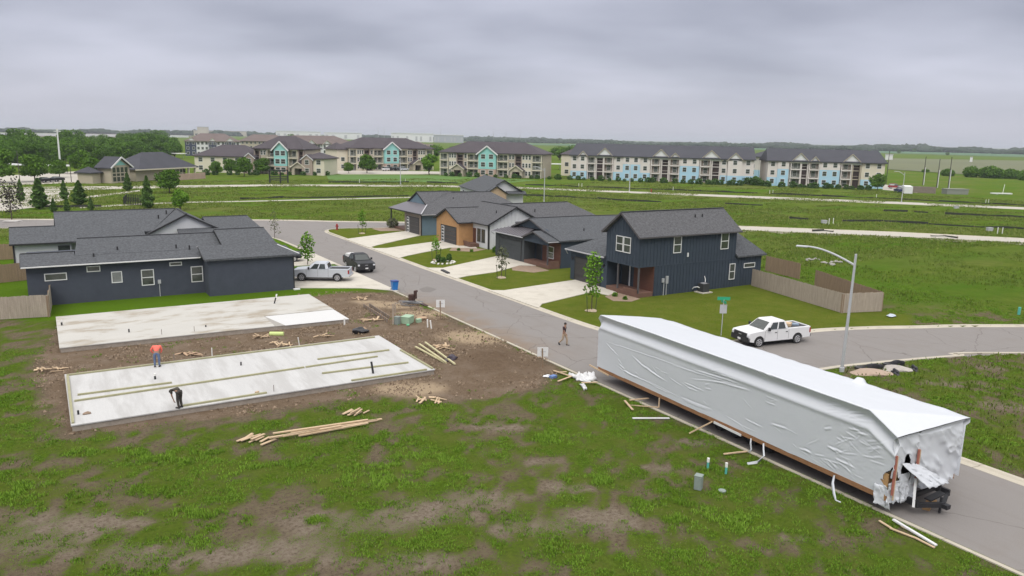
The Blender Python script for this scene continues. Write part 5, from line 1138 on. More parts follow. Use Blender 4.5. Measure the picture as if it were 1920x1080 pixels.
for s_ in (-1,1): q = MB(); q.cyl((p.x+s_*.22,p.y+.28,z0+.1),(p.x+s_*.29,p.y+.28,z0+.1),.1,12); q.build('wheel', m_tyre, bn)
p = G(632, 431); hy = thing('fire_hydrant', 'red fire hydrant on the lawn corner at the street bend', 'hydrant', (p.x,p.y,0)); m_hyd = mat('hydrant_red', (.30,.02,.02), .5, .1)
q = MB(); q.tube([(p.x,p.y,0),(p.x,p.y,.06),(p.x,p.y,.07),(p.x,p.y,.75),(p.x,p.y,.9),(p.x,p.y,1.0)], [.2,.2,.14,.14,.15,.04], 12); q.build('barrel', m_hyd, hy)
q = MB(); q.cyl((p.x-.26,p.y,.6),(p.x+.26,p.y,.6),.08,10); q.cyl((p.x,p.y-.26,.55),(p.x,p.y,.55),.1,10); q.build('nozzles', m_hyd, hy)
p = G(1180, 359); q = MB(); hy2 = thing('fire_hydrant', 'tiny red hydrant beside the far street under the apartments', 'hydrant', (p.x+5,p.y-4,0)); q.tube([(p.x+5,p.y-4,0),(p.x+5,p.y-4,.8),(p.x+5,p.y-4,.95)], [.18,.18,.05], 10); q.build('barrel', m_hyd, hy2)
a, b_ = G(829, 508), G(841, 514); lay('kerb_ramp', 'dark rubber kerb ramp at the foot of the driveway', 'ramp', a[:2], b_[:2], .35, .16, m_trimk, .03)
# street name sign
p = G(1352, 629); sg = thing('street_sign', 'green street name sign on a thin pole at the lawn corner', 'sign', (p.x,p.y,0))
q = MB(); q.cyl((p.x,p.y,0),(p.x+.02,p.y,2.9),.032,8); q.build('pole', m_gut, sg)
q = MB(); q.ob((p.x,p.y,2.98),(1.0,.03,.26),-.55); q.build('name_plate', mat('sign_green', (.02,.32,.17), .5, .05), sg)
q = MB(); q.ob((p.x+.02,p.y,2.72),(.03,.75,.2),-.55+.25); q.build('name_plate', mat('sign_green', (.02,.32,.17), .5, .05), sg)
q = MB(); q.ob((p.x,p.y-.03,2.15),(.55,.02,.7),-.55); q.build('traffic_plate', m_gut, sg)
# debris by the trailer
sh = thing('plastic_sheeting', 'torn white plastic sheeting lying at the kerb behind the trailer home', 'plastic sheet', tuple(G(1095, 715)))
def crumple(c, sx, sy, hgt, sd, par, mtl=m_sheet, ang=0, n=16):
    vs = []; ca, sa_ = math.cos(ang), math.sin(ang)
    for i in range(n+1):
        for j in range(n+1):
            u = (i/n-.5)*sx; v = (j/n-.5)*sy*(.7+.5*float(vnoise(np.array([i*.4]), np.array([sd*1.]), sd)[0]))
            h = float(fbm(np.array([i*.35+sd]), np.array([j*.35]), 3, sd)[0])
            vs.append((c[0]+u*ca-v*sa_, c[1]+u*sa_+v*ca, c[2]+.03+hgt*max(0, h-.25)*(1 if 0 < i < n and 0 < j < n else .3)))
    q = MB(); q.add(vs, [(i*(n+1)+j, i*(n+1)+j+1, (i+1)*(n+1)+j+1, (i+1)*(n+1)+j) for i in range(n) for j in range(n)])
    o = q.build('sheet', mtl, par, smooth=True); m_ = o.modifiers.new('thick', 'SOLIDIFY'); m_.thickness = .01; return o
crumple(G(1098, 710), 1.35, 1.2, .7, 3, sh, ang=-.5); crumple(G(1086, 712), .35, 2.0, .45, 5, sh, ang=.15); crumple(G(1094, 727), .25, 1.2, .35, 6, sh, ang=-.4)
for k, (a, b_, l_) in enumerate([((1038,698),(1072,711),'pale board leaning out of the plastic sheeting, upper one'),((1046,719),(1070,711),'pale board leaning out of the plastic sheeting, lower one'),((1090,722),(1120,722),'pale board under the plastic sheeting, kerb side'),((1046,703),(1062,702),'short pale board behind the plastic sheeting'),
      ((1171,757),(1186,774),'short splintered board in the grass beside the trailer'),((1180,757),(1216,752),'thin pale batten in the grass beside the trailer')]):
    a = G(*a); b_ = G(*b_); q = MB(); q.bar((a.x,a.y,.12+.02*k), (b_.x,b_.y,.18), .12, .04); tag(q.build('scrap_board', m_ply), l_, 'board')
a, b_ = G(1186, 786), G(1255, 786); lay('white_strip', 'flat white trim strip lying in the grass beside the trailer', 'strip', a[:2], b_[:2], .14, .04, m_sheet, .04)
a, b_ = G(1357, 854), G(1400, 849); lay('scrap_board', 'thin pale board under the trailer rags in the grass', 'board', a[:2], b_[:2], .1, .05, m_ply, .05)
p = G(1037, 709); q = MB(); q.ob((p.x,p.y,.1),(.45,.3,.16),.3); tag(q.build('small_carton', mat('blue_carton', (.12,.2,.42), .6, .1)), 'small blue and white carton on the dirt by the plastic sheeting', 'carton')
p = G(1026, 708); q = MB(); q.blob((p.x,p.y,.1),(.25,.15,.1),.3,3); tag(q.build('paper_scrap', m_sheet), 'crumpled white paper left of the blue carton', 'paper')
a, b_ = G(1674, 980), G(1755, 1027); q = MB(); q.bar((a.x,a.y,.14),(b_.x,b_.y,.1),.12,.06); tag(q.build('white_strip', m_sheet), 'long white trim strip in the grass by the kerb in front of the trailer', 'strip')
for a, b_, l_ in (((1668,994),(1722,1014),'splintered pale board left of the long white strip'),((1690,990),(1728,1010),'reddish splintered board between the white strip and the pale one'),((1715,1012),(1752,1030),'thin pale splinter at the tip of the white strip'),((1648,980),(1672,994),'thin splinter farthest from the kerb near the white strip')):
    a = G(*a); b_ = G(*b_); q = MB(); q.bar((a.x,a.y,.09),(b_.x,b_.y,.07),.09,.04); tag(q.build('splintered_board', m_ply), l_, 'board')
p = G(1740, 947); q = MB(); q.ob((p.x,p.y,-.02),(.9,.28,.12),.35); q.ob((p.x+.3,p.y-.05,.06),(.5,.26,.1),.5); tag(q.build('wood_block', m_osb), 'splintered timber block on the road under the trailer tongue', 'wood block')
# sand heaps on black plastic by the lamp
for px, py, a1, b1, l_, mm in ((1634,700,1.7,.85,'flat tan sand mound on black plastic beside the street lamp', mat('wet_sand', (.36,.27,.21), .9, .12)),(1680,693,1.3,.8,'grey stony mound on black plastic right of the tan sand mound', mat('grey_rubble', (.36,.33,.30), .9, .25, 3, 12))):
    p = G(px, py); r_ = thing('sand_mound', l_, 'mound', (p.x,p.y,0)); q = MB(); vs = []
    q.blob((0,0,0), (a1*.85,b1*.85,.24), .12, 7, sub=3); q.v = [(p.x+x_*.85+y_*.527, p.y-x_*.527+y_*.85, max(-.05,z_)) for x_,y_,z_ in q.v]; q.build('mound', mm, r_, smooth=True)
    q = MB(); q.blob((0,0,0), (a1*.5,b1*.18,.4), .3, 3, sub=3); q.v = [(p.x+(x_+.35)*.85+(y_+.85)*.527, p.y-(x_+.35)*.527+(y_+.85)*.85, max(-.05,z_)) for x_,y_,z_ in q.v]; q.build('plastic_sheet', m_bag, r_, smooth=True)
    q = MB(); q.blob((0,0,0), (.16,b1*.6,.25), .3, 4, sub=3); q.v = [(p.x+(x_+a1*.95)*.85+y_*.527, p.y-(x_+a1*.95)*.527+y_*.85, max(-.05,z_)) for x_,y_,z_ in q.v]; q.build('plastic_sheet', m_bag, r_, smooth=True)
p = G(1671, 594); q = MB(); q.blob((p.x,p.y,.1),(.5,.3,.12),.3,4); tag(q.build('litter_bag', mat('pale_blue_plastic', (.45,.5,.58), .5)), 'pale blue plastic scrap in the weeds by the fence corner', 'litter')
p = G(1910, 590); q = MB(); q.cyl((p.x,p.y,0),(p.x,p.y,.7),.12,10); tag(q.build('marker_post', m_teal), 'teal marker post at the right edge of the side road', 'post')
for px, py, l_, s_ in ((1560,494,'flat pale stones in the weeds behind the yard fence, right group',.9),(1521,488,'pale stones in the weeds behind the yard fence, left group',.6)):
    p = G(px, py); r_ = thing('stone_pile', l_, 'stones', (p.x,p.y,0)); m_fs = mat('field_stone', (.30,.285,.26), .9, .2, 2, 9); q = MB(); q0 = random.Random(px)
    for k in range(9): q.blob((p.x+q0.uniform(-2,2)*s_, p.y+q0.uniform(-1,1)*s_, .1), (q0.uniform(.2,.55)*s_,q0.uniform(.2,.4)*s_,.12), .25, k)
    q.build('stones', m_fs, r_)

# ------------------------------------------------------------------ lamps and poles
m_galv = mat('galvanised_pole', (.46,.47,.49), .5, .1, 2, 10, metal=.2)
def street_lamp(label, p, h, armdir, arm=3.2, r0=.11, rise=.75, lean=(0,0), group=None):
    l_ = thing('street_lamp', label, 'street lamp', (p.x,p.y,0), group); dx, dy = math.cos(armdir), math.sin(armdir)
    X_ = lambda z: (p.x+lean[0]*z/h, p.y+lean[1]*z/h)
    q = MB(); q.tube([(*X_(0),0),(*X_(0),.3),(*X_(0),.32),(*X_(h*.5),h*.5),(*X_(h),h)], [r0*1.5,r0*1.5,r0,r0*.85,r0*.7], 12); q.build('pole', m_galv, l_, smooth=True)
    q = MB(); pts = []
    for k in range(10):
        s_ = k/9; pts.append((X_(h)[0]+dx*arm*s_, X_(h)[1]+dy*arm*s_, h-.75+rise*1.35*math.sin(s_*PI/2)))
    q.tube(pts, [.075-.02*k/9 for k in range(10)], 8); q.build('arm', m_galv, l_, smooth=True)
    e = pts[-1]; q = MB(); q.ob((e[0]+dx*.25, e[1]+dy*.25, e[2]-.02), (.75,.26,.12), armdir); q.build('lamp_head', m_galv, l_, bevel=.04)
    return l_
street_lamp('tall grey street lamp with curved arm behind the trailer home', G(1578, 697), 8.0, math.radians(122), 3.1, lean=(.1,-.06))
for px, py, h, l_ in ((751,346,8.2,'thin white street lamp on the far meadow between two teal-gabled blocks'),(1020,378,8.0,'thin pale street lamp behind the roofs of the middle houses'),(1180,359,8.0,'thin lamp at the far street in front of the long blue-white apartment block'),(1690,380,8.0,'thin lamp at the far street near the parked cars on the right')):
    p = G(px, py); street_lamp(l_, p, h, math.radians(150 if px != 1180 else 100), 2.2, .11 if px > 1200 else .13)
def utility_pole(label, px, py, h, wide=.15, col=None, cross=True):
    p = G(px, py); u = thing('utility_pole', label, 'utility pole', (p.x,p.y,0)); mm = col or m_stake
    q = MB(); q.tube([(p.x,p.y,0),(p.x,p.y,h)], [wide,wide*.7], 8); q.build('pole', mm, u)
    if cross: q = MB(); q.ob((p.x,p.y,h-.6),(2.6,.18,.22),-.55); q.ob((p.x,p.y,h),(.5,.5,.7),-.55); q.build('crossarm', mm, u)
utility_pole('pale concrete utility pole with crossarm before the wood at the left', 114, 318, 14.5, .34, m_trimw)
m_pole = mat('dark_pole', (.055,.05,.045), .8, .2)
for px, py, h, l_ in ((1730,347,11,'dark utility pole beside the far right block, left of three'),(1756,352,10.5,'dark utility pole beside the far right block, middle of three'),(1777,357,11.5,'dark utility pole beside the far right block, right of three')):
    utility_pole(l_, px, py, h, .16, m_pole, False)
    p = G(px+1.5, py); q = MB(); q.cyl((p.x,p.y,0),(p.x,p.y,h*.62),.16,8); tag(q.build('conduit_pole', m_trimw), 'pale conduit pole standing against the dark pole ' + l_.split(', ')[1], 'pole')
utility_pole('dark pole rising behind the right end of the far apartment block', 1661, 346, 13, .15, m_pole, False)
utility_pole('thin brown pole at the far left parking lot', 38, 347, 9, .10, m_pole, False)
utility_pole('thin dark lamp pole right of the two dark cars in the far left lot', 134, 342, 6, .10, m_pole, False)
# utility stubs and white marker posts on the empty lots
k = 0
for px, py, l_ in ((1262,357,'under the long blue-white block'),(1443,363.5,'left of the far right block lawn'),(1449,363.5,'on the far right block lawn'),(1643,371.5,'left of the far street lamp at the right'),(1848,382,'at the right end of the far street, left'),(1853,381.5,'at the right end of the far street, right'),
     (1554,421,'beside the grey stub box on the upper street verge'),(1562,420,'right of another on the upper street verge'),(1870,438,'on the right end of the upper street verge, left'),(1879,438.5,'on the right end of the upper street verge, right'),(1085,350.5,'left end below the long blue-white block'),(1091,350.5,'second from the left below the long blue-white block'),(760,342,'right of the thin lamp on the far meadow'),(674,343,'on the silt fence of the far meadow')):
    rod('marker_post', 'white marker post ' + l_, 'post', px, py, 1.15, .075, m_pipew)
for px, py, l_ in ((1545,419,'small grey stub box on the upper street verge, left'),(1855,433,'small grey stub box on the upper street verge, right'),(1793,391,'small grey box on the far street edge')):
    p = G(px, py); q = MB(); q.ob((p.x,p.y,.28),(.95,.65,.56),-.5); q.ob((p.x,p.y,.60),(1.02,.72,.08),-.5); tag(q.build('utility_box', m_gut), l_, 'utility box')
# silt fences: sagging black fabric along the lots
m_silt = mat('black_geotextile', (.030,.034,.026), .9, .3, .4, 5)
def silt(label, pts, h=.48):
    P = [G(*q_) for q_ in pts]; q = MB(); n = 0; r_ = thing('silt_fence', label, 'silt fence', tuple(P[0])); pq = MB()
    for a, b_ in zip(P[:-1], P[1:]):
        L_ = (b_-a).length; m_ = max(2, int(L_/1.6)); nr_ = Vector((-(b_-a).y, (b_-a).x, 0)).normalized()
        prev = None
        for k in range(m_+1):
            c = a.lerp(b_, k/m_) + nr_*.35*(float(fbm(np.array([k*.2+a.x]), np.array([a.y]), 2, 3)[0])-.5); hh = h*(.35+1.2*float(vnoise(np.array([k*.35+a.x*.7]), np.array([a.y]), 9)[0]))
            if prev: q.ext([prev[0], c, c+Vector((0,0,hh)), prev[0]+Vector((0,0,prev[1]))], tuple(nr_*.05))
            if k % 2 == 0: pq.box(c.x-.025,c.x+.025,c.y+.06,c.y+.11,0,hh+.12)
            prev = (c, hh)
    q.build('fabric', m_silt, r_); [c_.build('stake', m_fence2, r_) for c_ in pq.split()]
for l_, pts in (('black silt fence on the far meadow before the left teal block',[(616,342.5),(700,342.7),(767,342)]),('short black silt fence left of the house with two gables',[(800,342.5),(830,343.5),(858,344)]),
  ('black silt fence along the middle footpath, left of the houses',[(450,374),(532,371),(615,371),(700,369),(767,367.5)]),('black silt fence emerging right of the house roofs',[(981,367),(1040,369),(1120,373),(1180,377.5),(1240,379)]),('short black silt fence behind the far right corner of the houses',[(985,347),(1065,349.5),(1085,351)]),
  ('long black silt fence below the long blue-white block',[(1100,351),(1180,354),(1252,356),(1315,359),(1420,363)]),('long black silt fence running to the right edge behind the far street',[(1445,364),(1540,368),(1640,371.5),(1760,378),(1925,386)]),('short black silt fence on the right meadow, left piece',[(1657,396),(1702,397.5)]),('short black silt fence on the right meadow, middle piece',[(1714,398),(1740,399.5)]),
  ('black silt fence on the right meadow reaching the photo edge',[(1772,402),(1850,405),(1925,408.5)]),('black silt fence along the upper street verge at the right',[(1580,415.5),(1657,416),(1740,421),(1827,426),(1925,430)]),('short black silt fence behind the ridge of the navy house',[(1360,382.5),(1430,386)]),('short black silt strip right of the navy house roof',[(1480,410),(1515,412.5)]),
  ('sagging black fabric on the upper street kerb, left piece',[(1524,434),(1545,433),(1563,435)]),('sagging black fabric on the upper street kerb, right piece',[(1745,443),(1770,443),(1796,447)]),('black silt fence with pale edge behind the young conifers',[(60,388.5),(120,389),(190,388)])):
    silt(l_, pts, .26 if 'kerb' in l_ else .36)
en = thing('mesh_enclosure', 'low black mesh enclosure on the grass beyond the slate-blue house', 'enclosure', tuple(G(250, 386)))
P = [G(*q_) for q_ in ((232,384),(268,386),(272,379),(238,377))]
q = MB()
for a, b_ in zip(P, P[1:]+P[:1]):
    for k in range(9): c = a.lerp(b_, k/8); q.box(c.x-.04,c.x+.04,c.y-.04,c.y+.04,0,1.5)
    for z_ in (.15,.8,1.45): q.bar(a+Vector((0,0,z_)), b_+Vector((0,0,z_)), .05, .06)
    for k in range(24): c = a.lerp(b_, (k+.5)/24); q.box(c.x-.02,c.x+.02,c.y-.02,c.y+.02,.15,1.45)
q.build('mesh_panels', m_silt, en)
pg = thing('pergola', 'small dark pergola frame on the meadow edge before the left teal block', 'pergola', tuple(G(525, 343)))
q = MB(); P = [G(*q_) for q_ in ((506,343),(526,344),(540,343))]
for c in P: q.box(c.x-.18,c.x+.18,c.y-.18,c.y+.18,0,4.0)
for a, b_ in zip(P[:-1], P[1:]):
    for z_ in (1.0,1.5,2.0,3.9): q.bar(a+Vector((0,0,z_)), b_+Vector((0,0,z_)), .15, .3)
q.build('frame', m_trimk, pg)
# ------------------------------------------------------------------ apartment blocks beyond the meadow
m_cream = mat('cream_siding', (.62,.57,.455), .85, .05, .4, 5); m_beige = mat('beige_siding', (.44,.385,.30), .85, .06, .4, 5); m_taupe = mat('taupe_siding', (.33,.265,.22), .85, .06, .4, 5)
m_tealw = mat('teal_siding', (.27,.56,.53), .85, .04, .4, 5); m_lblue = mat('light_blue_siding', (.37,.57,.70), .85, .05, .4, 5); m_lwhite = mat('pale_siding', (.66,.61,.575), .85, .05, .4, 5)
m_brick = mat('pinkish_brick', (.44,.315,.25), .9, .15, .8, 6); m_aroof = mat('dark_shingle', (.060,.050,.058), .92, .18, .3, 4); m_aroof2 = mat('slate_shingle', (.050,.051,.063), .92, .18, .3, 4); m_aroof3 = mat('brown_shingle', (.135,.105,.098), .92, .15, .3, 4)
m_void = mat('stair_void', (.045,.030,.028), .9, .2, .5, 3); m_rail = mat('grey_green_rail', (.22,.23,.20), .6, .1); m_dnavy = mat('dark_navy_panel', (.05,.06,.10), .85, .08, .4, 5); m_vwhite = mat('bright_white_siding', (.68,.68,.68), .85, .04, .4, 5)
def frame(A, B):
    A = Vector((A[0],A[1],0)); B = Vector((B[0],B[1],0)); ex = (B-A).normalized(); ey = Vector((-ex.y,ex.x,0))
    if ey.dot(A) < 0: ey = -ey
    ang = math.atan2(ex.y, ex.x)
    def P(x, y, z): v = A+ex*x+ey*y; return (v.x, v.y, z)
    def bx(q, x0, x1, y0, y1, z0, z1, m=0): q.ob(P((x0+x1)/2,(y0+y1)/2,(z0+z1)/2), (x1-x0,y1-y0,z1-z0), ang, m)
    return (B-A).length, P, bx, ang, ey
def hip(q, P, x0, x1, y0, y1, ze, zr, o=.6, run=None, th=.3):
    x0 -= o; x1 += o; y0 -= o; y1 += o; d = (y1-y0)/2; e = run if run is not None else min(d, (x1-x0)/2-.1)
    a, b_, c, d4 = P(x0,y0,ze), P(x1,y0,ze), P(x1,y1,ze), P(x0,y1,ze); r1, r2 = P(x0+e,y0+d,zr), P(x1-e,y0+d,zr)
    for pl in ([a,b_,r2,r1],[b_,c,r2],[c,d4,r1,r2],[d4,a,r1]): q.sheet(pl, th)
_winme = {}
def win_obj(root, off, ang, w, h, frm=None):
    key = (round(w,2), round(h,2), frm.name if frm else '')
    if key not in _winme:
        q = MB(); q.box(-w/2-.12,w/2+.12,-.06,0,-.12,h+.12,0); q.box(-w/2,w/2,-.08,-.06,0,h*.48,1); q.box(-w/2,w/2,-.08,-.06,h*.52,h,1)
        o = q.build('window', [frm or m_trimw, m_glass]); _winme[key] = o.data; bpy.data.objects.remove(o)
    o = bpy.data.objects.new('window', _winme[key]); C.objects.link(o); o.parent = root
    o.location = Vector(off)-wloc(root); o.rotation_euler = (0,0,ang); return o
def apartment(label, A, B, depth, mods, eave=9.0, rise=4.6, roofm=None, wallm=None, trim=m_trimw, wings=(), gables=(), group=None, run=None, wmat=None):
    """mods: (x0, x1, kind, options) as fractions of the front"""
    L_, P, bx, ang, ey = frame(A, B); root = thing('apartment_building', label, 'apartment block', P(0,0,0), group)
    wallm = wallm or m_beige; roofm = roofm or m_aroof; wmat = wmat or m_cream
    flip = ang if ey.dot(Vector((-math.sin(ang),math.cos(ang),0))) > 0 else ang+PI
    q = MB(); bx(q, 0, L_, 1.0, depth, -.5, eave)
    q.build('wall', wallm, root)
    for (x0,x1,y0,y1,h,zr) in wings: q = MB(); bx(q, x0, x1, y0, y1, -.5, h); q.build('wing', wmat, root)
    q = MB(); hip(q, P, 0, L_, -.2, depth, eave+.3, eave+rise, run=run)
    for (x0,x1,y0,y1,h,zr) in wings: hip(q, P, x0, x1, y0, y1, h+.25, zr)
    q.build('roof', roofm, root)
    for (x0,x1,y0,y1,h,zr) in wings:
        n = max(1, int((x1-x0)/4.2))
        for k in range(n):
            for f_ in range(int(h/2.9)): win_obj(root, P(x0+(x1-x0)*(k+.5)/n, y0-.01, 3.0*f_+.95), flip, 1.5, 1.5)
        if x1-x0 > 7 and h < 7:
            q = MB(); xa = x1-4.2 if x0 < 0 else x0+.3; bx(q, xa, xa+4, y0-.8, y0-.02, -.5, h); q.ext([P(xa,y0-.8,h),P(xa+4,y0-.8,h),P(xa+2,y0-.8,h+1.4)], tuple(ey*.4)); q.build('gable', m_taupe, root)
            q = MB(); q.sheet([P(xa-.5,y0-1.1,h-.35),P(xa+2,y0-1.1,h+1.65),P(xa+2,y0+4,h+1.65),P(xa-.5,y0+4,h-.35)], .2); q.sheet([P(xa+2,y0-1.1,h+1.65),P(xa+4.5,y0-1.1,h-.35),P(xa+4.5,y0+4,h-.35),P(xa+2,y0+4,h+1.65)], .2); q.build('gable_roof', roofm, root)
            q = MB(); q.bar(P(xa-.5,y0-1.15,h-.5),P(xa+2,y0-1.15,h+1.5),.1,.25); q.bar(P(xa+4.5,y0-1.15,h-.5),P(xa+2,y0-1.15,h+1.5),.1,.25); q.build('gable_trim', m_vwhite, root)
            for f_ in range(2): win_obj(root, P(xa+2, y0-.81, 3.0*f_+.95), flip, 1.4, 1.5)
    def wins(x0, x1, n, z, y, w=1.25, h=1.5):
        for k in range(n): win_obj(root, P(x0+(x1-x0)*(k+.5)/n, y, z), flip, w, h, trim if trim is not m_trimw else None)
    fl = (0., 3.0, 6.0)
    for x0, x1, kind, op in mods:
        x0 *= L_; x1 *= L_
        if kind == 'win':
            cols = op.get('c', [wallm]*3); n = op.get('n', 2); y = op.get('y', 0.); w = op.get('w', min(1.3, (x1-x0)/n*.6))
            q = MB()
            for k in range(3): bx(q, x0, x1, y+.02*(k==1), 1.1, fl[k] if k else -.5, fl[k]+3.0, k)
            q.build('bay', cols, root)
            for k in range(op.get('f0', 0), 3): wins(x0, x1, n, fl[k]+.95, y-.01+.02*(k == 1), w)
        elif kind == 'balc':
            q = MB()
            for k in (1, 2): bx(q, x0, x1, -.5, 1.05, fl[k]-.25, fl[k]+.12, 0)
            bx(q, x0, x1, -.3, 1.05, eave-.45, eave+.1, 0)
            for x_ in (x0, x1-.3): bx(q, x_, x_+.3, -.35, -.05, -.3, eave-.4, 0)
            q.build('balcony', op.get('t', m_cream) if trim is m_trimw else m_vwhite, root)
            q = MB(); bx(q, x0+.02, x1-.02, .96, 1.04, -.4, eave-.1); q.build('balcony_back', op.get('b', m_rail), root)
            for k in (1, 2):
                q = MB(); bx(q, x0+.3, x1-.3, -.38, -.33, fl[k]+.12, fl[k]+.2); bx(q, x0+.3, x1-.3, -.38, -.33, fl[k]+1.0, fl[k]+1.1)
                n = int((x1-x0)/.35)
                for j in range(n): bx(q, x0+.3+(x1-x0-.6)*(j+.3)/n, x0+.3+(x1-x0-.6)*(j+.5)/n, -.38, -.34, fl[k]+.2, fl[k]+1.0)
                q.build('railing', m_rail, root)
            for k in range(3): wins(x0+.4, x1-.4, 2 if x1-x0 > 4.2 else 1, fl[k]+.5, .95, 1.3, 1.9)
        elif kind == 'stair':
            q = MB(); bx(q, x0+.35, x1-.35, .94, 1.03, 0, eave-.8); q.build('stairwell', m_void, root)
            q = MB()
            for k in (1, 2):
                bx(q, x0+.35, x1-.35, .5, .93, fl[k]-.2, fl[k]+.05); bx(q, x0+.35, x1-.35, .45, .5, fl[k]+.95, fl[k]+1.05)
            bx(q, x0, x0+.35, -.15, 1.05, -.3, eave); bx(q, x1-.35, x1, -.15, 1.05, -.3, eave); q.build('stair_landing', op.get('t', m_taupe), root)
            if op.get('porch'):
                xm = (x0+x1)/2; w = 2.4; q = MB()
                bx(q, xm-w, xm-w+1.0, -3.2, .9, -.3, 2.9); bx(q, xm+w-1.0, xm+w, -3.2, .9, -.3, 2.9); bx(q, xm-w+1.0, xm+w-1.0, -3.2, .9, 2.35, 2.9); q.ext([P(xm-w,-3.2,2.9),P(xm+w,-3.2,2.9),P(xm,-3.2,4.5)], tuple(ey*.4)); q.build('entry_porch', m_beige, root)
                q = MB(); q.sheet([P(xm-w-.5,-3.7,2.8),P(xm,-3.7,4.85),P(xm,1,4.85),P(xm-w-.5,1,2.8)], .2); q.sheet([P(xm,-3.7,4.85),P(xm+w+.5,-3.7,2.8),P(xm+w+.5,1,2.8),P(xm,1,4.85)], .2); q.build('porch_roof', roofm, root)
                q = MB(); q.bar(P(xm-w-.5,-3.75,2.65),P(xm,-3.75,4.7),.12,.3); q.bar(P(xm+w+.5,-3.75,2.65),P(xm,-3.75,4.7),.12,.3); q.build('porch_trim', m_cream, root)
        elif kind == 'teal':
            y = -1.2; q = MB(); bx(q, x0, x1, y, 1.1, 3.0, eave, 0); bx(q, x0, x1, y+.05, 1.1, -.5, 3.0, 1); q.ext([P(x0,y,eave),P(x1,y,eave),P((x0+x1)/2,y,eave+2.6)], tuple(ey*.5), 0); q.build('teal_bay', [op.get('m', m_tealw), m_brick], root)
            xm = (x0+x1)/2; h = eave+2.95; e0 = eave-.35; q = MB(); q.sheet([P(x0-.9,y-.5,e0),P(xm,y-.5,h),P(xm,y+6,h),P(x0-.9,y+6,e0)], .22); q.sheet([P(xm,y-.5,h),P(x1+.9,y-.5,e0),P(x1+.9,y+6,e0),P(xm,y+6,h)], .22); q.build('gable_roof', roofm, root)
            q = MB(); q.bar(P(x0-.9,y-.55,e0-.15),P(xm,y-.55,h-.12),.14,.45); q.bar(P(x1+.9,y-.55,e0-.15),P(xm,y-.55,h-.12),.14,.45); q.build('gable_trim', m_vwhite, root)
            for k in range(3): wins(x0+.3, x1-.3, 2, fl[k]+.9, y-.01+.05*(k == 0), 1.6, 1.6)
    for x0, x1, h, y in gables:
        x0 *= L_; x1 *= L_; xm = (x0+x1)/2; q = MB(); q.ext([P(x0,y,eave-.1),P(x1,y,eave-.1),P(xm,y,eave+h)], tuple(ey*.4)); bx(q, x0, x1, y, 1, eave-.5, eave-.1); q.build('gable', m_vwhite, root)
        q = MB(); e0 = eave-.4; H_ = eave+h+.35; q.sheet([P(x0-.6,y-.3,e0),P(xm,y-.3,H_),P(xm,y+7,H_),P(x0-.6,y+7,e0)], .22); q.sheet([P(xm,y-.3,H_),P(x1+.6,y-.3,e0),P(x1+.6,y+7,e0),P(xm,y+7,H_)], .22); q.build('gable_roof', roofm, root)
        q = MB(); q.bar(P(x0-.6,y-.34,e0-.12),P(xm,y-.34,H_-.1),.1,.22); q.bar(P(x1+.6,y-.34,e0-.12),P(xm,y-.34,H_-.1),.1,.22); q.build('gable_trim', m_beige, root)
    return root
def g2(x, y): p = G(x, y); return (p.x, p.y)
cr = {'c': [m_cream]*3}; tn = {'c': [m_beige]*3}
MODS = [(0,.085,'balc',{'b':m_rail}),(.09,.165,'win',{**cr,'n':3}),(.165,.24,'stair',{'porch':1}),(.24,.275,'win',{**tn,'n':1}),(.275,.39,'balc',{'b':m_beige}),(.395,.565,'teal',{}),(.57,.68,'balc',{'b':m_beige}),
        (.682,.74,'win',{**tn,'n':2}),(.74,.81,'stair',{'porch':1}),(.81,.90,'win',{**cr,'n':3}),(.905,1,'balc',{'b':m_rail})]
apartment('beige teal-gabled apartment block with two clear entry porches, rightmost of the teal-gabled ones', g2(825,328.5), g2(1015,335), 17, MODS, eave=8.8, rise=4.4, wings=[(42,56,30,50,8.6,12.5)])
apartment('beige three-storey apartment block with a teal gable in the middle, cars before it', g2(655,320), g2(812,319), 18, [m_ if m_[2] != 'stair' else (m_[0],m_[1],'stair',{'porch':1}) for m_ in MODS], eave=9.2, rise=4.6, wings=[(-4.5,0.5,2,16,8.6,11.5)])
apartment('beige apartment block with a teal gable and low wings, leftmost of the teal-gabled ones', g2(478,325), g2(571,327.5), 17, [(0,.12,'stair',{'porch':0}),(.13,.24,'win',{**tn,'n':2}),(.26,.42,'balc',{'b':m_beige}),(.425,.68,'teal',{}),(.69,.88,'balc',{'b':m_beige}),(.885,1,'stair',{'porch':1})], eave=9.0, rise=4.9,
   wings=[(-23,1,-1,14,5.9,10.2),(19.5,28,-3,11,5.9,8.2)], run=7, wmat=m_cream)
bl = lambda a, b_, c_: {'c': [m_lblue if a else m_lwhite, m_lblue if b_ else m_lwhite, m_lblue if c_ else m_lwhite]}
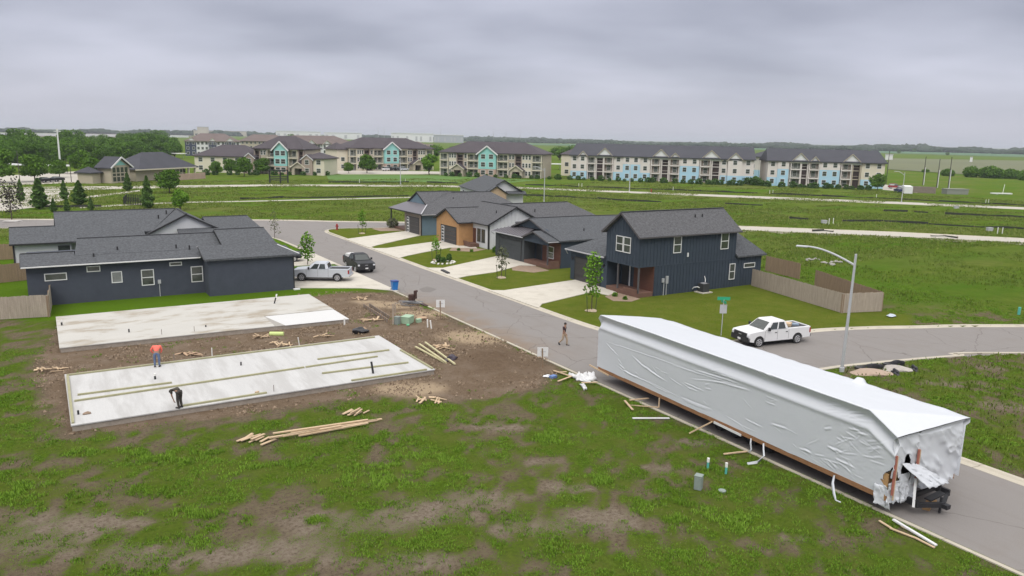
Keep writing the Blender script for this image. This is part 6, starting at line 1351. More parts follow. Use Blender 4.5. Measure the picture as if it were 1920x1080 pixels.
apartment('long grey-roofed apartment block with light blue and pale panels and six gables, centre right', g2(1069,334.5), g2(1411,346.4), 17,
  [(0,.045,'win',{**bl(1,0,0),'n':1}),(.045,.095,'win',{**bl(1,0,0),'n':1,'y':-.5}),(.097,.143,'balc',{'b':m_rail,'t':m_lwhite}),(.145,.19,'stair',{'t':m_lwhite}),(.19,.243,'balc',{'b':m_taupe,'t':m_lwhite}),(.245,.30,'win',{**bl(1,0,0),'n':1}),(.30,.395,'win',{**bl(1,1,0),'n':2,'y':-.4}),(.395,.45,'win',{**bl(1,0,0),'n':1}),
   (.455,.505,'balc',{'b':m_taupe,'t':m_lwhite}),(.51,.552,'stair',{'t':m_lwhite}),(.555,.61,'balc',{'b':m_taupe,'t':m_lwhite}),(.612,.715,'win',{**bl(1,1,0),'n':2,'y':-.4}),(.72,.775,'balc',{'b':m_taupe,'t':m_lwhite}),(.78,.825,'stair',{'t':m_lwhite}),(.827,.862,'win',{**bl(1,0,0),'n':1}),(.865,.94,'win',{**bl(1,0,0),'n':1,'y':-.6}),(.94,1,'win',{**bl(1,0,0),'n':1})],
  eave=8.7, rise=4.6, roofm=m_aroof2, wallm=m_lwhite, gables=[(.048,.095,1.6,-.5),(.147,.243,2.9,-.2),(.457,.555,2.9,-.2),(.556,.611,1.7,-.2),(.722,.83,2.9,-.2),(.866,.94,2.2,-.6)], run=1)
apartment('shorter grey-roofed apartment block with light blue and pale panels, farthest right', g2(1437,347.9), g2(1655,354), 16,
  [(0,.085,'win',{**bl(1,0,0),'n':1}),(.085,.18,'win',{**bl(1,1,0),'n':1,'y':-.4}),(.195,.285,'balc',{'b':m_rail,'t':m_lwhite}),(.285,.35,'stair',{'t':m_lwhite}),(.355,.445,'balc',{'b':m_taupe,'t':m_lwhite}),(.447,.62,'win',{**bl(1,1,0),'n':2,'y':-.4}),(.63,.72,'balc',{'b':m_taupe,'t':m_lwhite}),(.725,.80,'stair',{'t':m_beige}),(.805,1,'win',{'c':[m_lblue,m_cream,m_cream],'n':2,'w':1.3})],
  eave=8.6, rise=4.4, roofm=m_aroof2, wallm=m_lwhite, gables=[(.197,.355,2.8,-.2),(.36,.445,1.7,-.2),(.632,.80,2.8,-.2)], run=1)
dk = lambda c_: {'c': [c_]*3}
apartment('dark navy and white apartment block with brown roof behind the gap between two teal-gabled blocks', g2(540,300), g2(668,299), 18,
  [(0,.07,'win',{**dk(m_vwhite),'n':2}),(.07,.25,'win',{**dk(m_vwhite),'n':4}),(.25,.40,'win',{**dk(m_dnavy),'n':2,'y':-.6}),(.40,.48,'win',{**dk(m_vwhite),'n':1}),(.48,.62,'win',{**dk(m_vwhite),'n':2,'y':-.6}),(.62,.70,'win',{**dk(m_dnavy),'n':1}),(.70,1,'win',{**dk(m_vwhite),'n':5})], eave=8.8, rise=5, roofm=m_aroof3, wallm=m_vwhite, gables=[(.25,.40,2.4,-.6),(.48,.62,2.2,-.6),(.08,.16,1.8,-.3)])
apartment('navy and white brown-roofed apartment block at the wood edge, left of the teal-gabled blocks', g2(348,292), g2(452,293), 18,
  [(0,.2,'win',{**dk(m_dnavy),'n':2}),(.2,.42,'win',{**dk(m_vwhite),'n':3}),(.42,.56,'win',{**dk(m_dnavy),'n':2,'y':-.6}),(.56,.72,'win',{**dk(m_vwhite),'n':2}),(.72,.9,'win',{**dk(m_dnavy),'n':2,'y':-.6}),(.9,1,'win',{**dk(m_vwhite),'n':1})], eave=8.8, rise=5, roofm=m_aroof3, wallm=m_dnavy, gables=[(.03,.2,2.3,-.3),(.42,.56,2.0,-.6),(.72,.9,2.4,-.6)])
apartment('long brown-roofed apartment row seen over the teal-gabled block roofs', g2(452,288), g2(545,289), 18, [(0,1,'win',{**dk(m_beige),'n':12})], eave=8.6, rise=5, roofm=m_aroof3)
apartment('brown-roofed apartment row behind the middle teal-gabled block', g2(690,291), g2(812,292), 18, [(0,1,'win',{**dk(m_taupe),'n':12})], eave=6.5, rise=4, roofm=m_aroof3, wallm=m_taupe)
apartment('pale apartment block with blue panel glimpsed between the two grey-roofed blocks', g2(1402,330), g2(1446,334), 14, [(0,.45,'win',{**bl(1,0,0),'n':1}),(.5,1,'win',{**bl(1,0,0),'n':1,'y':-.4})], eave=8.6, rise=4, roofm=m_aroof2, wallm=m_lwhite)
# clubhouse
A, B = g2(252,341), g2(367,333); L_, P, bx, ang, ey = frame(A, B)
cb = thing('clubhouse', 'low clubhouse with big dark hip roof and a windowed teal gable at its left', 'clubhouse', P(0,0,0))
q = MB(); bx(q, 2, L_-4, 1, 10.5, -.5, 3.4); q.build('wall', m_beige, cb)
q = MB(); hip(q, P, 2, L_, 0, 11, 3.6, 8.3, .8, 9); q.build('roof', m_aroof2, cb)
q = MB(); bx(q, 0, L_-.5, -.85, -.6, 3.25, 3.6); bx(q, L_*.5, L_-5, .8, 1.02, 0, 3.2); q.build('trim', m_cream, cb)
q = MB(); [bx(q, L_*.5+1+k*1.6, L_*.5+2.1+k*1.6, .72, .8, 1.9, 2.9) for k in range(6)]; [bx(q, L_*.5+1+k*1.6, L_*.5+2.1+k*1.6, .72, .8, .5, 1.6) for k in range(6)]; q.build('window', m_glass, cb)
q = MB(); [bx(q, x_, x_+.5, -.5, 0, 0, 3.3) for x_ in (L_-4, L_-.8)]; q.build('porch_post', m_cream, cb)
q = MB(); bx(q, -8.8, -1.6, 0, 4.6, -.5, 4.7); q.ext([P(-8.8,0,4.7),P(-1.6,0,4.7),P(-5.25,0,7.0)], tuple(ey*.5)); q.build('gable_tower', m_beige, cb)
q = MB(); q.ext([P(-7.6,-.06,5.0),P(-2.9,-.06,5.0),P(-5.25,-.06,6.5)], tuple(ey*.05)); q.build('teal_gable', m_tealw, cb)
q = MB(); q.sheet([P(-9.6,-.7,4.4),P(-5.25,-.7,7.4),P(-5.25,5,7.4),P(-9.6,5,4.4)], .3); q.sheet([P(-5.25,-.7,7.4),P(-.8,-.7,4.4),P(-.8,5,4.4),P(-5.25,5,7.4)], .3); q.build('gable_roof', m_aroof2, cb)
q = MB(); q.bar(P(-9.6,-.8,4.25),P(-5.25,-.8,7.25),.15,.4); q.bar(P(-.8,-.8,4.25),P(-5.25,-.8,7.25),.15,.4); q.build('gable_trim', m_vwhite, cb)
for k in range(4):
    q = MB(); [bx(q, -8.2+k*1.55, -7.1+k*1.55, -.06, 0, z0, z1) for z0, z1 in ((.5,1.7),(2.0,2.7),(3.0,4.4))]; q.build('window', m_glass, cb)
q = MB(); bx(q, -12.5, -9.6, 3, 8, -.5, 3); q.build('side_wing', m_beige, cb); q = MB(); hip(q, P, -12.5, -9.6, 3, 8, 3.1, 4.6); q.build('side_roof', m_aroof2, cb)
q = MB(); bx(q, 3, L_-2, -5.2, -4.9, -.3, 1.9); wl = tag(q.build('stone_wall', m_brick), 'brownish masonry screen wall along the front of the clubhouse', 'wall')
q = MB(); a, b_ = G(1706,361), G(1754,363); q.bar((a.x,a.y,1.0),(b_.x,b_.y,1.0),.4,2.2); tag(q.build('stone_wall', m_stone), 'brown stone screen wall right of the white trailer', 'wall')
q = MB(); p = G(1790,364); q.ob((p.x,p.y,.8),(7,3,1.6),-.5); q.ob((p.x,p.y,1.65),(7.3,3.3,.14),-.5); tag(q.build('dumpster', m_rail), 'dark green container right of the stone screen wall', 'container')
# carport and white slab-like thing on the right meadow
p = G(1877,365); q = MB(); q.ob((p.x,p.y,.4),(6.5,1.2,.35),-.55); q.cyl((p.x+.8,p.y,0),(p.x+3.5,p.y+1,3.2),.06,6); q.cyl((p.x-2.5,p.y,0),(p.x-2.5,p.y,.4),.08,6); tag(q.build('drawbar_trailer', m_trimw), 'flat white trailer with a raised bar standing on the right meadow', 'trailer')
for k, (px, py, w) in enumerate(((636,305,9),(1049,318,14),(330,297,10),(60,324,30))):
    p = G(px, py); r_ = thing('carport', ['white carport roof left of the middle teal-gabled block','white carport roof between the right teal-gabled and the long blue-white block','white carport roof at the wood edge by the navy block','pale low garage roof before the wood in the far left lot'][k], 'carport', (p.x,p.y,0))
    q = MB(); q.ob((p.x,p.y,2.7),(w,5,.35),-.55); q.build('roof', m_vwhite, r_)
    q = MB(); [q.cyl((p.x+.85*d,p.y-.527*d,0),(p.x+.85*d,p.y-.527*d,2.6),.1,6) for d in (-w*.4,0,w*.4)]; q.build('post', m_gut, r_)
# far sheds and warehouses
def shed(label, x0, x1, dist, h, mtl, bands=True, depth=60, nb=12):
    a = _dir(x0)*dist; b_ = _dir(x1)*dist; L_, P, bx, ang, ey = frame(a, b_); r_ = thing('warehouse', label, 'warehouse', P(0,0,0))
    q = MB(); bx(q, 0, L_, 0, depth, -1, h); q.build('wall', mtl, r_)
    q = MB(); o_ = min(1, L_*.05); bx(q, -o_, L_+o_, -o_, depth+o_, h, h+min(1.5, h*.18)); q.build('roof', m_vwhite if bands else m_gut, r_)
    if bands:
        
        for k in range(nb):
            if (k*7) % 5 < 3: q = MB(); bx(q, L_*(k+.2)/nb, L_*(k+.62)/nb, -.6, 0, h*.15, h*.7); q.build('dock_door', m_gut, r_)
def _dir(px): p = G(px, 400); v = Vector((p.x, p.y, 0)); return v.normalized()
m_wh = mat('warehouse_white', (.70,.70,.71), .8, .06, .01, .2)
shed('long white warehouse on the horizon above the left teal block, several bays', 523, 605, 2300, 19, m_wh, nb=7); shed('white warehouse on the horizon right of the long one', 612, 681, 2350, 18, m_wh, nb=6)
shed('white and grey warehouse on the horizon with a row of bays above the middle block', 735, 812, 1850, 19, m_wh, nb=9); shed('grey low warehouse with white end on the horizon', 813, 868, 1850, 17, mat('warehouse_grey', (.36,.38,.42), .8, .08, .01, .2), nb=9)
shed('beige low industrial building on the left horizon', 372, 470, 2900, 17, mat('industrial_beige', (.50,.45,.36), .8, .06, .01, .2), False); shed('taller beige block on the left horizon industrial building', 379, 400, 2890, 29, mat('industrial_beige', (.50,.45,.36), .8, .06, .01, .2), False)
shed('white flat building far behind the long blue-white block', 1345, 1398, 900, 6.5, m_vwhite, False, 30); shed('small white farm building right of the far right block', 1648, 1662, 900, 5, m_vwhite, False, 12); shed('tiny white hut on the right horizon field', 1805, 1810, 900, 4.5, m_vwhite, False, 6)
q = MB(); a = _dir(5)*1500; b_ = _dir(360)*1700; q.bar((a.x,a.y,4),(b_.x,b_.y,4),8,4); tag(q.build('viaduct_wall', m_wh), 'thin pale highway wall behind the wood at the left', 'wall')
for px, d, h in ((711,2600,44),(826,2600,52),(923,2800,50),(946,2800,44),(972,2800,52),(722,2600,38)):
    p = _dir(px)*d; r_ = thing('radio_mast', 'thin grey mast on the far horizon', 'mast', (p.x,p.y,0), 'masts on the horizon'); q = MB(); q.tube([(p.x,p.y,0),(p.x,p.y,h)], [.7,.35], 4); q.build('mast', m_gut, r_)

# ------------------------------------------------------------------ far woodland on the horizon
m_farwood = foliage('far_wood_leaves', (.014,.030,.014), (.034,.058,.024))
def treeline(x0, x1, dist, h, n, sd, dv=.06):
    q0 = np.random.RandomState(sd); q = MB(); tn = []
    for k in range(n):
        px = x0+(x1-x0)*(k+q0.rand())/n; d = dist*(1+dv*(q0.rand()-.5)*2); p = _dir(px)*d
        env = .55+.75*float(vnoise(np.array([px*.021]), np.array([sd*1.0]), sd)[0]); hh = h*env*(.8+.35*q0.rand()); w = h*(.8+q0.rand()*1.0)
        c0 = len(q.f); q.blob((p.x,p.y,hh*.35), (w,w,hh*.65), .25, int(q0.randint(9999)), sub=2); tn += [float(np.clip(.5+.25*q0.randn(), 0, 1))]*(len(q.f)-c0)
    V = np.array(q.v); Fh = np.array(q.f); o = npmesh('far_woodland', V, Fh, m_farwood, tint=np.array(tn)); o['kind'] = 'stuff'
treeline(-60, 520, 3000, 14, 200, 2); treeline(500, 1000, 3100, 13, 180, 3); treeline(930, 1980, 3000, 14, 480, 4); treeline(1250, 1990, 2300, 9, 380, 6); treeline(850, 1400, 2500, 8, 180, 7)

# ------------------------------------------------------------------ trees
m_bark = mat('bark', (.085,.065,.05), .9, .25, 2, 12)
m_oak = foliage('oak_leaves', (.036,.094,.009), (.125,.232,.030)); m_fresh = foliage('fresh_leaves', (.060,.150,.012), (.165,.305,.036)); m_con = foliage('conifer_leaves', (.040,.095,.022), (.125,.205,.052)); m_dull = foliage('dull_leaves', (.07,.085,.045), (.18,.19,.11))
def leaves(pts, size, sd, tint):
    q = np.random.RandomState(sd); n = len(pts); d = q.normal(size=(n,3)); d /= np.linalg.norm(d, axis=1)[:,None]; e = np.cross(d, q.normal(size=(n,3))); e /= np.linalg.norm(e, axis=1)[:,None]+1e-9
    s = size*(.6+.8*q.rand(n))[:,None]; a = d*s*.62; b_ = e*s*.42
    V = np.stack([pts-a, pts+b_, pts+a, pts-b_], 1).reshape(-1,3); F = np.arange(4*n).reshape(n,4); return V, F, np.clip(tint+.16*q.normal(size=n), 0, 1)
def crown_pts(lobes, n, sd):
    q = np.random.RandomState(sd); P_ = []; T_ = []; W_ = np.array([l[3]*l[4]*l[5] for l in lobes])**.66; W_ /= W_.sum()
    for l, w in zip(lobes, W_):
        m_ = int(n*w); d = q.normal(size=(m_,3)); d /= np.linalg.norm(d, axis=1)[:,None]; r_ = (.45+.6*q.rand(m_)**.6)[:,None]
        P_.append(np.array(l[:3])+d*r_*np.array(l[3:6])); T_.append(np.full(m_, .25+.5*q.rand())+.12*d[:,2])
    return np.concatenate(P_), np.concatenate(T_)
def tree(name, label, cat, h, w, lobes_n, n, size, mtl, sd, trunk_h=.35, kind='round', group=None, stakes=False, tr=None):
    """built at the origin: trunk with limbs, crown of many small leaves"""
    r_ = thing(name, label, cat, (0,0,0), group); q = random.Random(sd); lobes = []
    tr = tr or h*.028; q2 = MB()
    if kind == 'round':
        q2.tube([(0,0,-.1),(q.uniform(-.1,.1)*w,0,h*trunk_h),(0,0,h*.8)], [tr,tr*.7,tr*.2], 7)
        for k in range(lobes_n):
            a = 2*PI*k/lobes_n+q.uniform(-.4,.4); rr = w*.5*q.uniform(.25,.62); z_ = h*(trunk_h+(1-trunk_h)*q.uniform(.22,.75)); s_ = w*q.uniform(.20,.32)*(1 if lobes_n < 12 else .72)
            lobes.append((rr*math.cos(a), rr*math.sin(a), z_, s_, s_, s_*q.uniform(.65,.9))); q2.tube([(0,0,h*trunk_h*.9),(rr*.5*math.cos(a),rr*.5*math.sin(a),(h*trunk_h+z_)/2),(rr*math.cos(a),rr*math.sin(a),z_)], [tr*.5,tr*.35,tr*.12], 5)
        lobes.append((0,0,h*.8,w*.28,w*.28,h*.2))
        P_, T_ = crown_pts(lobes, n, sd)
    elif kind == 'cone':
        q2.tube([(0,0,-.1),(0,0,h*.9)], [tr,tr*.2], 6); rs = np.random.RandomState(sd); z_ = rs.rand(n)**1.15; a = rs.rand(n)*2*PI; lay_ = .78+.22*np.sin(z_*26+a*2)
        rr = w*.5*(1-z_)**.75*np.clip(.35+z_*4, 0, 1)*(.4+.65*rs.rand(n)**.5)*lay_; P_ = np.stack([rr*np.cos(a), rr*np.sin(a), h*(trunk_h+(1-trunk_h)*z_)], 1); T_ = .3+.4*rs.rand(n)+.2*np.sin(a*3)
    else:                                                    # sapling: open crown along a thin leader
        q2.tube([(0,0,-.05),(.03,.02,h*.5),(0,0,h*.97)], [tr,tr*.7,tr*.25], 6); lo = []
        for k in range(lobes_n):
            a = k*2.4+q.uniform(-.5,.5); z_ = h*(trunk_h+(1-trunk_h)*(k+.5)/lobes_n); rr = w*.5*q.uniform(.4,1)*(1-.65*abs((k+.5)/lobes_n-.35)); e = (rr*math.cos(a), rr*math.sin(a), z_+.12*h*q.random())
            q2.tube([(0,0,z_-.06*h), e], [tr*.4,tr*.15], 4); lo.append((e[0]*.75,e[1]*.75,e[2],w*.24,w*.24,w*.34))
        P_, T_ = crown_pts(lo, n, sd)
    q2.build('trunk', m_bark, r_)
    V, F, tt = leaves(P_, size, sd+1, T_); npmesh('crown', V, F, mtl, tint=tt, parent=r_)
    if stakes:
        for k in range(2):
            a = .3+PI*k; q3 = MB(); q3.bar((.62*math.cos(a),.62*math.sin(a),-.1),(.8*math.cos(a),.8*math.sin(a),1.45),.05,.05); q3.build('stake', mat('green_stake', (.07,.085,.035), .8, .2), r_)
        q3 = MB(); q3.blob((0,0,.03),(.55,.55,.12),.15,sd); q3.build('mulch_ring', mat('pale_mulch', (.36,.29,.21), .95, .25, 4, 14), r_)
    return r_
def at(o, px, py, z=0, rz=0, s=None):
    o.location = G(px, py, z); o.rotation_euler = (0,0,rz)
    if s: o.scale = (s,)*3
# saplings on the lawns
at(tree('sapling_tree', 'leafy bright green staked sapling on the corner lawn by the two-storey house', 'tree', 4.7, 1.7, 16, 620, .20, m_fresh, 3, .30, 'sap', None, True, .05), 1109, 583)
at(tree('sapling_tree', 'sparse grey-green staked sapling before the charcoal house', 'tree', 3.0, 1.7, 9, 330, .17, m_dull, 4, .35, 'sap', None, True, .045), 940, 521)
at(tree('sapling_tree', 'small sparse staked sapling on the lawn before the tan house', 'tree', 2.7, 1.5, 9, 260, .18, m_fresh, 5, .35, 'sap', None, True, .045), 818, 488)
at(tree('sapling_tree', 'bright staked sapling on the lawn before the blue-grey house', 'tree', 3.2, 1.6, 9, 260, .20, m_fresh, 6, .35, 'sap', None, True, .045), 679, 438)
at(tree('sapling_tree', 'leafy young tree beside the silver pickup', 'tree', 3.2, 2.1, 9, 520, .22, m_fresh, 7, .25, 'sap', None, False, .05), 577, 497)
at(tree('sapling_tree', 'thin nearly bare sapling at the kerb beyond the slate-blue house roof', 'tree', 3.2, 1.8, 8, 150, .16, m_dull, 8, .3, 'sap', None, False, .04), 515, 447)
bs = None
for k, (px, py) in enumerate(((822,491),(831,494),(842,490))):
    b0 = thing('garden_shrub', ['dark upright shrub in the white stone ring, left','round low shrub in the white stone ring, middle','dark upright shrub in the white stone ring, right'][k], 'shrub', (0,0,0)); P_, T_ = crown_pts([(0,0,.45,.33,.33,.5 if k != 1 else .33)], 420, 20+k); V, F, tt = leaves(P_, .14, 30+k, T_*.6); npmesh('foliage', V, F, m_con, tint=tt, parent=b0); at(b0, px, py)
sr = thing('stone_ring', 'ring of white stones round three shrubs on the tan house lawn', 'stones', tuple(G(830,495))); q = MB(); c = G(831,493); q0 = random.Random(5)
for k in range(16): a = 2*PI*k/16; q.blob((c.x+1.45*math.cos(a), c.y+1.0*math.sin(a), .07), (.2,.17,.13), .25, k, sub=1)
q.build('stones', mat('white_stones', (.62,.60,.57), .9, .15), sr)
for k, (px, py, w_, l_) in enumerate(((792,430,1.6,'tufted ornamental grass clump by the porch of the blue-grey house'),(860,470,.3,'small shrub in the bed before the tan house porch, left'),(884,472,.3,'small shrub in the bed before the tan house porch, right'),(1153,556,.35,'small shrub in the bed before the two-storey house porch'),(1172,562,.28,'tiny shrub at the front of the two-storey house bed'),(930,473,.8,'dark shrub at the corner between the white gable and charcoal garage'))):
    if k == 0: px, py = 736, 427
    b0 = thing('garden_shrub', l_, 'shrub', (0,0,0)); P_, T_ = crown_pts([(0,0,w_*.45,w_*.6,w_*.6,w_*.55)], int(260*w_+120), 40+k); V, F, tt = leaves(P_, .22, 50+k, T_); npmesh('foliage', V, F, m_dull if k == 0 else m_oak, tint=tt, parent=b0); at(b0, px, py)
# young conifers and trees left
c1 = tree('young_conifer', 'x', 'tree', 6.5, 4.0, 0, 2600, .40, m_con, 11, .05, 'cone')
CON = [(40,378,.70,.75,'slim conifer beside the bare dark tree at the far left'),(75,392,.88,1.15,'largest broad conifer at the left over a dark silt fence'),(121,374,.64,.9,'slim conifer between two broad ones at the left'),(150,384,.74,1.3,'broad conifer right of the slim one, before the pale street'),(101,398,.38,1.2,'small round conifer left of the slate-blue roof end'),(126,397,.42,.9,'small narrow conifer just behind the slate-blue roof, left'),(171,395,.40,.95,'small conifer just behind the slate-blue roof, right'),
       (278,391,.96,.85,'tall dense conifer behind the slate-blue house ridge'),(240,358,.70,1.0,'conifer at the street before the clubhouse gable')]
for k, (px, py, sz, sx, l_) in enumerate(CON):
    loc = G(px, py)
    if k == 0: c1.location = loc; c1.scale = (sz*sx,sz*sx,sz); c1['label'] = l_
    else: dup(c1, loc, k*1.3, l_, None, (sz*sx,sz*sx,sz))
    (c1 if k == 0 else None)
for o in [o for o in C.objects if o.name.startswith('young_conifer')]: o['group'] = 'young conifers on the left lots'
r1 = tree('round_tree', 'x', 'tree', 7.5, 8.0, 9, 3200, .50, m_oak, 12, .22); RT_ = [(66,341,1.0,'round tree over the dark parked car in the far left lot'),(112,333,.72,'small tree in the far left lot beside the concrete pole'),(152,326,1.0,'wide round tree at the wood edge left of the clubhouse'),(176,336,.85,'round tree just left of the clubhouse'),(256,335,.85,'dark round tree standing against the clubhouse front'),(318,362,.75,'round tree before the clubhouse masonry wall, right'),
   (405,328,.62,'round tree before the low wing of the left teal block, left one'),(433,327,.72,'round tree before the low wing of the left teal block, middle one'),(458,331,.85,'largest round tree before the low wing of the left teal block'),(492,326,.75,'tree before the balconies of the left teal block'),(688,325,.95,'tree before the left porch of the middle teal block'),(654,325,.55,'low tree at the left end of the middle teal block'),(1645,357,.72,'round tree at the right end of the far right block'),(-4,343,1.2,'round tree cut by the left photo edge')]
for k, (px, py, sz, l_) in enumerate(RT_):
    loc = G(px, py)
    if k == 0: r1.location = loc; r1.scale = (sz,)*3; r1['label'] = l_
    else: dup(r1, loc, k*1.7, l_, None, sz)
b1 = tree('bright_tree', 'x', 'tree', 8, 6, 8, 2200, .55, m_fresh, 13, .12)
for k, (px, py, sz, l_) in enumerate(((805,327,1.0,'bright green tree at the right end of the middle teal block'),(338,395,.52,'yellowish green shrub-like tree behind the slate-blue house roof'),(1628,300,1.2,'bright green tree rising behind the far right block roof'))):
    loc = G(px, py)
    if k == 0: b1.location = loc; b1['label'] = l_
    else: dup(b1, loc, k*2, l_, None, sz)
at(tree('bare_tree', 'sparse dark tree over a pale stone at the far left edge', 'tree', 5.4, 5.0, 14, 560, .28, foliage('dark_dull_leaves', (.03,.028,.024), (.075,.07,.055)), 15, .32, 'sap', None, False, .10), 22, 411)
q = MB(); p = G(24, 415); q.blob((p.x,p.y,.05),(1.3,.7,.16),.2,3); tag(q.build('pale_stone', mat('pale_stone', (.45,.43,.41), .9, .15)), 'flat pale stone at the foot of the sparse dark tree', 'stone')
# dark bushes on the right field
d1_ = thing('field_bush', 'x', 'bush', (0,0,0)); P_, T_ = crown_pts([(0,0,2,3,3,2.4),(2.2,1,1.8,2.4,2.4,2),(-2.2,-.8,1.8,2.4,2.4,2)], 2200, 61); V, F, tt = leaves(P_, .55, 62, T_*.7); npmesh('foliage', V, F, m_oak, tint=tt, parent=d1_)
for k, (px, py, sz, l_) in enumerate(((1820,332,1.25,'dark field bush right of the poles, left of two merged ones'),(1857,334,1.35,'dark field bush right of the poles, right of two merged ones'),(1893,335,1.1,'dark bush close to the right photo edge'),(1921,338,1.1,'dark bush cut by the right photo edge'),(1776,330,.85,'bush right behind the pale pole'),(1735,323,.45,'low dark bush behind the left dark pole'))):
    loc = G(px, py)
    if k == 0: d1_.location = loc; d1_.scale = (sz,)*3; d1_['label'] = l_
    else: dup(d1_, loc, k, l_, None, sz)
# trees scattered behind the blocks
wt = [tree('broad_tree', 'broad green tree in the wood behind the clubhouse', 'tree', 13.5, 14+k*1.5, 17, 2800, .80, m_oak, 70+k, .14, 'round', 'trees of the wood behind the clubhouse') for k in range(3)]
q0 = random.Random(8); used = [False]*3
def put(k, loc, sz, label, group):
    if not used[k]:
        used[k] = True; o = wt[k]; o.location = loc; o.scale = sz; o['label'] = label; o['group'] = group
    else: dup(wt[k], loc, q0.uniform(0,6), label, group, sz)
WL = 'broad green tree in the wood behind the clubhouse'; WG = 'trees of the wood behind the clubhouse'
for row in range(5):
    x_ = -45+row*5
    while x_ < 338-row*6:
        base = (314 - .045*max(0,x_) - (3 if x_ > 250 else 0)) - row*6.5
        d = G(x_, base); s_ = q0.uniform(.55,.80)*(1+.05*row)
        if 20 < x_ < 60 and row == 3 or 120 < x_ < 150 and row == 3 or 270 < x_ < 320 and row > 0: s_ *= 1.22
        if row == 4 and 55 < x_ < 115: s_ *= .8
        put(q0.randrange(3), d, (s_*q0.uniform(.85,1.1), s_*q0.uniform(.85,1.1), s_), WL, WG); x_ += q0.uniform(13,19)
for px, py, sz, l_ in ((817,300,1.0,'dark green tree behind the gap between the two right teal-gabled blocks, left'),(850,299,.9,'dark green tree behind the left roof end of the right teal-gabled block'),(884,292,.9,'distant tree above the left ridge of the right teal-gabled block'),(917,291,1.1,'round distant tree above the teal gable of the right teal-gabled block'),(1048,300,1.0,'dark tree left of the long blue-white block roof'),(1072,299,1.1,'broad dark tree touching the left end of the long blue-white block roof'),(1098,297,1.2,'broad dark tree above the left roof part of the long blue-white block'),(1128,293,1.0,'dark tree above the ridge start of the long blue-white block'),
      (545,268,1.3,'distant dark tree in front of the long white warehouse'),(1560,296,.7,'small distant tree above the far right block ridge, left'),(1590,297,.7,'small distant tree above the far right block ridge, right'),(1714,285,.9,'lone distant tree on the right field, left'),(1685,288,.7,'low distant tree left of the lone one on the right field'),(1776,292,.6,'small distant tree on the right field, right')):
    put(q0.randrange(3), G(px, py), (sz*.9,sz*.9,sz*(.72 if py > 270 else .8)), l_, 'scattered trees behind the apartment blocks')
# foundation shrubs along the blue-white blocks
s1_ = thing('foundation_shrub', 'x', 'shrub', (0,0,0)); P_, T_ = crown_pts([(0,0,.8,1.2,1.0,.9)], 240, 91); V, F, tt = leaves(P_, .42, 92, T_*.5); npmesh('foliage', V, F, m_con, tint=tt, parent=s1_); first = True
q0 = random.Random(3)
def shrubs(a, b_, n, label, grp, s0=1.0):
    global first
    for k in range(n):
        f_ = (k+q0.random()*.8)/n; loc = G(a[0]+(b_[0]-a[0])*f_, a[1]+(b_[1]-a[1])*f_); sz = s0*q0.uniform(.6,1.25)
        if first: first = False; s1_.location = loc; s1_.scale = (sz,)*3; s1_['label'] = label; s1_['group'] = grp
        else: dup(s1_, loc, q0.uniform(0,6), label, grp, sz)
shrubs((1066,337),(1400,348.5),24,'low dark shrub along the foot of the long blue-white block','foundation shrubs of the long blue-white block')
shrubs((1440,350),(1640,357),16,'low dark shrub along the foot of the far right block','foundation shrubs of the far right block'); shrubs((1400,346),(1440,350),9,'dense shrub in the gap between the two grey-roofed blocks','shrubs between the grey-roofed blocks',1.5)
shrubs((826,330),(1050,337),14,'low dark shrub along the foot of the right teal-gabled block','foundation shrubs of the right teal-gabled block'); shrubs((380,328),(620,329),12,'low dark shrub along the foot of the left teal-gabled block','foundation shrubs of the left teal-gabled block')

# ------------------------------------------------------------------ weeds, grass and clods
def inview(x, y, mrg=40):
    v = np.stack([x, y, np.full_like(x, -CAMH)], 1); f_ = np.array(FWD); r_ = np.array(RT); u_ = np.array(UP); dz = v@f_
    sx = 960+FPX*(v@r_)/dz; sy = 540-FPX*(v@u_)/dz; return (dz > 1)&(sx > -mrg)&(sx < 1920+mrg)&(sy < 1080+mrg), dz
def tufts(name, x, y, hgt, wid, nb, mtl, sd, tint, spread=.10, z0=0):
    q = np.random.RandomState(sd); n = len(x); N_ = n*nb
    bx = np.repeat(x, nb)+q.normal(size=N_)*spread; by = np.repeat(y, nb)+q.normal(size=N_)*spread; h = np.repeat(hgt, nb)*(.5+.7*q.rand(N_)); w = np.repeat(wid, nb)*(.6+.8*q.rand(N_))
    a = q.rand(N_)*2*PI; lx = np.cos(a)*h*.75*q.rand(N_); ly = np.sin(a)*h*.75*q.rand(N_); px = -np.sin(a)*w; py = np.cos(a)*w; zb = np.full(N_, z0)-.03
    V = np.stack([np.stack([bx-px*.4,by-py*.4,zb],1), np.stack([bx+px*.4,by+py*.4,zb],1), np.stack([bx+lx*.6+px,by+ly*.6+py,zb+h*.65],1), np.stack([bx+lx,by+ly,zb+h],1)], 1).reshape(-1,3)
    F = np.arange(4*N_).reshape(N_,4); t_ = np.clip(np.repeat(tint, nb)+.13*q.normal(size=N_), 0, 1); o = npmesh(name, V, F, mtl, tint=t_); o['kind'] = 'stuff'; return o
m_weed = foliage('weed_leaves', (.066,.138,.008), (.200,.330,.042)); m_tuft = foliage('meadow_grass', (.075,.128,.010), (.160,.205,.040))
q = np.random.RandomState(17); x = q.uniform(-6, 80, 640000); y = q.uniform(9, 62, 640000)
ok, dz = inview(x, y); ok &= q.rand(len(x)) < np.minimum(1, (34/dz)**1.4); x, y, dz = x[ok], y[ok], dz[ok]
ok = (sdist(x, y, ROADP) > .12)&(sdist(x, y, SLAB_A) > .15)&(sdist(x, y, SLAB_B) > .15)&(sdist(x, y, LAWN_R) > .1)&(sdist(x, y, LAWN_L) > .1); x, y, dz = x[ok], y[ok], dz[ok]
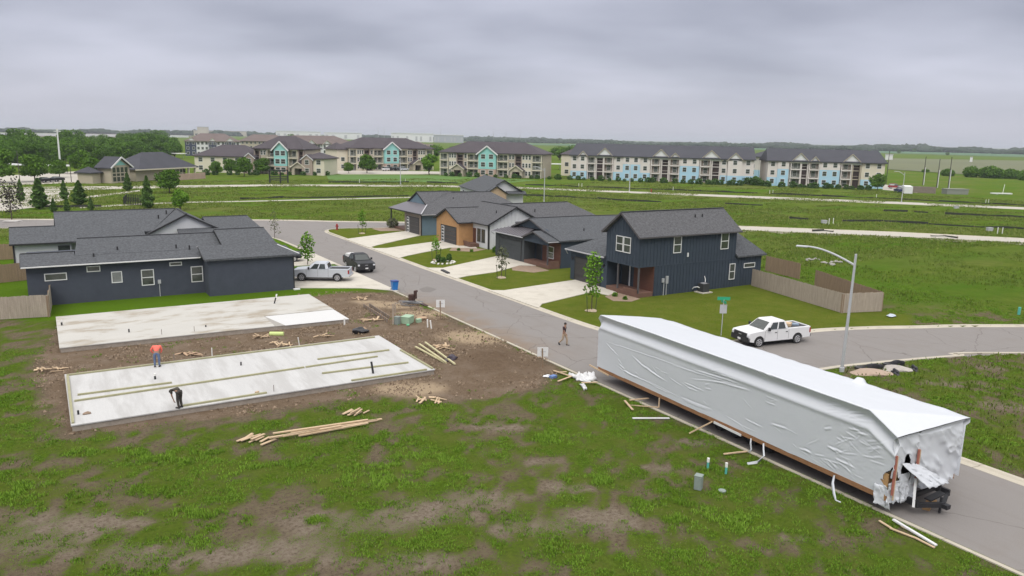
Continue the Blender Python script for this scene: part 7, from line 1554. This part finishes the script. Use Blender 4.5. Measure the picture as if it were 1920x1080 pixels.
w_ = weed_at(x, y); clump = fbm(x*1.9, y*1.9, 3, 55); ok = q.rand(len(x)) < np.clip(w_*1.1-.15, 0, 1)*sm(.38, .62, clump); x, y, w_, dz = x[ok], y[ok], w_[ok], dz[ok]
tn = .18+.62*fbm(x*.5, y*.5, 3, 56)*.9+.25*(w_-.6)
lush_ = _ellpx(x, y, [(c, a, b_) for c, a, b_ in LUSH]); tn = tn+.22*lush_
tufts('weeds', x, y, .05+.08*fbm(x*.8, y*.8, 2, 57)+.07*lush_, np.full(len(x), .024)*np.maximum(1, dz/42), 6, m_weed, 18, tn, .07)
q = np.random.RandomState(27); x = q.uniform(36, 170, 60000); y = q.uniform(8, 130, 60000); ok, dz = inview(x, y)
ok &= (sdist(x, y, ROADP) > .4)&(sdist(x, y, LAWN_R) > .5)&(fbm(x*.12, y*.12, 3, 58) > .47)&(q.rand(len(x)) < np.minimum(1, (70/np.maximum(dz, 1))**1.5)); x, y, dz = x[ok], y[ok], dz[ok]
tufts('meadow_grass', x, y, .14+.22*fbm(x*.3, y*.3, 2, 59), np.full(len(x), .05)*np.maximum(1, dz/70), 4, m_tuft, 28, .35+.4*fbm(x*.15, y*.15, 3, 60), .22)
q = np.random.RandomState(67); x = q.uniform(-10, 240, 260000); y = q.uniform(60, 250, 260000); ok, dz = inview(x, y)
ok &= (sdist(x, y, ROADP) > .6)&(sdist(x, y, LAWN_R) > .5)&(sdist(x, y, LAWN_L) > .5)&(fbm(x*.08, y*.16, 3, 68) > .46)&(q.rand(len(x)) < np.minimum(1, 110/np.maximum(dz, 1)))
x, y, dz = x[ok], y[ok], dz[ok]; ok = (x > 72)|(y > 119); x, y, dz = x[ok], y[ok], dz[ok]
tufts('meadow_grass', x, y, .12+.2*q.rand(len(x)), np.full(len(x), .05)*np.maximum(1, dz/80), 3, foliage('mixed_meadow', (.090,.140,.014), (.235,.250,.080)), 69, q.rand(len(x))**1.5, .3)
# dry stalks over the rough lot
q = np.random.RandomState(57); x = q.uniform(-6, 75, 60000); y = q.uniform(10, 60, 60000); ok, dz = inview(x, y)
ok &= (sdist(x, y, ROADP) > .15)&(sdist(x, y, SLAB_A) > .1)&(sdist(x, y, SLAB_B) > .1)&(sdist(x, y, LAWN_R) > .1)&(sdist(x, y, LAWN_L) > .1)&(fbm(x*.6, y*.6, 3, 64) > .47)&(q.rand(len(x)) < np.minimum(.6, (24/np.maximum(dz,1))**1.3)); x, y, dz = x[ok], y[ok], dz[ok]
tufts('dry_stalks', x, y, .04+.06*q.rand(len(x)), np.full(len(x), .012)*np.maximum(1, dz/42), 3, foliage('straw', (.16,.125,.075), (.36,.30,.20)), 58, .5+0*x, .12)
# lawn blades along the lots
q = np.random.RandomState(37); x = q.uniform(-6, 68, 90000); y = q.uniform(38, 118, 90000); ok, dz = inview(x, y)
ok &= ((sdist(x, y, LAWN_R) < -.3)|(sdist(x, y, LAWN_L) < -.3))&(q.rand(len(x)) < .55)
for pl in ([(48.2,54.8),(66,54.8),(66,67),(48.2,67)],[(49.4,71.8),(66,71.8),(66,85),(49.4,85)],[(37.3,96.2),(49.2,99.4),(49.2,94.0),(39,88.3),(37.3,87.0)],[(37.3,79.2),(49.8,83.6),(49.8,77.7),(43.2,73.3),(37.3,71.6)],[(37.3,64.6),(48.6,65.4),(48.6,57.4),(37.3,55.6)],[(37.3,106.4),(49.2,111.9),(49.2,106.2),(37.3,96.9)],[(20,74),(26.4,71),(29.1,67.9),(29.1,96),(20,96)],[(48.8,88.5),(71,88.5),(71,119),(48.8,119)],[(-2,73.3),(20.6,73.3),(20.6,86),(-2,86)],[(-3,89),(22,89),(22,104),(-3,104)]): ok &= sdist(x, y, pl) > .25
x, y, dz = x[ok], y[ok], dz[ok]; lw = sdist(x, y, LAWN_R) < 0
for nm, sel, mm in (('lawn_grass', lw, foliage('olive_lawn_blades', (.100,.128,.014), (.162,.178,.034))), ('lawn_grass', ~lw, foliage('green_lawn_blades', (.060,.135,.007), (.115,.195,.018)))):
    tufts(nm, x[sel], y[sel], np.full(sel.sum(), .06), np.full(sel.sum(), .03), 5, mm, 38, .3+.4*fbm(x[sel]*.4, y[sel]*.4, 3, 62), .16)
q = np.random.RandomState(47); n = 60000; x = q.uniform(-3, 34, n); y = q.uniform(28, 72, n); ok, dz = inview(x, y)
ok &= (sdist(x, y, DIRT) < .3)&(sdist(x, y, SLAB_A) > .1)&(sdist(x, y, SLAB_B) > .1)&(sdist(x, y, ROADP) > .15)&(q.rand(n) < .12+.88*sm(.47,.62,fbm(x*.5, y*.5, 3, 63))); x, y = x[ok], y[ok]; n = len(x)
mc_ = lst((930,680))[0]; mo_ = np.exp(-(((x-mc_[0])*.85-(y-mc_[1])*.527)/2.6)**2-(((x-mc_[0])*.527+(y-mc_[1])*.85)/3.4)**2); s_ = (.025+.07*q.rand(n)**3)*(1+1.3*mo_*q.rand(n)); base = np.array([[-1,-.8,-.5],[1,-.7,-.5],[.1,1,-.5],[.2,.1,.9]]); a = q.rand(n)*2*PI; ca, sa_ = np.cos(a), np.sin(a)
B_ = base[None]*(s_[:,None,None]*(.7+.6*q.rand(n,4,3))); V = np.stack([x[:,None]+B_[:,:,0]*ca[:,None]-B_[:,:,1]*sa_[:,None], y[:,None]+B_[:,:,0]*sa_[:,None]+B_[:,:,1]*ca[:,None], B_[:,:,2]+.05+.02*q.rand(n)[:,None]+(.16*mo_)[:,None]], 2).reshape(-1,3)
F = (np.arange(n)[:,None,None]*4+np.array([[0,1,3],[1,2,3],[2,0,3]])[None]).reshape(-1,3)
o = npmesh('soil_clods', V, F, foliage('soil_clods', (.085,.056,.036), (.33,.25,.18)), tint=np.repeat(q.rand(n), 3)); o['kind'] = 'stuff'

# ------------------------------------------------------------------ air
hz = MB(); hz.box(-9500, 16500, -4600, 16500, -1.4, 75)
hm = bpy.data.materials.new('haze'); hm.use_nodes = True; t = hm.node_tree; t.nodes.clear()
vol = t.nodes.new('ShaderNodeVolumePrincipled'); vol.inputs['Color'].default_value = (.80,.84,.92,1); vol.inputs['Density'].default_value = .00013; vol.inputs['Anisotropy'].default_value = .1
ot = t.nodes.new('ShaderNodeOutputMaterial'); t.links.new(vol.outputs[0], ot.inputs['Volume'])
ho = hz.build('haze', hm); ho['kind'] = 'stuff'
